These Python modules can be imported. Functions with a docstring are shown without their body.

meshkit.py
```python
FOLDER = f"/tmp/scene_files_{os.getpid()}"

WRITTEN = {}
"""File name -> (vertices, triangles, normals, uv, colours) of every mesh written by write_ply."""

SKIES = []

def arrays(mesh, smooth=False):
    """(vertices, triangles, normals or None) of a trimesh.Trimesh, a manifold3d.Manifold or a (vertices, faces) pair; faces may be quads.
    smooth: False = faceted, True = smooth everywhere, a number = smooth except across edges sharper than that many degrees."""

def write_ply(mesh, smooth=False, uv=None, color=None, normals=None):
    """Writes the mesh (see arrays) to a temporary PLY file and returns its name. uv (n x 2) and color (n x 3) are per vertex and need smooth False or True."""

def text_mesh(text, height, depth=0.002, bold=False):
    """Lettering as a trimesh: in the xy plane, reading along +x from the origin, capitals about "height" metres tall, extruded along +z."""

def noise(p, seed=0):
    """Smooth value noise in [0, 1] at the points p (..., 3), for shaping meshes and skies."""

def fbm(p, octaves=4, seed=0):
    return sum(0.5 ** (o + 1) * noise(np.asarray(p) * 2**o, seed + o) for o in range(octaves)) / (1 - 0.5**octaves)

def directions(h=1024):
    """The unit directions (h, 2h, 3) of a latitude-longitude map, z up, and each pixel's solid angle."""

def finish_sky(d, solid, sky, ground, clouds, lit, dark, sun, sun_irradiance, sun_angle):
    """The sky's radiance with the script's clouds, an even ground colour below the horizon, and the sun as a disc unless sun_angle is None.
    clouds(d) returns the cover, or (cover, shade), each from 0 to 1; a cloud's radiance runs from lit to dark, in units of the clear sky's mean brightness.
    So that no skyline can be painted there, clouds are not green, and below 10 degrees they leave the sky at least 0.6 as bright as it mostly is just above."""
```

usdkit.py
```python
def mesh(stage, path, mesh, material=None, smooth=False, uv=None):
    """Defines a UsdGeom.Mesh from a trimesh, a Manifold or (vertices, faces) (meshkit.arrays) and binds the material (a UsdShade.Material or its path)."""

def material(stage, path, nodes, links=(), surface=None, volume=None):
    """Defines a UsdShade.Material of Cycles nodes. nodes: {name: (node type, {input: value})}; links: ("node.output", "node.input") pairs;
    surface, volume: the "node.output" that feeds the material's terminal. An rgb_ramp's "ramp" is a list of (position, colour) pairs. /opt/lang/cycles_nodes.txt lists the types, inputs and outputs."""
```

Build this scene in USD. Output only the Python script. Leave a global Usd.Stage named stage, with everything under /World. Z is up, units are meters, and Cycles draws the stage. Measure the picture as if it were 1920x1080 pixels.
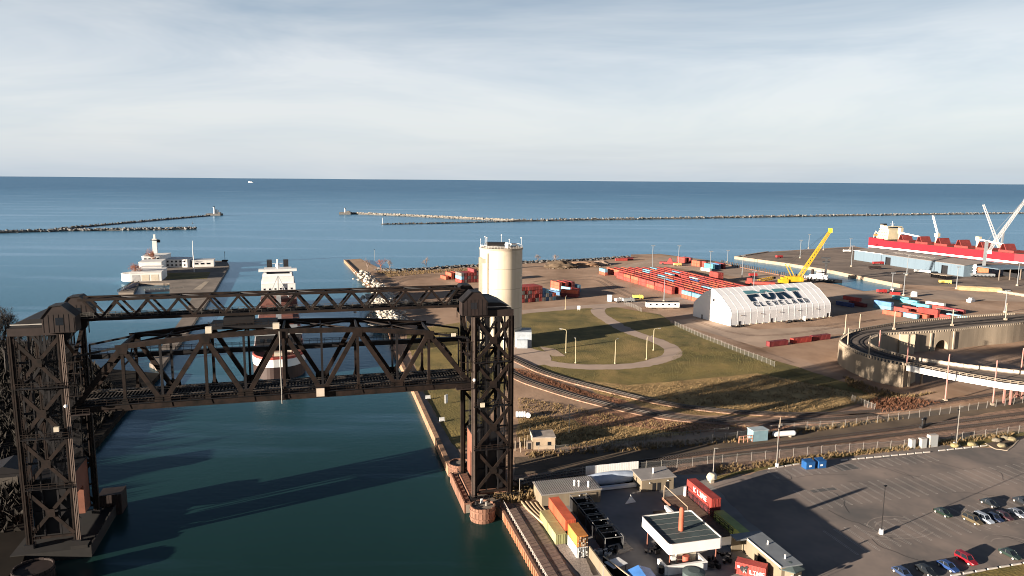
import math, random
import numpy as np, trimesh, usdkit, meshkit
import shapely
from shapely.geometry import Polygon, LineString
from pxr import Usd, UsdGeom, UsdLux, UsdShade, Gf, Sdf, Vt

stage = Usd.Stage.CreateInMemory()
UsdGeom.SetStageUpAxis(stage, UsdGeom.Tokens.z)
UsdGeom.SetStageMetersPerUnit(stage, 1.0)
UsdGeom.Xform.Define(stage, '/World'); UsdGeom.Scope.Define(stage, '/World/Looks')
rnd = random.Random(7)

# ---------------------------------------------------------------- camera, sky, sun
PITCH, ROLL, EYE = 8.45, 0.45, 82.0
cam = UsdGeom.Camera.Define(stage, '/World/camera')
cam.CreateHorizontalApertureAttr(36.0); cam.CreateVerticalApertureAttr(20.25)
cam.CreateFocalLengthAttr(36.0 * 1371 / 1920)
cam.CreateClippingRangeAttr(Gf.Vec2f(1.0, 200000.0))
cam.AddTranslateOp().Set(Gf.Vec3d(0, 0, EYE)); cam.AddRotateXYZOp().Set(Gf.Vec3f(90 - PITCH, 0, 0)); cam.AddRotateZOp().Set(ROLL)
cam.CreateExposureAttr(1.86)
SUN_ELEV, SUN_XY = math.radians(9.1), (-0.848, -0.530)
SUN_ROT = math.atan2(*SUN_XY)
sun = UsdLux.DistantLight.Define(stage, '/World/sun')
sun.CreateIntensityAttr(1.25); sun.CreateAngleAttr(0.5); sun.CreateNormalizeAttr(True); sun.CreateColorAttr(Gf.Vec3f(1.0, 0.87, 0.72))
sun.AddRotateXYZOp().Set(Gf.Vec3f(90 - math.degrees(SUN_ELEV), 0, -math.degrees(SUN_ROT) + 180))
dome = UsdLux.DomeLight.Define(stage, '/World/sky')
dome.CreateIntensityAttr(1.0)
dome.GetPrim().SetCustomDataByKey('kind', 'structure'); dome.GetPrim().SetCustomDataByKey('label', 'pale streaked winter sky'); dome.GetPrim().SetCustomDataByKey('category', 'sky')
skymat = usdkit.material(stage, '/World/Looks/sky_look', {
    'tc': ('texture_coordinate', {}),
    'sk': ('sky_texture', {'sky_type': 'single_scattering', 'sun_disc': False, 'sun_elevation': SUN_ELEV, 'sun_rotation': SUN_ROT, 'altitude': 100.0, 'air_density': 1.0, 'aerosol_density': 1.6, 'ozone_density': 1.6}),
    'mp': ('mapping', {'scale': (1.3, 1.3, 7.5)}),
    'n1': ('noise_texture', {'scale': 1.3, 'detail': 7.0, 'roughness': 0.58, 'distortion': 0.6}),
    'mp2': ('mapping', {'scale': (3.0, 3.0, 42.0)}),
    'n2': ('noise_texture', {'scale': 1.4, 'detail': 6.0, 'roughness': 0.6, 'distortion': 0.2}),
    'c1': ('map_range', {'from_min': 0.36, 'from_max': 0.64, 'to_min': 0.0, 'to_max': 1.0, 'clamp': True}),
    'sx': ('separate_xyz', {}),
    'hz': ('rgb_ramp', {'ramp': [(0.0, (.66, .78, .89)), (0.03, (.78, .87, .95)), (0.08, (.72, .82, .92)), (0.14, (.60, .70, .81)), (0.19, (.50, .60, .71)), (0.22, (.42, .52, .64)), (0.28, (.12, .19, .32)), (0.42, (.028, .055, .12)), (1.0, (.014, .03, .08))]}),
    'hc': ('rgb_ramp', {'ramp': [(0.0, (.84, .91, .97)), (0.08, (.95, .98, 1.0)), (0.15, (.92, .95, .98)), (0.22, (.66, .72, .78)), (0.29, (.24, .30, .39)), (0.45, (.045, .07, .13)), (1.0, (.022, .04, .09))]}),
    'lo': ('map_range', {'from_min': 0.50, 'from_max': 0.68, 'to_min': 0.0, 'to_max': 0.32, 'clamp': True}),
    'lowm': ('map_range', {'from_min': 0.07, 'from_max': 0.02, 'to_min': 0.0, 'to_max': 1.0, 'clamp': True}),
    'lof': ('math', {'math_type': 'multiply'}),
    'mx': ('mix', {'mix_type': 'mix'}),
    'md': ('mix', {'mix_type': 'mix', 'color2': (.66, .73, .82)}),
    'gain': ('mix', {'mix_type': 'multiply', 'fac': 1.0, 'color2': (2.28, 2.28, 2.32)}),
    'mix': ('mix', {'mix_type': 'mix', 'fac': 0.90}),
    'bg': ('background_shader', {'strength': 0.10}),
}, [('tc.generated', 'mp.vector'), ('mp.vector', 'n1.vector'), ('tc.generated', 'mp2.vector'), ('mp2.vector', 'n2.vector'), ('n1.fac', 'c1.value'),
    ('tc.generated', 'sx.vector'), ('sx.z', 'hz.fac'), ('sx.z', 'hc.fac'), ('n2.fac', 'lo.value'), ('sx.z', 'lowm.value'), ('lo.result', 'lof.value1'), ('lowm.result', 'lof.value2'),
    ('hz.color', 'mx.color1'), ('hc.color', 'mx.color2'), ('c1.result', 'mx.fac'), ('mx.color', 'md.color1'), ('lof.value', 'md.fac'), ('md.color', 'gain.color1'),
    ('sk.color', 'mix.color1'), ('gain.color', 'mix.color2'), ('mix.color', 'bg.color')], surface='bg.background')
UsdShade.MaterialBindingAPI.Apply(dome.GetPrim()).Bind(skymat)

# ---------------------------------------------------------------- helpers
def vec(p): return np.asarray(p, float)
class MB:
    """collects boxes, bars, tubes and sheets into one mesh"""
    def __init__(s): s.v, s.f, s.n = [], [], 0
    def add(s, v, f):
        v = np.asarray(v, float); f = np.asarray(f, int)
        if f.shape[1] == 4: f = np.vstack([f[:, [0, 1, 2]], f[:, [0, 2, 3]]])
        s.v.append(v); s.f.append(f + s.n); s.n += len(v); return s
    def tm(s, m): return s.add(m.vertices, m.faces)
    def hexa(s, b, t):
        return s.add(list(b) + list(t), [[3, 2, 1, 0], [4, 5, 6, 7], [0, 1, 5, 4], [1, 2, 6, 5], [2, 3, 7, 6], [3, 0, 4, 7]])
    def box(s, x0, x1, y0, y1, z0, z1):
        return s.hexa([(x0, y0, z0), (x1, y0, z0), (x1, y1, z0), (x0, y1, z0)], [(x0, y0, z1), (x1, y0, z1), (x1, y1, z1), (x0, y1, z1)])
    def cbox(s, c, sz, rz=0.0):
        c = vec(c); hx, hy, hz = np.asarray(sz, float) / 2; ca, sa = math.cos(rz), math.sin(rz)
        q = [(c[0] + a * hx * ca - b * hy * sa, c[1] + a * hx * sa + b * hy * ca) for a, b in ((-1, -1), (1, -1), (1, 1), (-1, 1))]
        return s.hexa([(x, y, c[2] - hz) for x, y in q], [(x, y, c[2] + hz) for x, y in q])
    def bar(s, p, q, w, h=None, up=(0, 0, 1)):
        p, q = vec(p), vec(q); h = w if h is None else h; d = q - p; d /= np.linalg.norm(d); u = vec(up)
        if abs(d @ u) > 0.99: u = vec((0, 1, 0)) if abs(d[1]) < .9 else vec((1, 0, 0))
        r = np.cross(d, u); r /= np.linalg.norm(r); u = np.cross(r, d); r = r * w / 2; u = u * h / 2
        return s.hexa([p - r - u, p + r - u, p + r + u, p - r + u], [q - r - u, q + r - u, q + r + u, q - r + u])
    def tube(s, p, q, r0, r1=None, n=8, cap=True):
        p, q = vec(p), vec(q); r1 = r0 if r1 is None else r1; d = q - p; d /= np.linalg.norm(d)
        u = vec((0, 0, 1)) if abs(d[2]) < .9 else vec((1, 0, 0)); a = np.cross(d, u); a /= np.linalg.norm(a); b = np.cross(d, a)
        t = np.linspace(0, 2 * math.pi, n, endpoint=False); c = np.cos(t)[:, None] * a + np.sin(t)[:, None] * b
        i = np.arange(n); j = (i + 1) % n
        v = np.vstack([p + c * r0, q + c * r1]); f = np.stack([i, j, j + n, i + n], 1)
        s.add(v, f)
        if cap: s.add(np.vstack([p + c * r0, [p]]), np.stack([j, i, np.full(n, n)], 1)); s.add(np.vstack([q + c * r1, [q]]), np.stack([i, j, np.full(n, n)], 1))
        return s
    def path(s, pts, r, n=6):
        for a, b in zip(pts[:-1], pts[1:]): s.tube(a, b, r, n=n, cap=False)
        return s
    def prism(s, poly, z0, z1):
        p = Polygon(poly) if not isinstance(poly, Polygon) else poly
        m = trimesh.creation.extrude_polygon(shapely.geometry.polygon.orient(p), z1 - z0, engine='earcut'); return s.add(m.vertices + [0, 0, z0], m.faces)
    def sheet(s, poly, z):
        p = Polygon(poly) if isinstance(poly, (list, np.ndarray)) else poly
        for g in getattr(p, 'geoms', [p]):
            v, f = trimesh.creation.triangulate_polygon(shapely.geometry.polygon.orient(g), engine='earcut'); f = np.asarray(f)
            a = np.cross(np.c_[v[f[:, 1]] - v[f[:, 0]], np.zeros(len(f))], np.c_[v[f[:, 2]] - v[f[:, 0]], np.zeros(len(f))])[:, 2]
            f[a < 0] = f[a < 0][:, ::-1]; s.add(np.c_[v, np.full(len(v), z)], f)
        return s
    def profile(s, pts, y0, y1):
        """polygon in the x-z plane pulled along y"""
        p = [(a, b) for a, b in pts]; m = trimesh.creation.extrude_polygon(shapely.geometry.polygon.orient(Polygon(p)), y1 - y0, engine='earcut')
        v = m.vertices; return s.add(np.c_[v[:, 0], y1 - v[:, 2], v[:, 1]], m.faces)
    def lathe(s, prof, c=(0, 0, 0), n=32):
        m = trimesh.creation.revolve(np.array(prof, float), sections=n); return s.add(m.vertices + vec(c), m.faces)
    def blob(s, c, r, k=1, jit=.25, seed=0, flat=1.0):
        m = trimesh.creation.icosphere(subdivisions=k); g = np.random.default_rng(seed)
        v = m.vertices * (1 + jit * g.uniform(-1, 1, (len(m.vertices), 1))) * (np.asarray(r) * np.array([1, 1, flat])); return s.add(v + vec(c), m.faces)
    def mesh(s): return np.vstack(s.v), np.vstack(s.f)
    def xf(s, c=(0, 0, 0), rz=0):
        ca, sa = math.cos(rz), math.sin(rz); s.v = [np.c_[v[:, 0] * ca - v[:, 1] * sa, v[:, 0] * sa + v[:, 1] * ca, v[:, 2]] + vec(c) for v in s.v]; return s
taken = {}
def numbered(path):
    k = taken.get(path, -1) + 1; taken[path] = k
    return path if k == 0 else '%s_%03d' % (path, k)
def tag(prim, label=None, cat=None, group=None, kind=None):
    for k, v in (('label', label), ('category', cat), ('group', group), ('kind', kind)):
        if v: prim.SetCustomDataByKey(k, v)
    return prim
def obj(name, mb, mat, parent='/World', smooth=False, label=None, cat=None, group=None, kind=None):
    path = numbered(parent + '/' + name)
    m = usdkit.mesh(stage, path, mb.mesh() if isinstance(mb, MB) else mb, mat, smooth)
    tag(m.GetPrim(), label, cat, group, kind); return path
def thing(name, label, cat, loc=(0, 0, 0), rz=0.0, group=None):
    path = numbered('/World/' + name); x = UsdGeom.Xform.Define(stage, path)
    loc = tuple(loc) + (2.0,) * (3 - len(loc))
    x.AddTranslateOp().Set(Gf.Vec3d(*map(float, loc))); x.AddRotateZOp().Set(math.degrees(rz)); tag(x.GetPrim(), label, cat, group); return path
def copy_of(src, label, loc, rz=0.0, group=None, cat=None):
    o = stage.GetPrimAtPath(src); was = o.GetCustomData(); base = src[:-4] if src[-4] == '_' and src[-3:].isdigit() else src
    path = thing(base.rsplit('/', 1)[1], label, cat or was['category'], loc, rz, group or was.get('group')); p = stage.GetPrimAtPath(path)
    p.GetReferences().AddInternalReference(src); p.SetInstanceable(True); return path
class Kind:
    """the first one is built, every further one is an instance of it"""
    def __init__(s, make): s.make, s.first = make, None
    def put(s, label, loc, rz=0.0, group=None):
        if s.first: return copy_of(s.first, label, loc, rz, group)
        s.first = s.make(label, loc, rz, group); return s.first

# ---------------------------------------------------------------- materials
def M(name, col, rough=0.7, var=0.18, scale=0.6, metal=0.0, spec=0.4, bump=0.0, col2=None, detail=5.0, stretch=(1, 1, 1), obj_space=False, bscale=None, lo=0.3, hi=0.7, patch=None, rand=0.0):
    col = np.array(col, float); c1 = col * (1 - var); c2 = np.array(col2, float) if col2 is not None else np.minimum(col * (1 + var), .95)
    nodes = {'g': ('geometry', {}), 't': ('texture_coordinate', {}), 'mp': ('mapping', {'scale': stretch}),
             'n': ('noise_texture', {'scale': scale, 'detail': detail, 'roughness': 0.6}),
             'r': ('rgb_ramp', {'ramp': [(lo, tuple(c1)), (hi, tuple(c2))]}),
             'p': ('principled_bsdf', {'roughness': rough, 'metallic': metal, 'specular_ior_level': spec})}
    links = [('t.object' if obj_space else 'g.position', 'mp.vector'), ('mp.vector', 'n.vector'), ('n.fac', 'r.fac'), ('r.color', 'p.base_color')]
    if patch:
        pc, ps, plo, phi, amt = patch
        nodes['pm'] = ('mapping', {'scale': (1, .55, 1), 'rotation': (0, 0, .45)}); nodes['pn'] = ('noise_texture', {'scale': ps, 'detail': 9.0, 'roughness': .66, 'distortion': .5})
        nodes['pr'] = ('map_range', {'from_min': plo, 'from_max': phi, 'to_min': 0.0, 'to_max': amt, 'clamp': True}); nodes['px'] = ('mix', {'mix_type': 'mix', 'color2': tuple(pc)})
        links[3:4] = [('r.color', 'px.color1'), ('px.color', 'p.base_color'), ('t.object' if obj_space else 'g.position', 'pm.vector'), ('pm.vector', 'pn.vector'), ('pn.fac', 'pr.value'), ('pr.result', 'px.fac')]
    if rand:
        nodes['oi'] = ('object_info', {}); nodes['om'] = ('map_range', {'from_min': 0.0, 'from_max': 1.0, 'to_min': 1 - rand, 'to_max': 1 + rand}); nodes['ox'] = ('mix', {'mix_type': 'multiply', 'fac': 1.0})
        links[3:4] = [('r.color', 'ox.color1'), ('oi.random', 'om.value'), ('om.result', 'oc.r'), ('om.result', 'oc.g'), ('om.result', 'oc.b'), ('oc.color', 'ox.color2'), ('ox.color', 'p.base_color')]; nodes['oc'] = ('combine_color', {'color_type': 'rgb'})
    if bump:
        nodes['b'] = ('bump', {'strength': 1.0, 'distance': bump}); nodes['nb'] = ('noise_texture', {'scale': bscale or scale * 4, 'detail': 4.0})
        links += [('mp.vector', 'nb.vector'), ('nb.fac', 'b.height'), ('b.normal', 'p.normal')]
    return usdkit.material(stage, '/World/Looks/' + name, nodes, links, surface='p.BSDF')
steel = M('rusty_black_steel', (.007, .006, .0057), .72, .45, .5, spec=.16, col2=(.024, .0145, .011), detail=9)
steel_dark = M('black_steel', (.009, .008, .009), .6, .3, .4, spec=.25)
steel_house = M('brown_painted_steel', (.020, .013, .0115), .7, .35, .5, spec=.25)
iron_rail = M('worn_rail', (.10, .085, .075), .4, .2, 1.0, metal=.6)
timber = M('weathered_timber', (.17, .085, .055), .85, .45, 1.2, stretch=(1, 1, .25))
conc = M('pale_concrete', (.33, .27, .205), .85, .2, .25, stretch=(1, 1, .4))
conc_dark = M('stained_concrete', (.19, .155, .125), .88, .3, .3, stretch=(1, 1, .35))
white = M('white_paint', (.66, .65, .63), .5, .06, .5)
cream = M('cream_paint', (.52, .46, .36), .55, .08, .5)
glass_dark = M('dark_window', (.012, .015, .02), .12, .1, 1.0, spec=.6)
black = M('black_paint', (.015, .015, .017), .5, .2, 1.0)
red = M('red_oxide', (.25, .04, .03), .6, .2, .7)
# ---------------------------------------------------------------- the lift bridge
BO, BA = (-9.0, 174.0, 0.0), math.radians(15)
def Bp(s, t, z=0.0): return (BO[0] + s * math.cos(BA) - t * math.sin(BA), BO[1] + s * math.sin(BA) + t * math.cos(BA), z)
def railing(mb, a, b, h=1.05, step=2.0, r=.035):
    a, b = vec(a), vec(b); n = max(1, int(np.linalg.norm(b - a) / step))
    for k in range(n + 1): p = a + (b - a) * k / n; mb.bar(p, p + [0, 0, h], 2 * r)
    for q in (h, h * .55): mb.bar(a + [0, 0, q], b + [0, 0, q], 2 * r)
    return mb
def plate(pts, t, th=.1):
    return MB().profile(pts, t - th / 2, t + th / 2)

sp = thing('lift_span', 'raised dark steel truss span of the lift bridge above the river', 'bridge span', BO, BA)
T0, T1 = 1.5, 13.5
top = [(-78, 45.4), (-61.2, 46.9), (-44.5, 47.3), (-27.8, 46.9), (-11, 45.4)]
bot = [-88.0, -70.4, -53.0, -36.0, -18.6, -1.0]
for t in (T0, T1):
    fs = -1 if t == T0 else 1
    obj('bottom_chord', MB().box(-88.6, -.4, t - .4, t + .4, 31.1, 32.6), steel, sp)
    for (a, za), (b, zb) in zip(top[:-1], top[1:]): obj('top_chord', MB().bar((a, t, za), (b, t, zb), 1.0, 1.1), steel, sp)
    for k, (a, za) in enumerate(top):
        for q in (bot[k], bot[k + 1]):
            e = k == 0 and q == bot[0] or k == 4 and q == bot[5]
            obj('end_post' if e else 'diagonal', MB().bar((a, t, za - .2), (q, t, 32.2), .75, 1.15 if e else 1.0), steel, sp)
        obj('vertical', MB().bar((a, t, 32.5), (a, t, za - .4), .6, .7), steel, sp)
        obj('gusset_plate', plate([(a - 1.3, za + .45), (a + 1.3, za + .45), (a + 1.0, za - 1.6), (a - 1.0, za - 1.6)], t + fs * .47), steel, sp)
        obj('gusset_plate', plate([(a - 1.1, 31.45), (a + 1.1, 31.45), (a + .25, 34.3), (a - .25, 34.3)], t + fs * .46), steel, sp)
    for q in bot[1:5]:
        obj('gusset_plate', plate([(q - 1.9, 31.4), (q + 1.9, 31.4), (q + 1.5, 34.2), (q - 1.5, 34.2)], t + fs * .46), steel, sp)
        zt = np.interp(q, [a for a, _ in top], [z for _, z in top])
        obj('hanger', MB().bar((q, t, 34), (q, t, zt - .3), .5, .5), steel_dark, sp)
for k, (a, za) in enumerate(top):
    obj('cross_strut', MB().box(a - .25, a + .25, T0 + .4, T1 - .4, za - .35, za + .35), steel_dark, sp)
    obj('sway_brace', MB().bar((a, T0 + .3, za - .4), (a, 7.5, za - 4.2), .25).bar((a, T1 - .3, za - .4), (a, 7.5, za - 4.2), .25).bar((a, T0 + .3, za - 4.4), (a, T1 - .3, za - 4.4), .3), steel_dark, sp)
    if k < 4:
        b, zb = top[k + 1]; m, zm = (a + b) / 2, (za + zb) / 2
        obj('lateral_brace', MB().bar((a, T0, za + .1), (b, T1, zb + .1), .5).bar((a, T1, za + .1), (b, T0, zb + .1), .5).bar((m, T0, zm), (m, T1, zm), .35, .5), steel, sp)
for t in (T0, T1):
    for a, b in ((-78, -87.6), (-11, -1.4)): obj('guide_arm', MB().bar((a, t, 45.3), (b, t, 43.6), .4, .45).bar((b, t, 43.6), (b, t, 33), .35, .4), steel_dark, sp)
for s in (bot[0], bot[5]):
    e = top[0] if s < -50 else top[4]
    obj('portal_brace', MB().bar((e[0], T0, e[1] - .2), (s * .55 + e[0] * .45, T1, 39.5), .28).bar((e[0], T1, e[1] - .2), (s * .55 + e[0] * .45, T0, 39.5), .28).bar((s * .55 + e[0] * .45, T0, 39.5), (s * .55 + e[0] * .45, T1, 39.5), .4), steel, sp)
for k in range(11):
    s = -88 + k * 8.7
    obj('floor_beam', MB().box(s - .25, s + .25, T0 + .36, T1 - .36, 31.35, 32.55), steel_dark, sp)
obj('stringer', MB().box(-88, -1, 2.6, 3.0, 31.9, 32.8).box(-88, -1, 5.2, 5.6, 31.9, 32.8).box(-88, -1, 9.4, 9.8, 31.9, 32.8).box(-88, -1, 12, 12.4, 31.9, 32.8), steel_dark, sp)
mb = MB()
for k in range(116): mb.box(-88 + k * .75, -87.72 + k * .75, 2.1, 12.9, 32.81, 33.03)
obj('sleepers', mb, M('dark_sleeper', (.03, .024, .02), .9), sp, kind='stuff')
obj('deck_plate', MB().box(-88.2, -.8, 2.0, 13.0, 32.62, 32.72).box(-88.2, -.8, .6, 1.14, 32.6, 32.68).box(-88.2, -.8, 13.9, 14.4, 32.6, 32.68), steel_dark, sp)
for y in (3.6, 5.05, 9.9, 11.35): obj('rail', MB().box(-88.5, -.5, y - .06, y + .06, 33.04, 33.22), iron_rail, sp)
obj('deck_railing', railing(MB(), (-88, .75, 32.68), (-1, .75, 32.68), 1.1, 2.1, .03), steel, sp)
obj('walkway', MB().box(-88, -.5, 13.95, 15.3, 40.0, 41.1), steel_dark, sp)
obj('walkway_railing', railing(MB(), (-88, 15.2, 41.1), (-.6, 15.2, 41.1), 1.15, 1.8, .045).bar((-88, 14.05, 42.2), (-.6, 14.05, 42.2), .08), steel, sp)
obj('machinery_platform', MB().box(-60.5, -46, 3.2, 11.8, 47.9, 48.6).box(-57.5, -51, 5, 10, 48.6, 50.2), steel_dark, sp)
obj('platform_railing', railing(MB(), (-60.5, 3.2, 48.6), (-46, 3.2, 48.6), 1.1, 1.6, .04), steel, sp)
hb = obj('signal_box', MB().box(-37.5, -35.7, .3, 1.0, 31.6, 33.6), M('cream_box', (.5, .42, .34), .6, .1), sp)
obj('box_lid', MB().box(-37.55, -35.65, .22, 1.05, 33.6, 33.75), steel_dark, hb)
obj('light_hut', MB().box(-60.9, -59.6, .9, 2.2, 47.6, 49.0), cream, sp)
obj('light_hut', MB().box(-46.6, -45.2, 1.0, 2.2, 47.9, 49.2), cream, sp)
obj('hanging_pipe', MB().tube((-45.2, .7, 30.4), (-45.2, .7, 47.4), .13), M('grey_pipe', (.2, .19, .17), .5), sp)
obj('red_plate', MB().box(-5.6, -4.4, 1.0, 1.1, 44.2, 45.0), cream, sp)

ov = thing('overhead_truss', 'slender fixed truss joining the tops of the two bridge towers', 'bridge truss', BO, BA)
for t in (5.4, 9.6):
    obj('top_chord', MB().box(-87, -2.4, t - .25, t + .25, 55.0, 55.55), steel, ov)
    obj('bottom_chord', MB().box(-87, -2.4, t - .25, t + .25, 50.6, 51.2), steel, ov)
    a0 = -85.9; p = 6.36
    for k in range(13):
        a = a0 + k * p
        obj('diagonal', MB().bar((a, t, 55.0), (a + p / 2, t, 51.1), .36, .46), steel, ov)
        obj('diagonal', MB().bar((a + p / 2, t, 51.1), (a + p, t, 55.0), .36, .46), steel, ov)
for k in range(14):
    a = -85.9 + k * 6.36
    obj('cross_strut', MB().bar((a, 5.4, 55.2), (a, 9.6, 55.2), .25).bar((a + 2, 5.4, 50.9), (a + 2, 9.6, 50.9), .25), steel_dark, ov)
obj('lateral_brace', (lambda m: [m.bar((-85.9 + k * 6.36, (5.4, 9.6)[k % 2], 55.3), (-79.54 + k * 6.36, (9.6, 5.4)[k % 2], 55.3), .2) for k in range(13)] and m)(MB()), steel_dark, ov)
obj('walkway', MB().box(-87, -2.4, 6.4, 8.6, 50.75, 50.95), steel_dark, ov)
obj('walkway_railing', railing(railing(MB(), (-87, 6.5, 50.95), (-2.5, 6.5, 50.95), 1.1, 1.3, .05), (-87, 8.5, 50.95), (-2.5, 8.5, 50.95), 1.1, 1.3, .05), M('pale_railing', (.06, .055, .05), .6), ov)
obj('cable_tray', MB().box(-87, -2.4, 8.9, 9.3, 51.2, 51.45).tube((-87, 7, 51.2), (-2.4, 7, 51.2), .14), steel_dark, ov)

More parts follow.
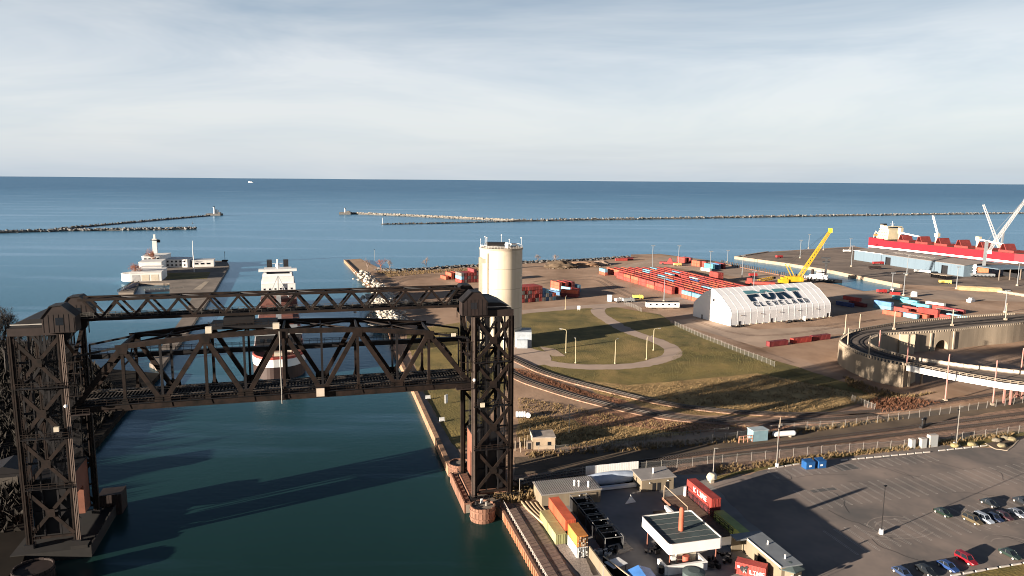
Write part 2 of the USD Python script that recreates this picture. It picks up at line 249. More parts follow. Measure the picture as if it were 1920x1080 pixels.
def tower(label, s0, g):
    """g = 1: the tower runs to the right of its river leg; g = -1: mirrored"""
    tw = thing('bridge_tower', label, 'bridge tower', Bp(s0, 0), BA)
    X = lambda s: g * s
    S, D = 9.2, 15.0
    zs = [48.6, 37.5, 26.4, 15.3, 4.2]
    def bx(m, s0, s1, *r): a, b = sorted((X(s0), X(s1))); return m.box(a, b, *r)
    for s, t in ((0, 0), (S, 0), (0, D), (S, D)):
        m = MB(); bx(m, s - .14, s + .14, t - .6, t + .6, 2.6, 49); bx(m, s - .6, s - .3, t - .45, t + .45, 2.6, 49); bx(m, s + .3, s + .6, t - .45, t + .45, 2.6, 49)
        lg = obj('leg', m, steel, tw)
        obj('base_shoe', bx(MB(), s - .9, s + .9, t - .9, t + .9, 2.2, 3.1), steel_dark, lg)
    for t in (0, D):
        for a, b in zip(zs[:-1], zs[1:]):
            o = -.12 if t == 0 else .12
            obj('cross_brace', MB().bar((X(.3), t + o, a - .3), (X(S - .3), t + o, b + .5), .2, .75).bar((X(.3), t + o * 3.2, b + .5), (X(S - .3), t + o * 3.2, a - .3), .2, .75), steel, tw)
            obj('gusset_plate', plate([(X(S / 2) - .9, (a + b) / 2 - .8), (X(S / 2) + .9, (a + b) / 2 - .8), (X(S / 2) + .9, (a + b) / 2 + 1.0), (X(S / 2) - .9, (a + b) / 2 + 1.0)], t + o * 5.5, .08), steel, tw)
            obj('strut', bx(MB(), .3, S - .3, t - .2, t + .2, b - .25, b + .25), steel, tw)
    for t in (0, D):
        for s in (3.1, 6.1): obj('post', bx(MB(), s - .2, s + .2, t + .12 if t == 0 else t - .42, t + .42 if t == 0 else t - .12, 4.2, 49), steel_dark, tw)
        for a, b in zip(zs[:-1], zs[1:]): obj('sub_strut', bx(MB(), .6, S - .6, t + .45 if t == 0 else t - .75, t + .75 if t == 0 else t - .45, (a + b) / 2 - .2, (a + b) / 2 + .2), steel_dark, tw)
    for t in (4.9, 10.1): obj('post', MB().box(X(S) - .55, X(S) - .2, t - .2, t + .2, 15.3, 49), steel_dark, tw)
    for k, (a, b) in enumerate(zip(zs[:-1], zs[1:])): obj('inner_brace', MB().bar((X(1.5), 7.4, a), (X(S - .6), 7.4, b), .3, .6).bar((X(1.5), 7.7, b), (X(S - .6), 7.7, a), .3, .6), steel_dark, tw)
    for t in (.2, 1.6, 13.0, 14.4): obj('rope_bundle', (lambda m: [m.bar((X(1.9 + .24 * k), t, 16), (X(1.9 + .24 * k), t, 49.4), .11) for k in range(10)] and m)(MB()), steel_dark, tw, kind='stuff')
    for s in (0, S):
        for k, (a, b) in enumerate(zip(zs[:-1], zs[1:])):
            if s == 0 and k > 0: continue
            if k < 3:
                o = .12 if s else -.12
                obj('side_brace', MB().bar((X(s + o), .4, a - .2), (X(s + o), D - .4, b + .3), .75, .22).bar((X(s + o * 3.2), .4, b + .3), (X(s + o * 3.2), D - .4, a - .2), .75, .22), steel, tw)
            obj('side_strut', MB().box(X(s) - .2, X(s) + .2, .45, D - .45, b - .3, b + .3), steel, tw)
    # crown girders, roof, sheave houses
    for t in (0, D): obj('crown_girder', bx(MB(), -.5, S + .5, t - .28, t + .28, 48.9, 50.55), steel_house, tw)
    for s in (0, S): obj('crown_girder', MB().box(X(s) - .28, X(s) + .28, .3, D - .3, 48.92, 50.5), steel_house, tw)
    obj('top_deck', bx(MB(), -.2, S + .2, .3, D - .3, 50.5, 50.62), steel_dark, tw)
    for t in (0.3, 12.3):
        pr = [(-3.3, 49.5), (2.9, 49.5), (2.9, 52.7), (1.2, 55.0), (-.9, 55.2), (-3.3, 52.9)]
        hs = obj('sheave_house', MB().profile([(X(a), b) for a, b in pr], t - 1.4, t + 2.4), steel_house, tw)
        pr2 = [(-3.55, 52.95), (-.95, 55.4), (1.3, 55.2), (3.1, 52.75), (3.1, 52.55), (1.2, 55.0), (-.9, 55.2), (-3.3, 52.75)]
        obj('house_roof', MB().profile([(X(a), b) for a, b in pr2], t - 1.55, t + 2.55), steel_dark, hs)
        obj('house_window', bx(MB(), -1.1, .35, t - 1.44, t - 1.38, 51.1, 52.7), glass_dark, hs)
        m = MB()
        for k in range(7): bx(m, -3.1 + k * .95, -3.05 + k * .95, t - 1.44, t - 1.38, 49.6, 52.6 if k in (0, 6) else 53.4)
        obj('panel_seams', m, steel_dark, hs)
        obj('sheave', MB().tube((X(-.2), t + .2, 48.9), (X(-.2), t + .9, 48.9), 1.7, n=20), steel_dark, tw)
    pr = [(2.9, 50.62), (9.3, 50.62), (9.1, 51.2), (6.8, 52.2), (2.9, 52.4)]
    obj('machinery_canopy', MB().profile([(X(a), b) for a, b in pr], .6, D - .6), steel_dark, tw)
    obj('canopy_edge', bx(MB(), 2.9, 9.3, .5, .6, 51.1, 51.3), M('pale_edge_%d' % (g + 1), (.35, .33, .3), .5), tw)
    # platforms
    for z in zs[1:4]:
        pf = obj('platform', bx(MB(), -.4, S - .5, -1.5, -.3, z + .26, z + .36), steel_dark, tw)
        obj('platform_railing', railing(MB(), (X(-.4), -1.45, z + .36), (X(S - .5), -1.45, z + .36), 1.15, 1.4, .05), steel, pf)
        pf = obj('platform', bx(MB(), .8, S - .5, D + .3, D + 1.4, z + .26, z + .36), steel_dark, tw)
        obj('platform_railing', railing(MB(), (X(.8), D + 1.35, z + .36), (X(S - .5), D + 1.35, z + .36), 1.15, 1.4, .05), steel, pf)
    pf = obj('guide_frame', MB().box(*sorted((X(-2.4), X(-.6))), .6, .8, 39.4, 39.6), steel, tw)
    m = MB()
    for z in (35.5, 38, 40.5, 43): m.bar((X(-3.4), -.6, z), (X(-.4), -.6, z), .16); m.bar((X(-3.4), -.6, z), (X(-3.4), 2.4, z), .16)
    for s in (-3.4, -2.2, -1.0): m.bar((X(s), -.6, 35.5), (X(s), -.6, 43), .16)
    m.bar((X(-3.4), 2.4, 35.5), (X(-3.4), 2.4, 43), .16)
    obj('guide_cage', m, steel, pf)
    # stairs
    m = MB(); 
    for k in range(11):
        z = 4.2 + k * 4.0; a, b = (1.6, 7.4) if k % 2 == 0 else (7.4, 1.6)
        m.bar((X(a), 11.2 + .8 * (k % 2), z), (X(b), 11.2 + .8 * (k % 2), z + 4.0), .9, .14)
        m.bar((X(a), 10.8, z + 1), (X(b), 10.8, z + 5), .06); bx(m, b - .6 if b < 4 else b, b if b < 4 else b + .6, 10.6, 12.6, z + 3.9, z + 4.02)
    obj('staircase', m, steel_dark, tw)
    obj('ladder', (lambda m: [m.bar((X(S - 1.2), -.5, 4 + k * .6), (X(S - .7), -.5, 4 + k * .6), .05) for k in range(74)] and m.bar((X(S - 1.2), -.5, 3), (X(S - 1.2), -.5, 49), .06).bar((X(S - .7), -.5, 3), (X(S - .7), -.5, 49), .06))(MB()), steel, tw)
    for t in (1.0, 13.6):
        for k in range(4): obj('cable', MB().tube((X(-1.7), t + k * .16, 46.4), (X(-1.7), t + k * .16, 49.6), .05, n=6), steel_dark, tw)
        for k in range(4): obj('cable', MB().tube((X(1.5), t + k * .18, 16), (X(1.5), t + k * .18, 49.6), .06, n=6), steel_dark, tw)
    for k in range(3): obj('guide_rail', MB().bar((X(-.75 + k * .32), -.55, 3), (X(-.75 + k * .32), -.55, 49), .14, .14), M('guide_steel_%d%d' % (g + 1, k), (.16, .12, .10), .45), tw)
    # equipment
    eq = obj('winch', MB().box(*sorted((X(.6), X(1.9))), -1.2, -.5, 26.9, 28.6).tube((X(1.2), -1.3, 27.6), (X(1.2), -.2, 27.6), .7, n=12), steel_dark, tw)
    obj('floodlight', MB().box(*sorted((X(1.2), X(2.2))), -1.9, -1.3, 37.8 - (11 if g > 0 else 9.5), 38.8 - (11 if g > 0 else 9.5)), cream, tw)
    obj('lamp', MB().blob((X(-.3), -1.2, 33.6), .4, 2, 0), white, tw)
    obj('walk_frame', MB().box(*sorted((X(-4.6), X(-.6))), -.8, 1.3, 31.2, 31.45), steel_house, tw)
    m = MB(); railing(m, (X(-4.6), -.75, 31.45), (X(-.6), -.75, 31.45), 1.1, 1, .05); obj('frame_railing', m, steel, tw)
    m = MB()
    for k in range(12):
        z = 40.2 if k < 6 else 29; m.bar((X(2 + k % 6 * 1.1), 4 + k % 3 * 3, z), (X(2 + k % 6 * 1.1), 4 + k % 3 * 3, z + 8), .12)
    obj('service_pipes', m, steel_dark, tw)
    return tw
tower('right hand steel lift bridge tower in front of the cement silo', 0, 1)
tower('left hand steel lift bridge tower standing in deep shade', -89.2, -1)
brick_brown = M('brown_counterweight', (.17, .065, .04), .85, .2, .3)
for s0, g, lab in ((0, 1, 'rust brown counterweight block lowered inside the right hand bridge tower'), (-89.2, -1, 'dark counterweight block lowered inside the left hand bridge tower')):
    cw = thing('counterweight', lab, 'counterweight', Bp(s0, 0), BA)
    a, b = sorted((g * .9, g * 8.3))
    m = MB(); a2, b2 = sorted((g * .95, g * 8.2))
    m.box(a2, b2, 1.2, 5.2, 4.6, 16.5).box(a2, b2, 9.8, 13.8, 4.6, 16.5).box(a2, b2, 5.2, 9.8, 11.5, 16.4)
    obj('block', m, brick_brown, cw)
    obj('top_frame', MB().box(a, b, 1, 14, 16.5, 17.0), steel_dark, cw)
    obj('side_frame', MB().box(a, b, .9, 1.15, 4.4, 16.5), steel_dark, cw); obj('side_frame', MB().box(a, b, 13.85, 14.1, 4.4, 16.5), steel_dark, cw)

def fender_cell(label, loc, r, h, timber=timber, conc_dark=conc_dark):
    c = thing('fender_cell', label, 'fender cell', (loc[0], loc[1], 0), 0, None)
    n = 22
    for k in range(n):
        a = 2 * math.pi * k / n; p = (r * math.cos(a), r * math.sin(a))
        obj('plank', MB().cbox((p[0], p[1], h / 2 - 1 + rnd.uniform(-.08, .08)), (.28, 2 * math.pi * r / n * .93, h + 2), a), timber, c)
    obj('core', MB().tube((0, 0, -2), (0, 0, h - .4), r - .15, n=24), conc_dark, c)
    for z in (.9, h - .9): 
        m = trimesh.creation.annulus(r + .12, r + .3, .35, sections=28); m.apply_translation((0, 0, z)); obj('band', MB().tm(m), timber, c)
    return c
fender_cell('round timber fender cell at the near corner of the right bridge pier', (-6.72, 168.39, 1), 2.9, 3.6)
fender_cell('round timber fender cell at the far corner of the right bridge pier', (-14.22, 194.78, 2), 2.9, 3.8)
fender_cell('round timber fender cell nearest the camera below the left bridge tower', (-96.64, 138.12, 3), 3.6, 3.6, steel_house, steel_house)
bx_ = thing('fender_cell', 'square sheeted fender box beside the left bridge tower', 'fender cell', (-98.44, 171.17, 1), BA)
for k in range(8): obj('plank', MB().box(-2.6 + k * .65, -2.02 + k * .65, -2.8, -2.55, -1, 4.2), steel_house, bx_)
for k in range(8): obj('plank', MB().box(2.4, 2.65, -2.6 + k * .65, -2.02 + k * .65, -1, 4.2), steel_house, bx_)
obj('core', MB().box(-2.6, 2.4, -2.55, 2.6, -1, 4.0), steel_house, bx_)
pr = thing('bridge_pier', 'low concrete and timber pier carrying the right bridge tower', 'bridge pier', BO, BA)
obj('base', MB().box(-2.6, 12, -2.2, 17.4, -3, 2.2), conc_dark, pr)
for k in range(26): obj('fender_plank', MB().box(-3.1, -2.75, -2.2 + k * .76, -1.5 + k * .76, -1, 2.7 + .1 * (k % 3)), timber, pr)
obj('fender_walk', MB().box(-2.7, -1.4, -2.2, 17.4, 2.2, 2.6), timber, pr)
obj('stage', MB().box(-1.2, 8.5, 1, 14, 3.0, 3.5), timber, pr)
obj('guard_rail', railing(railing(MB(), (-1.1, -1.9, 2.6), (11, -1.9, 2.6), 1.3, 1.5, .06), (-1.1, -1.9, 2.6), (-1.1, 17, 2.6), 1.3, 1.5, .06), steel_dark, pr)
pr = thing('bridge_pier', 'low pier carrying the left bridge tower, coloured dark for shade', 'bridge pier', Bp(-89.2, 0), BA)
obj('base', MB().box(-12, 3.2, -3.2, 17.4, -3, 2.2), M('shade_pier', (.010, .009, .0085), .9, .3, .4), pr)  # base colour blackened in place of the shade around the left tower
for k in range(26): obj('fender_plank', MB().box(3.2, 3.5, -3.2 + k * .79, -2.45 + k * .79, -1, 2.7 + .1 * (k % 3)), M('shade_timber', (.010, .008, .007), .9, .3, 1.0) if k == 0 else '/World/Looks/shade_timber', pr)  # plank colour blackened to imitate shade on the left pier
obj('platform', MB().box(-.5, 2.8, -3.1, -1, 2.2, 2.9), '/World/Looks/shade_timber', pr)
# ---------------------------------------------------------------- water and land
wmat = usdkit.material(stage, '/World/Looks/lake_water_look', {
    'g': ('geometry', {}), 'sx': ('separate_xyz', {}),
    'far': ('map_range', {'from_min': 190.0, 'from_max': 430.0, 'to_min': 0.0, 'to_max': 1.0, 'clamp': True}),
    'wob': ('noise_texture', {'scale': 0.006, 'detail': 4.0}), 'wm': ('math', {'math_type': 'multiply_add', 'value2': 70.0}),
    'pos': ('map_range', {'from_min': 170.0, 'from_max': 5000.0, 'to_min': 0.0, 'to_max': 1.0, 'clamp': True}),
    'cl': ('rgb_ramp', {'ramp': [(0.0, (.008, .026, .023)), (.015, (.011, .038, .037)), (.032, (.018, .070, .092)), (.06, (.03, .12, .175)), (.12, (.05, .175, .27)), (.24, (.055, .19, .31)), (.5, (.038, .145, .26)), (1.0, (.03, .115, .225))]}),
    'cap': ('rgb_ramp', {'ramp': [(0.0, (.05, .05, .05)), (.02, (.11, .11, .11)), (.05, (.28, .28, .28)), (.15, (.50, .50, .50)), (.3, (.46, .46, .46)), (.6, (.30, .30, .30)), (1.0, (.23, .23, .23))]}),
    'cw': ('rgb_to_bw', {}),
    'm1': ('mapping', {'scale': (.16, .42, 1.0)}), 'w1': ('noise_texture', {'scale': 1.0, 'detail': 5.0, 'roughness': .6}),
    'm2': ('mapping', {'scale': (.0022, .016, 1.0)}), 'w2': ('noise_texture', {'scale': 1.0, 'detail': 6.0, 'roughness': .65}),
    'cal': ('map_range', {'from_min': .52, 'from_max': .70, 'to_min': 0.0, 'to_max': 1.0, 'clamp': True}),
    'bs': ('map_range', {'from_min': 0.0, 'from_max': 1.0, 'to_min': .10, 'to_max': .55}), 'b1': ('bump', {'distance': 0.4}),
    'd': ('diffuse_bsdf', {}), 'gl': ('glossy_bsdf', {'roughness': .22, 'color': (.66, .84, 1.0)}),
    'fr': ('fresnel', {'IOR': 1.33}), 'fc': ('math', {'math_type': 'minimum', 'value2': 0.30}), 'fa': ('math', {'math_type': 'multiply_add', 'value2': 0.24}), 
    'mx': ('mix_closure', {}),
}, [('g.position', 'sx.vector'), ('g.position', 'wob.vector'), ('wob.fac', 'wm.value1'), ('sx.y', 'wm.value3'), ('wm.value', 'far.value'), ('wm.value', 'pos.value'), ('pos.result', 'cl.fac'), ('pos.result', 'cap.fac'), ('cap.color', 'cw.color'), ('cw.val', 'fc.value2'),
    ('cl.color', 'd.color'),
    ('g.position', 'm1.vector'), ('m1.vector', 'w1.vector'), ('w1.fac', 'b1.height'), ('far.result', 'bs.value'), ('bs.result', 'b1.strength'), ('b1.normal', 'd.normal'), ('b1.normal', 'gl.normal'), ('b1.normal', 'fr.normal'),
    ('g.position', 'm2.vector'), ('m2.vector', 'w2.vector'), ('w2.fac', 'cal.value'), ('cal.result', 'fa.value1'),
    ('fr.fac', 'fc.value1'), ('fc.value', 'fa.value3'), ('fa.value', 'mx.fac'), ('d.BSDF', 'mx.closure1'), ('gl.BSDF', 'mx.closure2')], surface='mx.closure')
S_ = 60000.0
m = MB()
xs = [-S_, -3000, -600, -200, 200, 600, 3000, S_]; ys = [-2000, 0, 150, 400, 900, 3000, 12000, S_]
for i in range(7):
    for j in range(7): m.add([(xs[i], ys[j], 0), (xs[i + 1], ys[j], 0), (xs[i + 1], ys[j + 1], 0), (xs[i], ys[j + 1], 0)], [[0, 1, 2, 3]])
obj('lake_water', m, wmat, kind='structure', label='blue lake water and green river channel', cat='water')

dirt = M('yard_dirt', (.29, .168, .095), .95, .38, .035, bump=.06, bscale=.8, col2=(.43, .28, .185), detail=10, stretch=(1, .7, 1), patch=((.48, .36, .285), .013, .53, .68, .55))
tarmac = M('brown_tarmac', (.155, .112, .085), .92, .3, .04, col2=(.24, .18, .14), detail=8, patch=((.09, .075, .065), .02, .52, .64, .7))
concy = M('pale_yard_concrete', (.36, .26, .19), .92, .28, .04, detail=8, patch=((.22, .165, .13), .02, .50, .64, .7))
grass = M('winter_lawn', (.105, .098, .019), .95, .4, .06, bump=.2, bscale=1.4, col2=(.23, .165, .045), detail=10, patch=((.33, .215, .075), .05, .50, .72, .8))
dry = M('dry_grass', (.26, .16, .055), .95, .4, .14, bump=.25, bscale=1.2, col2=(.46, .30, .12), detail=9)
ballast = M('brown_ballast', (.19, .125, .09), .95, .45, .6, bump=.2, bscale=2.5, col2=(.34, .21, .145), detail=9)
redstone = M('rust_ballast', (.30, .135, .07), .95, .5, .5, bump=.35, bscale=1.6, col2=(.52, .27, .15), detail=9)
asphalt = M('worn_asphalt', (.145, .13, .122), .88, .25, .05, col2=(.275, .215, .18), detail=10, patch=((.085, .08, .078), .045, .50, .64, .75))
roadm = M('pale_road', (.37, .275, .215), .9, .14, .12, detail=8)
earth = M('dark_earth', (.10, .07, .045), .95, .4, .09, bump=.1, bscale=1.0, detail=8)
yardfloor = M('club_floor', (.20, .185, .175), .85, .25, .12, detail=8)
quaywall = M('quay_wall', (.17, .10, .075), .9, .4, .25, stretch=(1, 1, .3))

EAST = [(10.8, 131.31), (6.99, 138.95), (-1.64, 167.25), (-4.23, 172.21), (-10.47, 176.74), (-16.68, 193.97), (-35.8, 266.22), (-57.47, 343.5), (-72.34, 410.27), (-87.42, 485.04), (-166.57, 720.08), (-152.44, 730.96), (-119.09, 652.91), (-102.73, 634.59), (-76.28, 647.79), (-30.09, 679.47), (20.63, 709.66), (74.98, 732.59), (123.63, 761.58), (129.53, 795.03), (163.23, 803.43), (206.47, 732.22), (200.99, 699.43), (243.09, 589.91), (257.08, 572.33), (257.97, 546.81), (261.05, 536.31), (298.27, 554.45), (311.68, 578.35), (290.51, 659.53), (271.86, 713.26), (237.15, 775.38), (293.97, 837.96), (430, 917.37), (440.21, 813.21), (489.6, 742.46), (573.66, 711.18), (675.59, 638.48)] + [(900.0, 100.0), (900.0, -600.0), (30.0, -600.0)]
WEST = [(-293.55, 287.57), (-343.78, 399.07), (-244.2, 348.5), (-218.75, 349.42), (-172.85, 299.75), (-144.44, 292.03), (-134.03, 243.24), (-126.32, 214.69), (-125.59, 203.68), (-134.8, 203.49), (-131.77, 191.66), (-108.09, 155.25), (-101.35, 141.49)] + [(-95.0, -300.0), (-900.0, -300.0), (-900.0, 260.0)]
CGS = [(-274.43, 503.59), (-295.65, 565.21), (-320.67, 632.02), (-332.02, 685), (-290.4, 706.37), (-276.02, 702.69), (-260.2, 668.18), (-201.3, 479.49), (-170.3, 376.75), (-148.48, 300.5), (-157.32, 309.31), (-192.29, 421.77), (-219.43, 496.81), (-229.87, 493.93), (-238.46, 503.01), (-261.32, 552.24), (-284.27, 550.95), (-264.29, 504.11)]
obj('ground', MB().prism(EAST, -4, 2), dirt, kind='structure', label='brown bare ground of the port peninsula', cat='ground')
obj('west_bank', MB().prism(WEST, -4, 2), M('shade_soil', (.013, .0105, .008), .95, .4, .08, detail=9, spec=.1), kind='structure', label='wooded west river bank, soil coloured dark for shade', cat='ground')  # near-black soil colour stands in for the shade over this bank
def rough(poly, amp, seed):
    g = np.random.default_rng(seed); P = (Polygon(poly) if not isinstance(poly, Polygon) else poly).buffer(0); P = shapely.segmentize(P, 1.8 if P.length < 1500 else 4.0)
    def j(ring):
        c = np.array(ring.coords)[:-1]; d = g.normal(0, amp, c.shape); d = (d + np.roll(d, 1, 0) + np.roll(d, -1, 0)) / 1.7; return c + d
    out = []
    for q in getattr(P, 'geoms', [P]): out.append(Polygon(j(q.exterior), [j(r) for r in q.interiors]).buffer(0))
    return shapely.union_all(out)
def sheet(name, poly, dz, mat, label, cat, kind='structure', amp=.22):
    poly = rough(poly, amp, len(label) * 7 + 3) if amp else poly
    return obj(name, MB().sheet(poly, 2 + dz), mat, kind=kind, label=label, cat=cat)
sheet('lawn', [(5.23, 430.24), (30.31, 453.33), (49.46, 460.05), (64.88, 460.75), (90.18, 433.89), (91.53, 407.5), (111.37, 338.19), (125.26, 308.93), (136.29, 282.62), (136.33, 269.49), (105.71, 258.61), (69.81, 248.35), (51.77, 252.16), (37.42, 273.9), (22.27, 292.83), (7.13, 305.29), (1.41, 305.11), (-3.59, 259), (-10.1, 229.64), (-14.05, 210.37), (-16.87, 209.43), (-31.25, 261.58), (-47.02, 332.87), (-56.53, 381.12), (-29.86, 404.14)], .02, grass, 'olive winter lawn around the loop road', 'lawn')
sheet('dry_grass_strip', [(26.19, 287.27), (46.64, 280.09), (74.01, 288.65), (103.61, 299.46), (116.63, 286.71), (131.81, 272.89), (138.71, 266.11), (112.94, 248.24), (84.51, 241.71), (62.98, 243.47), (46.13, 252.64), (32.63, 268.08)], .035, dry, 'golden dry grass below the lawn', 'grass')
sheet('dry_grass_strip', [(3.14, 246.68), (18.21, 235.64), (37.77, 247.55), (61.32, 236.68), (81.75, 233.38), (58.5, 225.12), (31.47, 214.96), (16.52, 211.92), (3.59, 210.75), (1.73, 224.81)], .05, dry, 'golden dry grass between the tracks and the corridor fence', 'grass')
sheet('yard_floor', [(6.87, 458.11), (35.41, 477.88), (70.48, 501.91), (124.71, 605.83), (88.88, 714.43), (159.79, 780.47), (205.11, 727.31), (216.11, 639.63), (239.25, 580.37), (254.44, 566.3), (255.43, 541.3), (257.28, 528.38), (297.96, 546.21), (359.28, 506.78), (411.25, 447.67), (380.13, 412.85), (296.78, 425.51), (276.25, 428), (173.53, 363.48), (124.2, 361.71), (105.5, 417.62), (89.4, 446.51), (48.15, 463.98)], .012, dirt, 'dusty ground of the container yard', 'ground')
sheet('dock_apron', [(92.88, 666.76), (158.68, 774.91), (203.77, 722.47), (216.11, 639.63), (239.25, 580.37), (254.44, 566.3), (255.43, 541.3), (258.52, 531), (296.12, 548.83), (376.68, 531.94), (468.83, 512.11), (411.25, 447.67), (349.6, 492.77), (274.76, 502.66), (221.67, 500.08), (204.39, 578.41), (177.86, 637.26), (145.16, 682.68)], .03, concy, 'pale concrete dock apron behind the container rows', 'dock')
sheet('pier_floor', [(237.81, 770.06), (291.77, 831.57), (425.08, 909.61), (437, 807.18), (486.33, 737.41), (566.36, 701.97), (625.82, 635.53), (508.5, 514.04), (386.03, 545.46), (310.05, 575.26), (292.26, 663.57), (273.62, 717.98)], .03, tarmac, 'brown paved pier beside the blue warehouse', 'pier')
# loop road, offset from its centre line
def ribbon(pts, w): return LineString([p[:2] for p in pts]).buffer(w / 2, cap_style=2, join_style=1)
def smooth_line(pts, n=8):
    P = np.array([p[:2] for p in pts], float); P = np.vstack([2 * P[0] - P[1], P, 2 * P[-1] - P[-2]]); out = []
    for i in range(1, len(P) - 2):
        for t in np.linspace(0, 1, n, endpoint=False):
            a, b, c, d = P[i - 1:i + 3]; out.append(.5 * (2 * b + (c - a) * t + (2 * a - 5 * b + 4 * c - d) * t * t + (3 * b - a - 3 * c + d) * t ** 3))
    out.append(P[-2]); return np.array(out)
loop = smooth_line([(4.64, 326.25), (9.84, 320.41), (18.96, 312.07), (30.25, 307.81), (44.15, 308.24), (56.4, 312.31), (67.56, 321.28), (75.33, 332.72), (76.9, 344.75), (74, 358.69), (66.94, 373.62), (61.04, 389.88), (56.56, 410.79), (52.89, 434.05), (54.16, 450.58), (59.74, 460.52), (70.92, 467.05)])
lp = ribbon(loop, 8.2)
sheet('loop_road', lp.union(Polygon([(-0.29, 345.48), (6.67, 345.72), (17.65, 332.91), (17.84, 312.97), (5.99, 305.26), (-0.19, 305.07)])), .06, roadm, 'pale curving loop road on the lawn', 'road')
sheet('access_road', [(6.04, 444.68), (34.23, 461.34), (59.26, 470.6), (94.09, 489.39), (140.68, 514.98), (133.84, 482.54), (95.45, 460.17), (75.19, 461.22), (47.17, 454.09), (6.55, 433.82)], .05, roadm, 'pale access road past the white trailer', 'road')
sheet('access_road', [(92.22, 410.66), (107.55, 426), (133.97, 391.27), (173.19, 401.59), (196.37, 388), (169.3, 378.77), (125.49, 349.85), (120.76, 347.39)], .05, concy, 'worn track along the front of the white hall', 'road')
sheet('loop_gravel', [(13.65, 345.96), (21.08, 340.6), (24.69, 326.91), (18.57, 326.7)], .08, concy, 'spilled pale gravel beside the loop road', 'gravel')
# quay along the river below the right tower
sheet('quay_path', [(-36.48, 268.3), (-33.66, 268.38), (-17.43, 212.53), (-12.68, 194.05), (-16.53, 193.97), (-20.37, 209.36)], .06, asphalt, 'dark paved path along the river quay', 'path')
# rail corridor and parking
sheet('rail_corridor', [(0.69, 189.86), (21.27, 194.73), (53.99, 206.64), (89.97, 218.1), (131.07, 232.95), (187.99, 256.27), (268.5, 287.91), (245.57, 262.25), (172.38, 233.92), (122.55, 216.96), (84.15, 203.1), (53.45, 192.37), (32.52, 190.49), (6.1, 185.35)], .03, ballast, 'brown rail corridor between two wire fences', 'railway')
sheet('corridor_bank', [(1.16, 203.02), (22.65, 208.54), (56.15, 215.5), (75.25, 224.01), (115.73, 237.98), (195.93, 267.63), (187.99, 256.27), (131.07, 232.95), (89.97, 218.1), (53.99, 206.64), (21.27, 194.73), (0.69, 189.86)], .045, earth, 'dark cinder bank beside the rail corridor', 'ground')
sheet('parking_lot', [(53.3, 186.26), (72.3, 195.75), (93.54, 203.3), (120.11, 212.38), (131.78, 215.79), (140.92, 214.62), (149.66, 213.02), (156.71, 218.64), (185.02, 234.22), (302.96, 260.49), (204.09, 171.42), (110.79, 145.77), (92.02, 139.18), (77.41, 132.23), (53.78, 124.92), (58.4, 155.46)], .03, asphalt, 'grey asphalt parking lot with faded stall lines', 'parking lot')
sheet('verge', [(54.06, 189.1), (73.38, 198.87), (94.81, 206.23), (122.31, 216.49), (164.11, 229.56), (167.98, 227.62), (157.16, 220.53), (145.31, 213.82), (132.32, 216.71), (120.59, 213.28), (93.9, 204.13), (72.57, 196.52), (55.03, 187.34)], .05, grass, 'scrubby grass verge between the parking lot and fence', 'grass')
sheet('verge', [(115.37, 147.39), (96.61, 141.29), (78.92, 135.07), (72.15, 118.82), (108.36, 119.27), (133.17, 149.48)], .06, grass, 'grass verge below the nearest row of cars', 'grass')
sheet('club_yard', [(2.49, 180.22), (32.64, 191.22), (54.74, 191.65), (60.82, 155.5), (61.16, 143.94), (60.68, 132), (17.01, 131.39), (11.65, 143.19), (5.62, 167.95)], .02, yardfloor, 'grey floor of the riverside bar yard', 'ground')
# boat basin and long jetty of the lifeboat station
obj('station_pier', MB().prism(CGS, -4, 1.8), M('old_pier', (.165, .135, .11), .9, .35, .08, detail=8), kind='structure', label='old concrete jetty of the white harbour station', cat='pier')
# ---------------------------------------------------------------- cement silo
silo = thing('cement_silo', 'tall cream concrete cement silo streaked with grey', 'silo', (-5.4, 353, 2))
silom = M('silo_concrete', (.44, .365, .265), .8, .14, .22, stretch=(1, 1, .05), col2=(.56, .485, .375), detail=8, patch=((.33, .27, .20), .09, .50, .72, .5))
R_ = 10.3
obj('drum', MB().tube((0, 0, 0), (0, 0, 46.6), R_, n=72), silom, silo, smooth=35)
obj('top_slab', MB().tube((0, 0, 46.6), (0, 0, 47.5), R_ + .25, n=72), conc, silo)
for k in range(4):
    m = trimesh.creation.annulus(R_ + .01, R_ + .03, .14, sections=72); m.apply_translation((0, 0, 9 + k * 9.6)); obj('joint_ring', MB().tm(m), conc_dark, silo)
obj('conveyor_pipe', MB().tube((-6.2, -8.6, 0), (-6.2, -8.6, 45), .22).tube((-6.2, -8.6, 45), (-4.5, -6, 47.8), .22), conc_dark, silo)
obj('side_duct', MB().box(-10.6, -8.2, -5.4, -3.8, 8, 43).box(-9.6, -7.4, -7.4, -5.2, 40.5, 42.5), conc, silo)
m = MB()
for k in range(40):
    a0, a1 = 2 * math.pi * k / 40, 2 * math.pi * (k + 1) / 40
    p, q = [(10.2 * math.cos(a), 10.2 * math.sin(a), 47.5) for a in (a0, a1)]
    m.bar(p, (p[0], p[1], 48.7), .07); m.bar((p[0], p[1], 48.7), (q[0], q[1], 48.7), .08); m.bar((p[0], p[1], 48.1), (q[0], q[1], 48.1), .06)
obj('roof_railing', m, white, silo)
obj('roof_house', MB().box(-7, 1.5, -2, 4, 48.4, 49.4).box(-7.4, 2, -2.4, 4.4, 49.4, 49.7), steel_dark, silo)
obj('roof_duct', MB().path([(3, -4, 48), (5, -4, 49.4), (7, -2, 49.2), (8, 1, 48)], .5, 8).box(2, 3.4, -5, -3.4, 47.5, 50.2), white, silo)
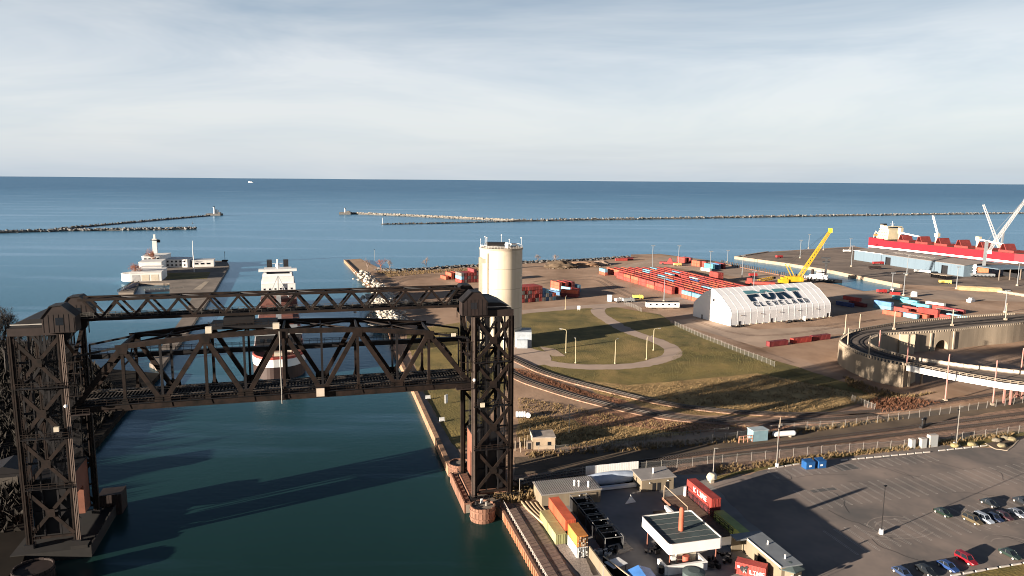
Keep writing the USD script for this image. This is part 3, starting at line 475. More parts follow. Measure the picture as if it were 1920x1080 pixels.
for k, (x, y) in enumerate(((-9.8, -2), (-8, 6), (0, 9.6), (4, -2), (9.7, 1), (-6.6, -7.4))): obj('roof_lamp', MB().tube((x, y, 47.5), (x, y, 51.2 + k % 3 * .6), .07).blob((x, y, 51.4 + k % 3 * .6), .32, 1, 0), white, silo)
obj('annex', MB().box(7, 15, -9, 2, 0, 7.5).box(8, 13, -11, -9, 0, 4), M('blue_grey_steel', (.28, .31, .34), .6), silo)
obj('white_stack', MB().tube((2.2, -27.5, 0), (2.2, -27.5, 10.6), .55, n=16), white, silo)

# ---------------------------------------------------------------- shipping containers
def corrugated(L, W=2.44, amp=.045, pitch=.56):
    pts = []
    def run(a, b, n):
        a, b = vec(a), vec(b); d = (b - a) / np.linalg.norm(b - a); nrm = np.array([-d[1], d[0]]); out = [a]
        for k in range(n):
            for f, o in ((.1, 0), (.25, 1), (.6, 1), (.75, 0)): out.append(a + (b - a) * ((k + f) / n) + nrm * amp * o)
        return out
    h, w = L / 2 - .1, W / 2 - .02
    pts += run((-h, -w), (h, -w), int(L / pitch)) + [(h, w)] + run((h, w), (-h, w), int(L / pitch))[1:] + run((-h, w), (-h, -w), 6)
    return Polygon(pts)
def container_kind(name, col, L=12.19, dark=None, what='shipping container'):
    base = M('paint_' + name, col, .6, .25, .5, spec=.22, obj_space=True, stretch=(1, 1, .4), rand=.26); fr = M('frame_' + name, np.array(col) * .82, .5, .15, 1.0, obj_space=True)
    def make(label, loc, rz, group):
        c = thing(name, label, 'container', loc, rz, group)
        obj('body', MB().prism(corrugated(L), .12, 2.5), base, c)
        m = MB(); h, w = L / 2, 1.22
        for x in (-h, h - .16):
            for y in (-w, w - .16): m.box(x, x + .16, y, y + .16, 0, 2.59)
        obj('corner_post', m, fr, c, kind='stuff')
        obj('bottom_rail', MB().box(-h + .16, h - .16, -w, -w + .12, .02, .16).box(-h + .16, h - .16, w - .12, w, .02, .16), fr, c, kind='stuff')
        obj('roof', MB().box(-h + .02, h - .02, -w + .02, w - .02, 2.5, 2.56), base, c)
        for s in (-1, 1):
            d = obj('door', MB().box(h - .08, h + .0, min(s * .02, s * 1.05), max(s * .02, s * 1.05), .14, 2.46), base, c)
            obj('lock_rod', MB().tube((h + .04, s * .35, .2), (h + .04, s * .35, 2.45), .03, n=6).tube((h + .04, s * .8, .2), (h + .04, s * .8, 2.45), .03, n=6), fr, d, kind='stuff')
        return c
    return Kind(make)
RED40 = container_kind('red_container', (.27, .042, .034)); ORG40 = container_kind('orange_container', (.34, .078, .045)); BLU40 = container_kind('blue_container', (.065, .14, .26))
SKY40 = container_kind('light_blue_container', (.15, .31, .41)); GRY40 = container_kind('grey_container', (.14, .125, .115)); MAR40 = container_kind('maroon_container', (.15, .03, .032)); WHT40 = container_kind('white_container', (.5, .48, .44))
NAVY40 = container_kind('navy_container', (.035, .05, .13)); TEAL40 = container_kind('teal_container', (.08, .25, .30))
CN = {'r': (RED40, 'red'), 'o': (ORG40, 'orange red'), 'b': (BLU40, 'blue'), 's': (SKY40, 'light blue'), 'g': (GRY40, 'grey'), 'm': (MAR40, 'maroon'), 'w': (WHT40, 'white'), 'n': (NAVY40, 'navy'), 't': (TEAL40, 'teal')}
# the big block of rows: rows run away from the lake, two layers
AY = math.radians(-72.5); dy = np.array([math.cos(AY), math.sin(AY)]); cy = np.array([-dy[1], dy[0]])
NTH = ('first', 'second', 'third', 'fourth', 'fifth', 'sixth', 'seventh', 'eighth', 'ninth', 'tenth', 'eleventh', 'twelfth', 'thirteenth')
ORD = ('frontmost',) + NTH[1:9] + ('rearmost',)
special = {(0, 8, 1): 's', (0, 9, 1): 's', (1, 0, 1): 'o', (2, 3, 1): 'm', (3, 5, 1): 'g', (3, 6, 1): 'b', (4, 2, 1): 's', (4, 4, 1): 's', (5, 1, 1): 's', (6, 3, 1): 's', (6, 6, 1): 'n', (7, 0, 1): 's', (7, 5, 1): 'w', (8, 2, 1): 's', (4, 9, 1): 's', (5, 8, 1): 'm', (2, 7, 1): 'o', (8, 5, 1): 'm'}
for r in range(10):
    start = np.array([87.5, 600.0]) + cy * 6.1 * r + dy * (-34 + 1.6 * r if r else 0) * (1 if r else 0)
    n = 12 if r == 0 else int((13.6, 13.6, 13.2, 13, 12.4, 12, 11.6, 11, 10.6)[r - 1])
    for k in range(n):
        if r == 0 and k in (7,): continue
        for z in (0, 1):
            if z == 1 and (r, k) in ((0, 11), (3, 12), (6, 4)): continue
            p = start + dy * (k * 13.0 + 6.1 + rnd.uniform(-.25, .25)) + cy * rnd.uniform(-.15, .15)
            c = special.get((r, k, z), 'o' if rnd.random() < .22 else 'r')
            lay = 'upper' if z else 'lower'
            CN[c][0].put('%s container, %s from the lake end of the %s yard row, %s layer' % (CN[c][1], NTH[k], ORD[r], lay), (p[0], p[1], 2.03 + 2.6 * z), AY + rnd.uniform(-.012, .012), 'containers in the long yard rows')
for z in range(3):
    for k in range(2):
        p = vec((162.83, 582.21, 2)[:2]) + cy * 2.6 * k; RED40.put('%s red container in the %s column of the three high stack behind the yard' % (('lowest', 'middle', 'topmost')[z], ('left', 'right')[k]), (p[0], p[1], 2.03 + 2.6 * z), AY, 'three high red stack at the far end of the yard')
def put(c, where, label, rz, z=0, group=None): return CN[c][0].put(label, (where[0], where[1], 2.06 + 2.6 * z), math.radians(rz), group)
put('o', (77.9, 620.27, 2), 'lone orange red container left of the yard rows', -72); put('s', (77.9, 620.27, 2), 'light blue container on top of the lone orange one', -72, 1)
# stack right of the silo foot, doors towards the camera
P0, E24 = vec((7.41, 472.33, 2)[:2]), np.array([math.cos(math.radians(27)), math.sin(math.radians(27))]); L24 = np.array([E24[1], -E24[0]])
cols = ['rrgr', 'ggrr', 'rmgr', 'rrrr', 'gmrr', 'rrmr', 'gbb', 'bgs', 'gb', 'so']
for k, col in enumerate(cols):
    for z, c in enumerate(col):
        p = P0 + E24 * 2.62 * k - L24 * (6.2 + rnd.uniform(-.3, .3)); put(c, p, '%s container, %s column, %s, stack right of the silo' % (CN[c][1], ('first', 'second', 'third', 'fourth', 'fifth', 'sixth', 'seventh', 'eighth', 'ninth', 'tenth')[k], ('lowest', 'second level', 'third level', 'topmost')[z]), 27 - 90, z, 'container stack right of the silo')
q = lambda a, b: vec(a)[:2] + E24 * b
for k, c in enumerate(('o', 'r', 'm', 's')):
    p = vec((31.83, 519.34, 2)[:2]) + E24 * 5.2 * k
    for z in (0, 1, 2)[: 3 if k < 3 else 2]: put('s' if z == 0 and k == 0 else c, p, '%s container, %s column, %s, small cluster behind the silo stack' % (CN['s' if z == 0 and k == 0 else c][1], NTH[k], ('lowest', 'middle', 'topmost')[z]), -63, z, 'small container cluster')
put('b', (30.12, 509.4, 2), 'blue container standing askew in front of the small cluster', -48); put('s', (37.84, 512.22, 2), 'light blue container lying askew beside the red one', -50, 1); put('r', (42.39, 507.61, 2), 'red container askew at the right of the small cluster', -52, 1); put('b', (37.84, 512.22, 2), 'blue container under the askew light blue one', -50); put('m', (42.39, 507.61, 2), 'maroon container under the askew red one', -52)
o = put('o', (39.78, 498.07, 2), 'orange red container tipped in front of the small cluster', -20, 1); put('m', (39.78, 498.07, 2), 'maroon container under the tipped orange one', -20)
# stack left of the silo
P1 = vec((-38.11, 561.82, 2)[:2])
for k in range(7):
    for z in range(3 if k != 4 else 4):
        c = 'rrgrmgr'[(k * 2 + z) % 7]; p = P1 + E24 * 2.62 * k - L24 * 6.2; put('s' if (k, z) == (0, 1) else c, p, '%s container, %s column, %s, stack left of the silo' % (CN['s' if (k, z) == (0, 1) else c][1], NTH[k], ('lowest', 'second level', 'third level', 'topmost')[z]), -63, z, 'container stack left of the silo')
for k in range(3):
    for z in range(1 + (k > 0)): p = vec((-48.17, 573.28, 2)[:2]) + E24 * 4.5 * k - L24 * 14; put('o', p, 'orange red container, %s of three stepping down behind the silo stack, level %d' % (NTH[k], z + 1), -63, z, 'containers stepping down behind the silo stack')
put('r', (-0.14, 660.68, 2), 'lone red container at the shore right of the silo', 24); put('r', (-0.14, 660.68, 2), 'red container on top of the lone one at the shore', 24, 1)
# jetty containers
put('r', (109.54, 730.18, 2), 'red container at the shore left of the jetty', 12); put('m', (116.26, 735.55, 2), 'maroon container at the shore beside the red one', 12)
for k, (a, b, c) in enumerate(((1278, 492, 'r'), (1290, 494, 'm'), (1306, 499, 'o'), (1318, 501, 'r'), (1328, 504, 't'), (1338, 504, 'b'), (1345, 503, 'm'))):
    for z in range(2): put(c, {0: (167.7, 719.95, 2), 1: (173.61, 720.36, 2), 2: (174.78, 688.93, 2), 3: (179.32, 684.95, 2), 4: (180.38, 664.36, 2), 5: (186.97, 668.82, 2), 6: (192.64, 673.27, 2)}[k], '%s %s container of the %s pair at the jetty root' % (('bottom', 'top')[z], CN[c][1], NTH[k]), -66, z, 'containers at the jetty root')
put('w', (174.26, 652.15, 2), 'white container in front of the teal one by the jetty', -66)
# row of three and the white trailer in front of the hall
for k, p in enumerate(((130.83, 352.35, 2), (145.37, 360.02, 2), (157.79, 366.65, 2))): put('m' if k != 1 else 'r', p, ('leftmost dark red container of the three in line before the ramp', 'middle red container of the three in line before the ramp', 'rightmost dark red container of the three in line before the ramp')[k], 25, 0, 'three red containers in line')
# cluster right of the hall
AZ = -62
for c, p, z, lab in (('n', (216.9, 469.7, 2), 0, 'navy container in the shade right of the hall'), ('m', (225.42, 470.09, 2), 0, 'maroon container in the shade right of the hall'), ('r', (224.4, 476.21, 2), 1, 'red container end standing out of the shade'), ('s', (236.41, 458.72, 2), 0, 'light blue container under the blue one right of the hall'), ('b', (236.41, 458.72, 2), 1, 'blue container on top of the light blue one'),
        ('t', (267.28, 495.49, 2), 0, 'teal container, farthest of the teal line'), ('t', (265.72, 482.34, 2), 0, 'teal container, middle of the teal line'), ('t', (264.46, 465.85, 2), 0, 'teal container, nearest of the teal line'),
        ('o', (231.98, 438.2, 2), 0, 'orange red container at the left end of the ramp cluster'), ('r', (243.46, 451.43, 2), 0, 'red container behind the orange one'), ('s', (237.8, 431.49, 2), 0, 'light blue container between two red ones'), ('r', (252.37, 453.7, 2), 0, 'red container, second from left of the ramp cluster'), ('o', (244.02, 431.75, 2), 0, 'orange red container in the middle of the ramp cluster'), ('r', (251.25, 433.77, 2), 0, 'red container right of the middle of the ramp cluster'), ('r', (251.25, 433.77, 2), 1, 'red container stacked in the ramp cluster'),
        ('r', (256.11, 428.85, 2), 0, 'long side red container behind the ramp parapet'), ('g', (268.86, 445.16, 2), 0, 'grey container behind the ramp parapet'), ('s', (264.85, 427.53, 2), 0, 'light blue container at the right end of the ramp cluster'), ('m', (276.19, 449.14, 2), 0, 'maroon container at the far right of the ramp cluster'), ('r', (270.91, 460.26, 2), 0, 'red container at the back of the ramp cluster'), ('w', (277.56, 472.48, 2), 0, 'white container at the back of the ramp cluster')):
    put(c, p, lab, AZ, z)

# ---------------------------------------------------------------- white membrane hall
HA = math.radians(24.3)
hall = thing('membrane_hall', 'long white fabric hall with large port lettering on its roof', 'hall', (122.0, 399.8, 2), HA)
W_, L_ = 33.0, 75.0
prof = [(0, 0), (0, 7.2), (.5, 8.8), (1.6, 10.0), (9.5, 15.9), (16.5, 19.0)]
prof = prof + [(W_ - a, b) for a, b in prof[-2::-1]]
hallm = M('white_membrane', (.70, .695, .70), .45, .04, .3, spec=.3)
nb = 16; ribs = np.linspace(0, L_, nb + 1)
def hall_panel(x0, x1, bulge=.0):
    m = MB(); sub = np.linspace(x0, x1, 6); P = np.array(prof)
    ctr = np.array([W_ / 2, 4.0]); rows = []
    for x in sub:
        f = -bulge * math.sin(math.pi * (x - x0) / (x1 - x0)) if 0 < x - x0 < x1 - x0 else 0
        d = P - ctr; d = d / np.linalg.norm(d, axis=1)[:, None]; d[[0, -1]] = 0; rows.append(np.c_[np.full(len(P), x), P[:, 0] + d[:, 0] * f, P[:, 1] + d[:, 1] * f])
    v = np.vstack(rows); n = len(P); f = [[i * n + j, i * n + j + 1, (i + 1) * n + j + 1, (i + 1) * n + j] for i in range(len(sub) - 1) for j in range(n - 1)]
    return m.add(v, [q[::-1] for q in f])
for k in range(nb): obj('membrane_panel', hall_panel(ribs[k], ribs[k + 1]), hallm, hall)
for x in ribs:
    m = MB()
    for (a, b), (c, d) in zip(prof[:-1], prof[1:]): m.bar((x, a, b), (x, c, d), .22, .1)
    obj('rib', m, hallm, hall)
for x in (.02, L_ - .02): obj('gable_wall', MB().add([(x, a, b) for a, b in prof] + [(x, W_ / 2, 0)], [[i, i + 1, len(prof)] for i in range(len(prof) - 1)]), hallm, hall)
obj('gable_door', MB().box(-.12, .0, 12.6, 18.2, 0, 6.6), M('hall_door', (.55, .53, .50), .5, .05), hall)
obj('gable_vent', MB().box(-.12, 0, 14.4, 15.8, 11.6, 13.2), black, hall)
obj('side_door', MB().box(-.12, 0, 24.4, 25.4, 0, 2.4), black, hall)
for k in (1, 6, 16): obj('side_door', MB().box(ribs[k] + .9, ribs[k] + 2.0, -.1, 0, 0, 2.5) if k < 16 else MB().box(L_ - 2.6, L_ - 1.5, -.1, 0, 0, 2.5), black, hall)
for k in range(1, 16, 3): obj('wall_lamp', MB().box(ribs[k] + 2, ribs[k] + 2.9, -.5, 0, 5.6, 5.9), conc_dark, hall)
obj('base_blocks', (lambda m: [m.box(x - .8, x + .8, -.6, 0, 0, .55) for x in ribs] and m)(MB()), conc, hall, kind='stuff')
a0, b0 = np.array(prof[3]), np.array(prof[4]); sl = (b0 - a0) / np.linalg.norm(b0 - a0)
def roof_text(mesh, x, h, mat, name, split=None):
    """lay flat lettering (x right, y up) on the front roof slope, h metres up the slope from the eave bend"""
    v = mesh.vertices; parts = []
    d = v[:, 1] + h; seg = np.linalg.norm(b0 - a0)
    c0 = np.array(prof[5]); sl2 = (c0 - b0) / np.linalg.norm(c0 - b0)
    yz = np.where(d[:, None] < seg, a0 + d[:, None] * sl, b0 + (d[:, None] - seg) * sl2)
    nr = np.array([-sl[1], sl[0]]); yz = yz + nr * (v[:, 2][:, None] + .25)
    return obj(name, MB().add(np.c_[x + v[:, 0], yz], mesh.faces), mat, hall)
navy, tealm = M('navy_lettering', (.005, .02, .042), .7, .1, spec=.2), M('teal_lettering', (.085, .21, .245), .7, .1, spec=.2)
def shape_mesh(poly):
    return trimesh.util.concatenate([trimesh.creation.extrude_polygon(g, .05, engine='earcut').subdivide_to_size(2.0) for g in getattr(poly, 'geoms', [poly])])
B_ = shapely.box
def ring(cx, cy, r0, r1): return shapely.Point(cx, cy).buffer(r1).difference(shapely.Point(cx, cy).buffer(r0))
HL = 9.2
lets = [
    B_(0, 0, 3.2, 5.5).union(B_(3.2, 3.4, 7.0, 5.5)).union(B_(0, 6.1, 7.2, HL)).union(shapely.Point(6.6, 6.1).buffer(2.6).intersection(B_(6, 6.1, 10, 9.2))),
    shapely.affinity.scale(shapely.Point(14.0, 4.9).buffer(1), 4.3, 4.6).difference(B_(12.9, 2.6, 15.1, 7.2)),
    B_(19.8, 0, 22.9, 5.5).union(B_(19.8, 6.1, 27.2, HL)).union(Polygon([(22.9, 5.5), (26.6, 5.5), (29.0, 0), (25.7, 0), (23.6, 4.2), (22.9, 4.2)])),
    B_(32.2, 0, 35.2, 5.5).union(B_(30.0, 6.1, 37.4, HL)),
]
for k, s in enumerate(lets):
    up, lo = s.intersection(B_(-1, 6.1, 40, 10)), s.intersection(B_(-1, -1, 40, 5.5))
    roof_text(shape_mesh(shapely.affinity.scale(lo, 1.08, 1.0, origin=(0, 0))), 17.6, 3.4, navy, 'roof_letter'); roof_text(shape_mesh(shapely.affinity.scale(up, 1.08, 1.0, origin=(0, 0))), 17.6, 3.4, tealm, 'roof_letter')
x = 17.6
for ch in 'CLEVELAND':
    t = meshkit.text_mesh(ch, 3.2, .05, True); roof_text(t, x, -.5, navy, 'roof_letter'); x += 4.75
for k, (x, d, s) in enumerate(((3, -3, 4), (42, -4, 7), (50, -3.5, 5))):
    dc = thing('debris_pile', ('dark scrap heap at the front left corner of the white hall', 'dark scrap line along the middle of the hall front', 'scrap and a white tank beside the hall front')[k], 'debris', (122 + x * math.cos(HA) - d * math.sin(HA) * 1, 399.8 + x * math.sin(HA) + d * math.cos(HA), 2), HA)
    m = MB()
    for j in range(14): m.cbox((rnd.uniform(-s, s), rnd.uniform(-1, 1), rnd.uniform(.1, .9)), (rnd.uniform(.5, 3), rnd.uniform(.3, 1), rnd.uniform(.2, .9)), rnd.uniform(0, 3))
    obj('scrap', m, steel_dark, dc, kind='stuff')
    if k == 2: obj('tank', MB().tube((0, -1, .2), (0, -1, 3.2), .9, n=14), white, dc)

# ---------------------------------------------------------------- curved concrete ramp and bridge
ZD = 11.0
outer = smooth_line([(370.85, 432.49), (304.32, 402.85), (266.98, 391.52), (239.53, 382.62), (218.1, 374.31), (198.19, 364.98), (178.99, 353.45), (163.27, 342.7), (152.17, 329.24), (146.92, 320.16), (145.03, 309.11), (145.54, 296.5), (148.83, 286.24), (153.89, 280.01)], 6)
inner = smooth_line([(349.12, 406.49), (288.75, 381.67), (254, 363.77), (231.23, 355.49), (213.41, 347.72), (196.07, 342.1), (184.38, 339.23), (174.67, 336.47), (166.39, 329.76), (160.56, 321.73), (157.35, 313.12), (157.26, 303.57), (160.49, 293.76), (163.31, 288.46)], 6)
vd = thing('concrete_ramp', 'curved concrete railway ramp with parapets and an arch', 'viaduct')
stage.GetPrimAtPath(vd).GetAttribute('xformOp:translate').Set(Gf.Vec3d(0, 0, 0))
conc_v = M('viaduct_concrete', (.30, .24, .175), .9, .25, .12, stretch=(1, 1, .3), detail=8)
deck_poly = Polygon(np.vstack([outer, inner[::-1]]))
obj('deck', MB().prism(deck_poly.buffer(0), ZD - .5, ZD - .02), M('deck_ballast', (.11, .085, .068), .95, .35, .25, col2=(.16, .125, .10), detail=8), vd)
def wall_strip(line, z0, z1, th, mat, name, cut=None):
    d = LineString(line).buffer(th / 2, cap_style=2)
    if cut is not None: d = d.difference(cut)
    for g in getattr(d, 'geoms', [d]): obj(name, MB().prism(g, z0, z1), mat, vd)
arch_c = vec((210.71, 352.8, 2)[:2]); 
# nearest point of the inner line to the arch centre pixel
kk = int(np.argmin([abs(p[0] / p[1] - arch_c[0] / arch_c[1]) for p in inner[:34]])); ac = inner[kk]; at_ = inner[kk + 1] - inner[kk - 1]; at_ /= np.linalg.norm(at_)
cut = LineString([ac - at_ * 4.6, ac + at_ * 4.6]).buffer(2.5, cap_style=2)
wall_strip(outer, 1.9, ZD - .02, .9, conc_v, 'retaining_wall')
wall_strip(inner, 1.9, ZD - .02, .9, conc_v, 'retaining_wall', cut)
# the arched opening: a spandrel with a half round cut, and a barrel behind it
m = trimesh.creation.extrude_polygon(B_(-4.65, 0, 4.65, ZD - 2).difference(shapely.Point(0, 1.0).buffer(4.0)).difference(B_(-4, -1, 4, 1.0)), .9, engine='earcut')
wdir = at_ if at_[0] > 0 else -at_; nd = np.array([wdir[1], -wdir[0]])
def place(v): return np.c_[ac[0] + wdir[0] * v[:, 0] - nd[0] * (v[:, 2] - .45), ac[1] + wdir[1] * v[:, 0] - nd[1] * (v[:, 2] - .45), 2 + v[:, 1]]
obj('arch_wall', MB().add(place(m.vertices), m.faces[:, ::-1]), conc_v, vd)
arc = [(4.0 * math.cos(a), 1 + 4.0 * math.sin(a)) for a in np.linspace(0, math.pi, 20)]; arc = [(4.0, 0)] + arc + [(-4.0, 0)]
v = np.array([(a, b, z) for z in (.9, 12.0) for a, b in arc]); n_ = len(arc)
obj('arch_barrel', MB().add(place(v), [[i, i + 1, i + 1 + n_, i + n_] for i in range(n_ - 1)]), conc_v, vd)
for e in (-7.2, 7.2): p = ac + wdir * e + nd * .6; obj('pilaster', MB().cbox((p[0], p[1], 6.4), (.8, .5, 9.0), math.atan2(wdir[1], wdir[0])), conc, vd)
p = vec((197.77, 360.67, 2)[:2]); pk = inner[int(np.argmin([abs(p[0] / p[1] - q[0] / q[1]) for q in inner[:48]]))]
obj('corner_block', MB().cbox((pk[0] + nd[0] * 1.2, pk[1] + nd[1] * 1.2, 6.6), (7.0, 2.6, 9.4), math.atan2(wdir[1], wdir[0]) - .35), M('clean_concrete', (.42, .35, .25), .85, .1), vd)
obj('end_wall', MB().bar((*outer[-1], 6.4), (*inner[-1], 6.4), 1.2, 9.0), conc_v, vd)
# parapets: coping on balusters
for line in (outer, inner):
    ls = LineString(line); N_ = int(ls.length / 1.5); pts = [np.array(ls.interpolate(k * ls.length / N_).coords[0]) for k in range(N_ + 1)]
    d = [math.atan2(*(pts[min(k + 1, N_)] - pts[max(k - 1, 0)])[::-1]) for k in range(N_ + 1)]
    near = [k for k in range(N_ + 1)]
    for k in near[:: 1][-130:]: obj('baluster', MB().cbox((*pts[k], ZD + .5), (.62, .4, 1.0), d[k]), conc, vd)
    obj('coping', MB().prism(LineString(line).buffer(.27, cap_style=2), ZD + 1.0, ZD + 1.2), conc, vd)
mid = (lambda a, b: [(np.array(a.interpolate(t, normalized=True).coords[0]) + np.array(b.interpolate(t, normalized=True).coords[0])) / 2 for t in np.linspace(0, 1, 60)])(LineString(outer), LineString(inner))
mid = LineString(mid)
for off in (-3.2, -1.7, 1.7, 3.2):
    try: obj('rail', MB().prism(mid.parallel_offset(abs(off), 'left' if off < 0 else 'right').buffer(.09, cap_style=2), ZD, ZD + .18), steel_dark, vd)
    except Exception: pass
for off in (-2.45, 2.45):
    obj('track_bed', MB().prism(mid.parallel_offset(abs(off), 'left' if off < 0 else 'right').buffer(1.3, cap_style=2), ZD - .01, ZD + .03), M('track_dark_%d' % (off > 0), (.055, .043, .036), .95, .3, .8), vd)  # dark strip under each pair of rails
# girder bridge from the ramp's end to the right
gb = thing('girder_bridge', 'white plate girder rail bridge leaving the curved ramp', 'bridge'); stage.GetPrimAtPath(gb).GetAttribute('xformOp:translate').Set(Gf.Vec3d(0, 0, 0))
na = [vec((154.71, 278.78, 11)), vec((164.86, 265.67, 11)), vec((175.96, 254.44, 11)), vec((191.44, 244.23, 11)), vec((211.55, 235.52, 11))]
fa = [vec((163.38, 285.84, 11)), vec((175.23, 276.14, 11)), vec((188.89, 267.9, 11)), vec((207.38, 260.29, 11)), vec((229.94, 252.54, 11))]
for k in range(4):
    obj('girder', MB().bar(na[k] - [0, 0, .8], na[k + 1] - [0, 0, .8], .4, 2.2), white, gb); obj('girder', MB().bar(fa[k] - [0, 0, .8], fa[k + 1] - [0, 0, .8], .4, 2.2), conc_dark, gb)
    a, b, c, d = na[k], na[k + 1], fa[k + 1], fa[k]
    obj('deck', MB().hexa([p - [0, 0, .25] for p in (a, b, c, d)], [p + [0, 0, .1] for p in (a, b, c, d)]), tarmac, gb)
    obj('railing', railing(MB(), na[k] + [0, 0, .3], na[k + 1] + [0, 0, .3], 1.2, 2.2, .06), conc, gb); obj('railing_panel', MB().bar(fa[k] + [0, 0, .9], fa[k + 1] + [0, 0, .9], .08, 1.0), M('pale_panel_%d' % k, (.5, .45, .38), .7), gb)
    obj('railing', railing(MB(), fa[k] + [0, 0, .3], fa[k + 1] + [0, 0, .3], 1.3, 2.2, .07), conc, gb)
    for t in (.36, .64):
        p, q = na[k] * (1 - t) + fa[k] * t, na[k + 1] * (1 - t) + fa[k + 1] * t; obj('rail', MB().bar(p + [0, 0, .2], q + [0, 0, .2], .16, .18), steel_dark, gb)
obj('pier_column', MB().bar(vec((157.27, 280.93, 2)), vec((157.27, 280.93, 2)) + [0, 0, 7.4], .6), conc, gb); obj('pier_column', MB().bar(vec((165, 285.74, 2)), vec((165, 285.74, 2)) + [0, 0, 7.6], .6), conc, gb)
pinks = M('faded_red_steel', (.36, .17, .145), .6, .2, .5)
for k, (a, b) in enumerate((((180.93, 259.92, 2), (191.42, 267.51, 2)), ((182.01, 258.02, 2), (191.9, 266.17, 2)))):
    a, b = vec(a), vec(b); m = MB().bar(a, a + [0, 0, 7.2], .55).bar(b, b + [0, 0, 7.2], .55).bar(a + [0, 0, .5], b + [0, 0, 6.5], .22).bar(b + [0, 0, .5], a + [0, 0, 6.5], .22)
    obj('trestle', m, pinks, gb)

# catenary poles: slim tapered columns, each standing where its foot is seen
def cat_pole(label, loc, h):
    c = thing('catenary_pole', label, 'pole', loc, 0, 'catenary poles of the ramp railway')
    obj('shaft', MB().tube((0, 0, .9), (0, 0, h), .28, .2, n=10), pinks if 'pink' in label else conc, c); obj('footing', MB().box(-.6, .6, -.6, .6, 0, .9), conc, c)
    obj('bracket', MB().bar((0, 0, h - 1.0), (1.4, 0, h - .7), .08).tube((0, 0, h - 1.4), (.5, 0, h - 1.4), .12, n=6), steel_dark, c); return c
for lab, p, h in (('pink catenary pole standing in the dirt before the girder bridge', (160.39, 261.34, 2), 18), ('pink catenary pole right of the trestle foot', (175.25, 257.21, 2), 16.8), ('pink catenary pole on the end of the curved wall', (155.16, 279.63, 11), 9.2), ('pink catenary pole at the right edge behind the girder bridge', (216.91, 302.85, 2), 11),
        ('pale catenary pole behind the left bend of the ramp', (146.44, 311.7, 11), 8.4), ('pink catenary pole on the inner parapet of the bend', (158.35, 308.06, 11), 8.2), ('pale catenary pole on the outer wall of the bend', (147.33, 294.25, 11), 8.6), ('pale catenary pole on the far parapet beside the white blocks', (186.33, 349.86, 11), 9.0), ('pale catenary pole above the arch on the ramp deck', (220.95, 360.41, 11), 8.4), ('pale catenary pole behind the red containers near the ramp', (188.52, 389.11, 2), 9.5), ('thin pale pole left of the ramp bend', (176.18, 379.02, 2), 11), ('pale pole on the far end of the ramp deck', (259.07, 377.46, 11), 9.0)):
    cat_pole(lab, p, h)

# ---------------------------------------------------------------- railway tracks
def track(name, label, pts, z, gauge=1.435, sleepers=True, bed=None, bw=2.0):
    t = thing(name, label, 'railway track'); stage.GetPrimAtPath(t).GetAttribute('xformOp:translate').Set(Gf.Vec3d(0, 0, 0)); ln = LineString(smooth_line(pts, 8))
    for s in ('left', 'right'): obj('rail', MB().prism(ln.parallel_offset(gauge / 2, s).buffer(.09, cap_style=2), z + .15, z + .34), iron_rail, t)
    n = int(ln.length / .85); m = MB()
    for k in range(n):
        p, q = ln.interpolate(k * .85), ln.interpolate(k * .85 + .1); m.cbox((p.x, p.y, z + .08), (.28, 2.6, .18), math.atan2(q.y - p.y, q.x - p.x))
    obj('sleepers', m, M('sleeper_%s' % t[-3:], (.05, .036, .03), .95, .3, 2.0), t, kind='stuff')
    if bed is not None: obj('ballast_bed', MB().prism(ln.buffer(bw, cap_style=2), 1.9, z), bed, t)
    return t
track('railway_track', 'curving railway track nearest the loop road', [(-2.19, 326.02), (3.8, 315.37), (8.09, 307.12), (13.47, 298.04), (22.67, 286.37), (32.91, 275.97), (42.01, 267.29), (52.02, 258.51), (63.12, 251.83), (78.63, 246.49), (94.59, 244.25), (106.98, 244.27), (126.52, 247.98), (142.28, 252.92), (160.4, 260.68), (182.52, 269.34), (213.24, 283.26), (261.68, 305.94)], 2.35, bed=ballast, bw=2.4)
track('railway_track', 'curving railway track passing the white tanks', [(-6.63, 306.67), (0.28, 295.52), (6.7, 283.95), (15.51, 272.93), (23.78, 263.72), (31.84, 256.05), (39.4, 249.7), (53.24, 240.94), (68.39, 236.3), (78.7, 234.92), (90.49, 236.01), (112.41, 239.85), (126.1, 244.45)], 2.35, bed=ballast, bw=3.2)
sheet('rust_ballast_strip', [(0.73, 305.09), (5.96, 303.47), (17.41, 284.65), (30.68, 268.72), (43.31, 258.93), (38.65, 253.7), (26.3, 265.15), (13.03, 282.19), (3.6, 294.78)], .07, redstone, 'rust red ballast between the two curving tracks', 'gravel')
sheet('rust_ballast_strip', [(20.52, 242.43), (32.29, 248.61), (44.68, 244.18), (61.32, 236.68), (81.23, 231.78), (107.72, 236.15), (90.69, 228.89), (58.5, 225.12), (38.87, 230.79), (23.18, 231.47)], .075, redstone, 'rust red stones below the lower curving track', 'gravel')
track('railway_track', 'main line track on the far side of the wired corridor', [(1.55, 185.27), (6.18, 188.17), (37.1, 200.11), (68, 211.26), (116.33, 226.94), (182.76, 248.78), (256.2, 274.14)], 2.12)
track('railway_track', 'main line track on the near side of the wired corridor', [(3.92, 182.91), (7.51, 185.04), (36.36, 195.79), (66.55, 206.48), (113.68, 221.47), (177.82, 241.71), (249.22, 266.33)], 2.12)

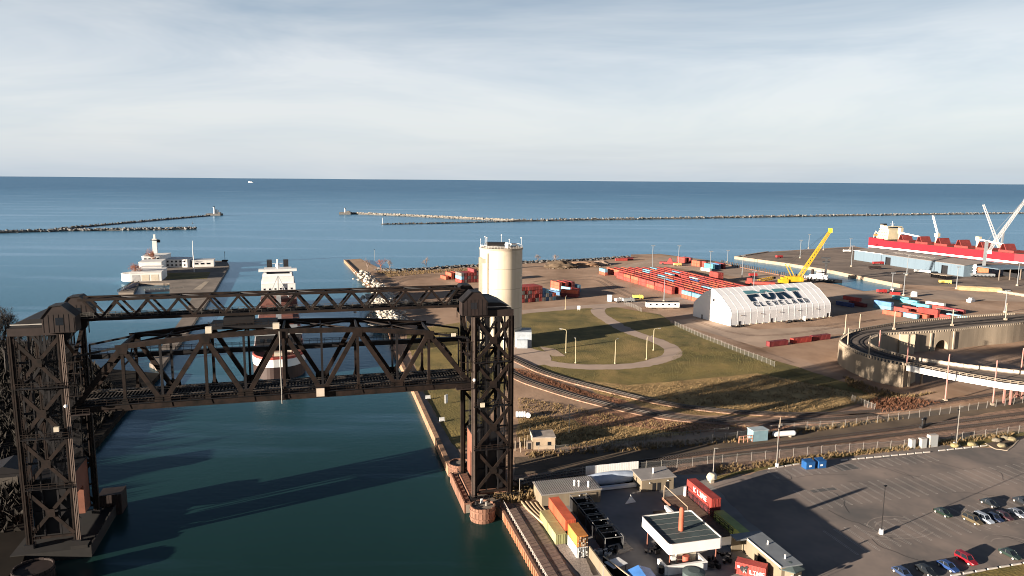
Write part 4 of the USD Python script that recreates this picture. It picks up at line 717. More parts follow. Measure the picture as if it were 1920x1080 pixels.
# ---------------------------------------------------------------- fences
wire = usdkit.material(stage, '/World/Looks/wire_mesh', {'t': ('transparent_bsdf', {}), 'd': ('principled_bsdf', {'base_color': (.22, .22, .21), 'roughness': .5}), 'm': ('mix_closure', {'fac': .12})}, [('t.BSDF', 'm.closure1'), ('d.BSDF', 'm.closure2')], surface='m.closure')
postm = M('galvanised_post', (.20, .185, .165), .5, .15, 1.0)
def fence(label, pts, h=2.3, step=5.0, bars=False, group=None):
    f = thing('wire_fence', label, 'fence'); stage.GetPrimAtPath(f).GetAttribute('xformOp:translate').Set(Gf.Vec3d(0, 0, 0)); ln = LineString([p[:2] for p in pts]); n = max(1, int(ln.length / step)); m = MB()
    for k in range(n + 1):
        p = ln.interpolate(k / n, normalized=True); obj('post', MB().tube((p.x, p.y, 1.95), (p.x, p.y, 2 + h + .25), .075, n=6).bar((p.x, p.y, 2 + h + .2), (p.x + .12, p.y - .3, 2 + h + .5), .06), postm, f)
    c = list(ln.coords)
    for a, b in zip(c[:-1], c[1:]):
        obj('wire_panel', MB().add([(*a, 2.05), (*b, 2.05), (*b, 2 + h), (*a, 2 + h)], [[0, 1, 2, 3]]), wire, f)
        obj('top_rail', MB().bar((*a, 2 + h), (*b, 2 + h), .06), postm, f)
fence('wire fence between the parking lot and the rail corridor', [(2.52, 182.89), (11.94, 187.93), (22.36, 191.02), (33.73, 193.47), (48.58, 196.81), (61.49, 199.82), (85.29, 206.03), (102.75, 209.82), (118.55, 212.79), (141.01, 220.17), (163.94, 227.03), (208.61, 241.33)], 2.4, 4.6)
fence('wire fence on the far side of the rail corridor', [(25.98, 209.92), (45.86, 211.67), (65.13, 217.09), (74.32, 221.07), (88.56, 227.82), (109.18, 231.39), (133.04, 240.06), (153.42, 246.87), (170.05, 253.32), (199.62, 264.35), (239.97, 279.5)], 2.4, 4.6)
fence('second lower wire fence left of the blue hut', [(8.26, 206.52), (17.36, 208), (32.79, 212.72), (46.83, 218.08), (62.87, 222.26), (74, 225.47)], 2.2, 4.6)
fence('wire fence between the lawn and the white hall', [(89.67, 405.87), (98.62, 367.03), (107.21, 336.98), (113.42, 316.93), (114.68, 310.42)], 2.2, 3.2)
fence('short leaning wire fence by the rust coloured brush', [(125.78, 261.09), (127.28, 254.71), (128.74, 249.83)], 2.3, 1.6)
fence('short wire fence beside the access road bend', [(73.32, 469.2), (77.65, 455.46), (79.76, 442.4)], 2.2, 2.4)

# ---------------------------------------------------------------- lamps and masts
lampm = M('cream_lamp_post', (.42, .36, .23), .5, .1)
def street_lamp(label, loc, h, ang):
    c = thing('street_lamp', label, 'street lamp', loc, ang, 'street lamps along the loop road')
    obj('post', MB().tube((0, 0, .3), (0, 0, h - .6), .17, .12, n=10), lampm, c); obj('base', MB().tube((0, 0, 0), (0, 0, .5), .35, n=10), lampm, c)
    obj('arm', MB().path([(0, 0, h - .6), (.4, 0, h - .15), (1.2, 0, h + .05), (2.6, 0, h)], .09, 8), lampm, c); obj('lamp_head', MB().box(2.3, 3.5, -.2, .2, h - .12, h + .08), M('lamp_grey_%s' % c[-3:], (.35, .34, .33), .5), c); return c
for lab, p, h, a in (('street lamp beside the spilled gravel on the loop', (25.38, 333.17, 2), 11.2, 2.6), ('short armed street lamp on the lower loop, left one', (28.26, 314.24, 2), 10.8, 1.6), ('street lamp on the lower loop below the middle of the lawn', (45.62, 313.84, 2), 10.8, 1.1), ('street lamp inside the tip of the loop, nearer one', (60.97, 322.06, 2), 10.6, .5), ('street lamp inside the tip of the loop, farther one', (67.5, 339.98, 2), 10.6, .3), ('street lamp at the upper lawn edge', (33.4, 449.65, 2), 8, 1.3), ('pale street lamp beside the silo door', (3.58, 345.61, 2), 6.0, 1.2)):
    street_lamp(lab, p, h, a)
mastm = M('pale_mast', (.17, .18, .19), .45, .1)
def mast(label, loc, h):
    c = thing('light_mast', label, 'light mast', loc, 0, 'port light masts')
    obj('pole', MB().tube((0, 0, 1), (0, 0, h), .36, .2, n=10), mastm, c); obj('footing', MB().tube((0, 0, 0), (0, 0, 1.1), .9, n=12), conc, c); obj('lamp_rack', MB().box(-1.1, 1.1, -.2, .2, h - .2, h + .2), mastm, c)
    for s in (-1.3, -.4, .5, 1.4): obj('floodlight', MB().box(s - .3, s + .3, -.6, -.25, h - .4, h + .3), mastm, c)
    return c
for lab, p, h in (('light mast at the root of the jetty, left one', (126.77, 656.93, 2), 22), ('double headed light mast behind the yard rows', (158.31, 692.15, 2), 19), ('light mast at the corner of the yard and the dock', (168.71, 618.74, 2), 21), ('light mast between the white trailer and the yard', (101.42, 481.01, 2), 16), ('light mast on the dock before the timber wharf', (189.09, 596.4, 2), 20), ('light mast beside the yellow crane boom, left one', (304.23, 769.66, 2), 19), ('light mast behind the yellow crane boom', (358.47, 882.7, 2), 17), ('short light mast at the pier edge right of the boom', (368.38, 863.29, 2), 8), ('light mast at the corner of the blue warehouse', (323.99, 694.57, 2), 20), ('light mast beside the red trucks at the warehouse', (344.14, 632.88, 2), 17), ('light mast on the apron beside the orange base', (280.17, 517.12, 2), 16), ('thin mast behind the apron clutter', (284.96, 542.84, 2), 13), ('light mast at the right corner of the warehouse front', (338.32, 551.06, 2), 17), ('light mast at the right edge of the pier', (398.4, 571.25, 2), 18), ('light mast on the ramp apron near the right edge', (308.39, 450.55, 2), 14), ('mast in the container yard before the hall', (166.13, 497.38, 2), 19), ('pale mast at the far lake edge right of the boom', (410.82, 887.1, 2), 12), ('slim mast at the wharf corner', (214.05, 723.19, 2), 12)):
    mast(lab, p, h)
def pole(label, loc, h, r=.11, mat=None):
    c = thing('utility_pole', label, 'pole', loc); obj('shaft', MB().tube((0, 0, 0), (0, 0, h), r * 1.3, r, n=8), mat or postm, c); obj('lamp_head', MB().box(-.15, 1.0, -.14, .14, h - .05, h + .12), postm, c); return c
pole('slim grey pole in the dry grass above the stone hut', (18.59, 224.2, 2), 9.5); pole('slim grey pole behind the blue dumpsters', (75.69, 198.53, 2), 12); pole('slim pole in the corridor left of the utility cabinets', (137.83, 216.83, 2), 12)
# ---------------------------------------------------------------- stones, breakwaters and lighthouses
stone = M('pale_stone', (.25, .225, .19), .9, .25, .4); stone_dark = M('dark_stone', (.09, .085, .08), .9, .4, .5)
def stones(mb, pts, w, n, r, seed, z=0.0, zr=.8):
    g = np.random.default_rng(seed); ln = LineString([p[:2] for p in pts])
    for k in range(n):
        t = g.uniform(0, ln.length); p, q = ln.interpolate(t), ln.interpolate(min(t + 1, ln.length)); d = math.atan2(q.y - p.y, q.x - p.x) if t + 1 < ln.length else 0
        o = g.normal(0, w * .3); s = r * g.uniform(.55, 1.35); h = s * g.uniform(.7, 1.2)
        c = (p.x - math.sin(d) * o, p.y + math.cos(d) * o, z + max(0, zr * (1 - abs(o) / w)) + g.uniform(0, .4) * r)
        mb.blob(c, (s, s * g.uniform(.7, 1.1), h * .75), 0, .3, int(g.integers(1 << 30)))
    return mb
def breakwater(label, pts, w, h, n, mat, seed, r=2.2):
    b = thing('breakwater', label, 'breakwater', (0, 0, 0)); ln = LineString([p[:2] for p in pts])
    obj('core', MB().prism(ln.buffer(w * .42, cap_style=2), -2, h * .72), stone_dark, b)
    obj('stones', stones(MB(), pts, w, n, r, seed, .3, h), mat, b, kind='stuff'); obj('foot_stones', stones(MB(), pts, w * 1.9, n // 3, r * .8, seed + 5, -.4, 1.0), stone_dark, b, kind='stuff'); return b
breakwater('pale stone breakwater from the right lighthouse to the bend', [(-369.58, 1689.21), (-235.58, 1611.91), (-111.71, 1520.6), (4.21, 1439.74)], 7, 3.4, 700, stone, 1, 1.7)
breakwater('pale stone breakwater running right from the bend to the edge', [(1.07, 1439.3), (152.46, 1508.13), (395.74, 1605.99), (677.58, 1730.43), (996.56, 1857.18), (1478.03, 2038.75), (1883.25, 2183.45)], 7, 3.6, 1100, M('grey_breakwater', (.19, .18, .165), .9, .4, .3), 2, 1.7)
breakwater('low dark breakwater spur inside the right harbour', [(-230.73, 1315.21), (-157.45, 1343.85), (-81.54, 1383.86), (1.07, 1433.82)], 5, 1.6, 260, stone_dark, 3, 1.2)
breakwater('thin dark breakwater leading to the left lighthouse', [(-644.98, 1558.83), (-669.36, 1391.44), (-688.28, 1241.58), (-700.5, 1120.98)], 5, 2.2, 260, stone_dark, 4, 1.3)
breakwater('rough stone breakwater nearest on the left', [(-499.83, 1156.4), (-581.98, 1122.62), (-671.68, 1095.05), (-736.01, 1049.6), (-791.75, 1003.23)], 7, 2.4, 420, M('grey_stone', (.15, .145, .14), .9, .4, .3), 5)
lt = thing('lighthouse', 'white lighthouse with a keeper house on the left breakwater head', 'lighthouse', (-639.9, 1582.87, 0))
obj('crib', MB().box(-19, 12, -7, 9, -2, 4.2), stone_dark, lt); obj('keeper_house', MB().box(-4, 5, -3, 4, 4.2, 10).profile([(-4.4, 10), (5.4, 10), (.5, 13)], -3.3, 4.3), white, lt)
t_ = obj('tower', MB().tube((-1.5, -4.5, 4.2), (-1.5, -4.5, 17), 2.6, 1.9, n=20), white, lt); obj('gallery', MB().tube((-1.5, -4.5, 17), (-1.5, -4.5, 17.5), 2.6, n=20), white, t_); obj('lantern', MB().tube((-1.5, -4.5, 17.5), (-1.5, -4.5, 19.6), 1.3, n=12).tube((-1.5, -4.5, 19.6), (-1.5, -4.5, 20.8), 1.5, .1, n=12), glass_dark, t_)
obj('fog_building', MB().box(6, 11, -4, 2, 4.2, 7), stone_dark, lt)
lt = thing('lighthouse', 'small white light tower on the dark right breakwater head', 'lighthouse', (-380.95, 1674.37, 0))
obj('crib', MB().box(-13, 13, -8, 8, -2, 5.2), stone_dark, lt); t_ = obj('tower', MB().tube((-1, 0, 5.2), (-1, 0, 13), 2.0, 1.5, n=18), white, lt); obj('lantern', MB().tube((-1, 0, 13), (-1, 0, 14.4), 1.3, n=10).tube((-1, 0, 14.4), (-1, 0, 15.4), 1.4, .1, n=10), stone_dark, t_)
obj('shed', MB().box(3, 10, -4, 4, 5.2, 8), stone_dark, lt)
bc = thing('harbour_beacon', 'thin pale beacon on the tip of the dark spur', 'beacon', (-233.54, 1314.85, 0)); obj('mast', MB().tube((0, 0, -1), (0, 0, 12), .45, .3, n=8), white, bc); obj('base', MB().box(-2, 2, -2, 2, -1, 1.5), stone_dark, bc)
by = thing('harbour_beacon', 'small dark beacon in the water left of the left lighthouse head', 'beacon', (-569.16, 1302.76, 0)); obj('mast', MB().tube((0, 0, -1), (0, 0, 3.4), .5, .2, n=8), stone_dark, by); obj('float', MB().tube((0, 0, -1), (0, 0, .8), 1.3, n=12), stone_dark, by)
ds = thing('distant_ship', 'tiny white ship near the horizon', 'ship', (-4104.04, 11560.48, 0)); obj('hull', MB().prism([(-38, -6), (30, -6), (40, 0), (30, 6), (-38, 6)], -2, 9), white, ds); obj('deckhouse', MB().box(-34, -8, -5, 5, 9, 21).box(-8, 20, -4, 4, 9, 14), white, ds)

# shoreline rocks and the white boulder bank on the quay
obj('shore_rocks', stones(MB(), [(-120.49, 644.94), (-102.73, 634.59), (-76.28, 647.79), (-30.09, 679.47), (20.63, 709.66), (74.98, 732.59), (122.5, 761.5)], 7, 900, 1.5, 8, 1.0, 1.6), stone_dark, kind='stuff', label='dark riprap rocks along the lake shore of the port', cat='rocks')
obj('boulder_bank', stones(stones(MB(), [(-128.76, 618.26), (-110.74, 560.7), (-93.87, 512.88), (-77.21, 464.25)], 12, 190, 1.3, 9, 2.0, 2.4), [(-91.33, 484.85), (-80.25, 444.57), (-70.53, 410.35), (-63.74, 383.63)], 17, 330, 1.3, 10, 2.0, 3.6), M('white_boulder', (.42, .38, .32), .9, .25, .5), kind='stuff', label='bank of pale boulders piled on the river quay', cat='boulders')
obj('boulder_bank', stones(MB(), [(-84.58, 422.96), (-77.52, 402.21), (-69.41, 383.41)], 4, 60, 1.2, 19, 1.0, 1.5), stone, kind='stuff', label='few loose boulders at the water edge of the quay', cat='boulders')
obj('quay_tip', MB().sheet([(-164.96, 715.37), (-151.43, 726.07), (-119.79, 641.11), (-122.92, 618.62), (-89.01, 494.01), (-94.79, 493.72)], 2.05), M('tip_concrete', (.34, .225, .14), .9, .15, .1), kind='structure', label='pale tan concrete quay tip at the river mouth', cat='quay')
obj('quay_edge', MB().prism(LineString([p[:2] for p in [(-164.96, 715.37), (-88.21, 489.48), (-71.74, 410.3), (-56.96, 343.51), (-35.8, 266.22), (-16.68, 193.97)]]).buffer(.7, cap_style=2), -2, 2.7), M('quay_cope', (.26, .15, .09), .9, .35, .5), kind='structure', label='rust stained stone coping of the river quay', cat='quay')
for k, (a, b) in enumerate((("700,458 701,487", 0), ("427,490 427,470", 0))): pass
bc = thing('harbour_beacon', 'slim beacon post on the tan quay tip', 'beacon', (-135.97, 717.45, 2)); obj('mast', MB().tube((0, 0, 0), (0, 0, 10.5), .16, n=8), postm, bc); obj('lamp', MB().blob((0, 0, 10.6), .45, 1, 0), steel_dark, bc)

# ---------------------------------------------------------------- bare trees
def bare_tree(label, loc, h, seed, mat, spread=.5, levels=5, cat='tree', name='bare_tree', group=None):
    g = np.random.default_rng(seed); tr = thing(name, label, cat, loc, 0, group); trunk, br, tw = MB(), MB(), MB()
    def grow(p, d, l, r, lev):
        q = p + d * l; (trunk if lev == 0 else br if lev < 3 else tw).tube(p, q, r, r * .68, n=6 if lev < 2 else 3, cap=False)
        if lev >= levels: return
        for k in range(3 if lev else 5):
            a = g.normal(0, spread, 3); e = d + a; e[2] += .12; e /= np.linalg.norm(e); t = g.uniform(.55, 1.0) if lev else g.uniform(.5, 1)
            grow(p + d * l * t, e, l * g.uniform(.62, .86), max(r * .6, h * .0012), lev + 1)
    grow(np.zeros(3), np.array([g.normal(0, .06), g.normal(0, .06), 1.0]), h * .27, h * .024, 0)
    obj('trunk', trunk, mat, tr); obj('branch', br, mat, tr, kind='stuff'); obj('crown', tw, mat, tr, kind='stuff'); return tr
bark_red = M('reddish_twigs', (.22, .085, .05), .9, .2, .5); bark_grey = M('grey_bark', (.20, .15, .125), .9, .2, .5); bark_dark = M('dark_bark', (.016, .013, .012), .9, .3, .5)
bare_tree('reddish bare tree left of the white harbour station', (-294.75, 568.33, 2), 18, 1, bark_red, .55, 6)
bare_tree('reddish bare tree behind the white tower of the harbour station', (-315.75, 640.07, 2), 20, 2, bark_red, .35, 6)
for k, (x, y, h, lab, mt) in enumerate(((689, 506, 13, 'pale bare tree at the river end of the shore rocks', bark_grey), (714, 507, 14, 'reddish bare tree by the tan quay tip', bark_red), (731, 507, 13, 'thin bare tree right of the reddish one on the shore', bark_grey), (799, 502, 12, 'lone pale bare tree on the shore left of the silo', bark_grey), (1008, 492, 11, 'thin bare tree on the shore right of the silo', bark_grey), (1041, 492, 11, 'second thin bare tree on the shore right of the silo', bark_grey))):
    bare_tree(lab, {0: (-127.7, 640.61, 2), 1: (-115.39, 637.57, 2), 2: (-107.5, 638.07, 2), 3: (-78.14, 659.62, 2), 4: (24.8, 709.95, 2), 5: (42.06, 711.16, 2)}[k], h, 20 + k, mt, .35, 5)
bare_tree('large dark bare tree at the left edge behind the bridge tower', (-205.89, 290.19, 2), 34, 31, bark_dark, .42, 7)
bare_tree('dark bare tree partly behind the left bridge tower house', (-216.26, 327.18, 2), 20, 32, bark_dark, .45, 6)
for k, p in enumerate(((-221.67, 289.72, 2), (-201.8, 247.52, 2), (-174.89, 231.01, 2), (-156.44, 183.96, 2), (-214.64, 319.05, 2), (-214.72, 332.55, 2), (-223.28, 324.86, 2))):
    bare_tree('dark bare tree on the west bank %s' % ('left of the frame edge', 'farther left along the bank', 'near the bank road', 'above the near left pier', 'behind the tower legs', 'between the tower legs', 'low behind the tower legs')[k], p, 15 + 2 * (k % 3), 40 + k, bark_dark, .5, 5)

# ---------------------------------------------------------------- white harbour station on the jetty
SA = math.radians(17); st = thing('harbour_station', 'white rounded harbour station with a slim tower on the jetty', 'station building', (-270.49, 556.07, 1.8), SA)
stw = M('station_white', (.64, .62, .59), .6, .08, .3)
obj('boathouse', MB().box(-22, 0, 8, 36, 0, 6.6).box(-22.4, .4, 7.6, 36.4, 6.6, 7.2), stw, st)
obj('boathouse_upper', MB().box(-23, -6, 50, 72, 0, 10.0).box(-23.3, -5.7, 49.7, 72.3, 10.0, 10.5).box(-20, -4, 36.5, 49.6, 0, 7.6), stw, st)
for k in range(3): obj('boat_door', MB().box(-20.6 + k * 6.6, -15.2 + k * 6.6, 7.9, 8.0, .3, 5.0), cream if k else M('door_grey', (.35, .34, .33), .6), st)  # first boat door grey, the others cream
obj('west_wing', MB().tube((-22, 17, 0), (-22, 17, 5.8), 7.8, n=28), stw, st)
obj('main_house', MB().prism(Polygon([(-14, 102), (8, 98), (9, 114), (-12, 122)]).buffer(2.0), 0, 7.2), stw, st)
obj('high_house', MB().prism(Polygon([(-26, 94), (-14, 94), (-10, 118), (-25, 118)]).buffer(2), 0, 10.6).prism(Polygon([(-26, 94), (-14, 94), (-10, 118), (-25, 118)]).buffer(2.3), 10.6, 11.1), stw, st)
for k in range(6):
    for z in (1.4, 4.6): obj('window', MB().box(-12.5 + k * 3.5, -10.9 + k * 3.5, 99.4 - k * .64, 99.7 - k * .64, z, z + 1.5), glass_dark, st)
for k in range(4): obj('window', MB().box(-26 + k * 3.4, -24.4 + k * 3.4, 91.8, 91.95, 7.8, 9.4), glass_dark, st)
obj('lookout_tower', MB().box(-23.4, -19.6, 120, 124, 0, 24).box(-22.4, -20.6, 121, 123, 24, 28), stw, st); obj('tower_balcony', MB().box(-24.6, -18.4, 119, 125, 22.8, 23.2).box(-19.6, -17, 121, 123, 20.6, 23), steel_dark, st)
obj('garage', MB().box(12, 30, 97, 110, 0, 5.8).box(11.7, 30.3, 96.7, 110.3, 5.8, 6.2), stw, st)
for k in range(3): obj('garage_window', MB().box(14 + k * 5, 17 + k * 5, 96.85, 97, 2.2, 3.6), glass_dark, st)
fp = thing('flagpole', 'tall white mast standing on the station lawn', 'flagpole', (-269.52, 614.66, 1.8)); obj('pole', MB().tube((0, 0, 0), (0, 0, 27), .3, .18, n=10), white, fp); obj('footing', MB().box(-.6, .6, -.6, .6, 0, .5), conc, fp)
bc = thing('harbour_beacon', 'small light at the head of the station jetty', 'beacon', (-276.45, 699.8, 1.8)); obj('mast', MB().tube((0, 0, 0), (0, 0, 9), .18, n=8), steel_dark, bc); obj('base', MB().box(-2.5, 2.5, -1.5, 1.5, 0, 1.4), steel_dark, bc); obj('lamp', MB().blob((0, 0, 9), .5, 1, 0), steel_dark, bc)
gw = thing('gangway', 'dark covered gangway sloping down beside the boathouse', 'gangway', (0, 0, 0)); a, b = vec((-276.4, 509.96, 1)), vec((-280.87, 541.2, 3)); obj('walk', MB().bar(a, b, 4, .5), M('gangway_blue', (.06, .07, .12), .6), gw); obj('rail', railing(railing(MB(), a + [2, 0, .3], b + [2, 0, .3], 1.4, 3, .12), a - [2, 0, -.3], b - [2, 0, -.3], 1.4, 3, .12), steel_dark, gw)
fd = thing('floating_dock', 'dark floating dock across the station basin', 'dock', (0, 0, 0)); a, b = vec((-262.32, 516.42, 0.5)), vec((-239.57, 527.85, 0.5)); obj('pontoon', MB().bar(a, b, 4, 1.8), M('dock_dark', (.05, .055, .07), .7), fd); obj('fender_rail', railing(MB(), a + [0, 0, .9], b + [0, 0, .9], 1.1, 3, .12), postm, fd)
obj('station_lawn', MB().sheet([(-291.62, 609.73), (-257.3, 619.04), (-242.65, 575.95), (-272.61, 571.08)], 1.83), grass, kind='structure', label='small lawn before the harbour station', cat='lawn')
obj('dock_slab', MB().sheet([(-238.07, 560.88), (-234.84, 561.06), (-224.12, 520.04), (-229.37, 519.76)], 1.84), conc, kind='structure', label='pale slab beside the station basin', cat='pavement')

# ---------------------------------------------------------------- lake freighter under the bridge
fr = thing('lake_freighter', 'lake freighter with white bow band and white aft house, seen through the bridge', 'ship', (-94.83, 290.92, 0), math.radians(107.6))
hullm = M('freighter_hull', (.035, .018, .014), .6, .25, .2); deckm = M('freighter_deck', (.15, .05, .035), .8, .25, .3); pgrey = M('freighter_grey', (.30, .31, .31), .6, .15, .2)
def hull_poly(o=0.0):
    return Polygon([(0 + .4 - o * 0, 0)] + [(14 * (1 - math.cos(t)), (10.6 - o) * math.sin(t) ** .8) for t in np.linspace(.15, math.pi / 2, 12)] + [(186, 10.6 - o), (192, 8), (192, -8), (186, -10.6 + o)] + [(14 * (1 - math.cos(t)), -(10.6 - o) * math.sin(t) ** .8) for t in np.linspace(math.pi / 2, .15, 12)]).buffer(0)
hp = hull_poly()
obj('hull', MB().prism(hp, -4, 5.2), hullm, fr); obj('white_band', MB().prism(hp.buffer(.12), 5.2, 8.4), white, fr); obj('deck', MB().prism(hp.buffer(-.4), 8.4, 8.55), deckm, fr)
obj('bulwark', MB().prism(hp.buffer(.05).difference(hp.buffer(-.35)).intersection(B_(-5, -12, 22, 12)), 8.4, 9.4), red, fr)
dh = obj('bow_house', MB().box(16, 30, -9.2, 9.2, 8.5, 15.5), black, fr); obj('house_roof', MB().box(15.6, 30.4, -9.8, 9.8, 15.5, 16.0).box(18, 28, -8, 8, 16, 17.4), pgrey, dh)
for k in range(6): obj('bow_window', MB().box(15.92, 16, -8 + k * 2.8, -6.4 + k * 2.8, 12.5, 14), glass_dark, dh)
for k in range(9): obj('hatch', MB().box(38 + k * 11, 46 + k * 11, -7, 7, 8.5, 9.9), deckm, fr)
obj('unloading_boom', MB().bar((46, 0, 13), (140, 0, 12), 2.6, 2.4).bar((140, 0, 8.5), (140, 0, 15), 2, 2), pgrey, fr)
obj('hopper_house', MB().box(134, 146, -10, 10, 8.5, 12.5), M('freighter_rust', (.16, .07, .055), .8, .3, .3), fr)
sh = obj('aft_house', MB().box(150, 178, -9.8, 9.8, 8.5, 19).box(152, 174, -9, 9, 19, 23).box(154, 168, -8, 8, 23, 27).box(153, 158, -11, 11, 26, 27.4), white, fr)
obj('bridge_windows', MB().box(153.85, 154, -6.5, 6.5, 24.6, 25.8), glass_dark, sh)
for k in range(6): obj('porthole', MB().box(149.9, 150, -8 + k * 3.1, -7 + k * 3.1, 15.4, 16.4), glass_dark, sh)
obj('funnel', MB().box(170, 176, -6.4, -3.4, 23, 31).box(170, 176, 3.4, 6.4, 23, 31), black, fr); obj('mast', MB().tube((158, 0, 27), (158, 0, 33), .4, n=8).bar((158, -3, 30.5), (158, 3, 30.5), .25).blob((158, 0, 29), 1.4, 1, 0), white, fr)
obj('kingpost', MB().bar((149, 0, 8.5), (149, 0, 24), .6).bar((149, 0, 24), (138, -6, 12), .3).bar((149, 0, 24), (138, 6, 12), .3), pgrey, fr)
obj('rescue_boat', MB().blob((9, -6.5, 9.6), (2.2, 1, .9), 1, .05), white, fr)
obj('winch', MB().box(6, 9, -2, 2, 8.5, 9.8).tube((10, -5, 9.2), (10, -2, 9.2), .7, n=10), cream, fr)

# ---------------------------------------------------------------- red cargo ship beyond the warehouse
RS = thing('cargo_ship', 'red hulled cargo ship with cream superstructure moored behind the blue warehouse', 'ship', (463, 936, 0), math.radians(-71))
redh = M('ship_red', (.21, .008, .017), .5, .12, .1); crm = M('ship_cream', (.58, .50, .34), .55, .08, .2); hatchm = M('hatch_red', (.19, .03, .026), .7, .2, .3)
hp = Polygon([(0, -7), (3, -11.5), (195, -11.8), (222, -7), (234, 0), (222, 7), (195, 11.8), (3, 11.5), (0, 7)])
obj('hull', MB().prism(hp, 2.6, 10.6).prism(Polygon([(0, -7), (-2.5, -6), (-2.5, 6), (0, 7)]), 7.5, 12), redh, RS); obj('white_band', MB().prism(hp.buffer(.08), .6, 2.6), white, RS); obj('boot', MB().prism(hp, -3, .6), hatchm, RS); obj('deck', MB().prism(hp.buffer(-.4), 10.6, 10.7), deckm, RS)
obj('poop', MB().prism(Polygon([(0, -7), (3, -11.4), (26, -11.6), (26, 11.6), (3, 11.4), (0, 7)]), 10.6, 12.6), redh, RS)
hs = obj('superstructure', MB().box(14, 31, -10, 10, 12, 15.4).box(15, 31, -9.4, 9.4, 15.4, 18.6).box(15.5, 31, -9, 9, 18.6, 21.8).box(16, 31, -8.6, 8.6, 21.8, 25).box(23, 31.4, -11.6, 11.6, 25, 28.2), crm, RS)
for z in (13, 16.2, 19.4, 22.6):
    for k in range(5): obj('window', MB().box(16 + k * 2.8, 17.2 + k * 2.8, -10.06 + (z - 13) * .14, -9.9 + (z - 13) * .14, z, z + 1.2), steel_dark, hs)
obj('bridge_windows', MB().box(31.4, 31.5, -10.5, 10.5, 26, 27.4), glass_dark, hs)
obj('funnel', MB().box(11, 16, -2.5, 2.5, 18, 29), crm, RS); obj('funnel_top', MB().box(10.8, 16.2, -2.7, 2.7, 29, 30.6), black, RS); obj('radar_mast', MB().tube((27, 0, 28), (27, 0, 34), .45, n=8).bar((27, -3, 31), (27, 3, 31), .3).blob((25, 3, 29.4), 1.2, 1, 0), white, RS)
obj('lifeboat', MB().blob((9, -6, 16), (4, 1.4, 1.4), 1, .05), M('lifeboat_orange', (.5, .12, .03), .5), RS); obj('davit', MB().bar((4, -5, 12), (8, -6, 21), .8).bar((8, -6, 21), (13, -6, 17), .6), crm, RS); obj('stern_boom', MB().bar((2, 4, 12), (12, 4, 24), .8), white, RS)
for k in range(6):
    x = 44 + k * 26
    obj('hatch', MB().box(x, x + 17, -8, 8, 10.6, 13), hatchm, RS); obj('hatch_cover', MB().bar((x + 1, 0, 12.8), (x + 3.2, 0, 19.0), .6, 15, (0, 1, 0)).bar((x + 8.4, 0, 12.8), (x + 5.2, 0, 19.0), .6, 15, (0, 1, 0)), hatchm, RS)
for k in range(3):
    x = 40 + k * 52; c = obj('deck_crane', MB().tube((x, 0, 10.6), (x, 0, 22), 1.8, 1.6, n=14).box(x - 2, x + 2.4, -2, 2, 20, 27 if k == 0 else 24), crm, RS)
    obj('crane_jib', MB().bar((x + 2, -1, 21), (x + 34, -1, 17.6), .9, 1.2).bar((x + 2, 1, 21), (x + 34, 1, 17.6), .9, 1.2) if k != 1 else MB().bar((x + 1, -1, 22), (x - 8, -1, 44), .7).bar((x + 1, 1, 22), (x - 8, 1, 44), .7).bar((x - 3, -1, 32), (x - 3, 1, 32), .6).bar((x - 6, -1, 39), (x - 6, 1, 39), .6), white, c)

# ---------------------------------------------------------------- blue warehouse and cranes on the pier
wa, wb = vec((355.72, 757.82, 2)), vec((388.61, 624.94, 2)); WL = float(np.linalg.norm((wb - wa)[:2])); WA = math.atan2(wb[1] - wa[1], wb[0] - wa[0])
wh = thing('warehouse', 'long pale blue steel warehouse with a grey roof and dark doors', 'warehouse', tuple(wa), WA)
bluew = M('pale_blue_cladding', (.115, .16, .20), .55, .06, .5, stretch=(2, 2, .1)); roofw = M('grey_roof', (.22, .185, .165), .8, .15, .08)
WW = 46.0
for k in range(10):
    x0, x1 = k * WL / 10, (k + 1) * WL / 10
    if k in (3, 8):
        c = (x0 + x1) / 2; obj('wall_panel', MB().box(x0 + .03, c - 3.6, 0, .3, 0, 9.8).box(c + 3.6, x1 - .03, 0, .3, 0, 9.8).box(c - 3.6, c + 3.6, 0, .3, 7.6, 9.8), bluew, wh); obj('doorway', MB().box(c - 3.6, c + 3.6, 1.2, 1.3, 0, 7.6), black, wh)
    else: obj('wall_panel', MB().box(x0 + .03, x1 - .03, 0, .3, 0, 9.8), bluew, wh)
obj('end_wall', MB().profile([(.3, 0), (WL, 0), (WL, .3), (.3, .3)], WW - .3, WW).box(.0, .3, .31, WW, 0, 9.8).box(WL - .3, WL, .31, WW * .35, 0, 9.8), bluew, wh)
obj('roof', MB().hexa([(-.6, -.6, 9.8), (WL + .6, -.6, 9.8), (WL + .6, WW / 2, 12), (-.6, WW / 2, 12)], [(-.6, -.6, 10.1), (WL + .6, -.6, 10.1), (WL + .6, WW / 2, 12.3), (-.6, WW / 2, 12.3)]).hexa([(-.6, WW / 2, 12), (WL + .6, WW / 2, 12), (WL + .6, WW + .6, 9.8), (-.6, WW + .6, 9.8)], [(-.6, WW / 2, 12.3), (WL + .6, WW / 2, 12.3), (WL + .6, WW + .6, 10.1), (-.6, WW + .6, 10.1)]), roofw, wh)
t = meshkit.text_mesh('PORT CLEVELAND', 5.0, .05); obj('roof_lettering', MB().add(np.c_[t.vertices[:, 0] * .85 + WL * .3, t.vertices[:, 1] + 9, 10.1 + (t.vertices[:, 1] + 9.6) * 2.2 / (WW / 2 + .6) + .06 + t.vertices[:, 2]], t.faces), M('faded_roof_paint', (.50, .46, .42), .8, .3, .5), wh)
obj('canopy', MB().box(WL + .7, WL + 26, 8, WW, 9.2, 9.8), bluew, wh)
for k in range(4): obj('canopy_post', MB().box(WL + 25, WL + 25.6, 10 + k * 11, 10.6 + k * 11, 0, 9.2), conc_dark, wh)
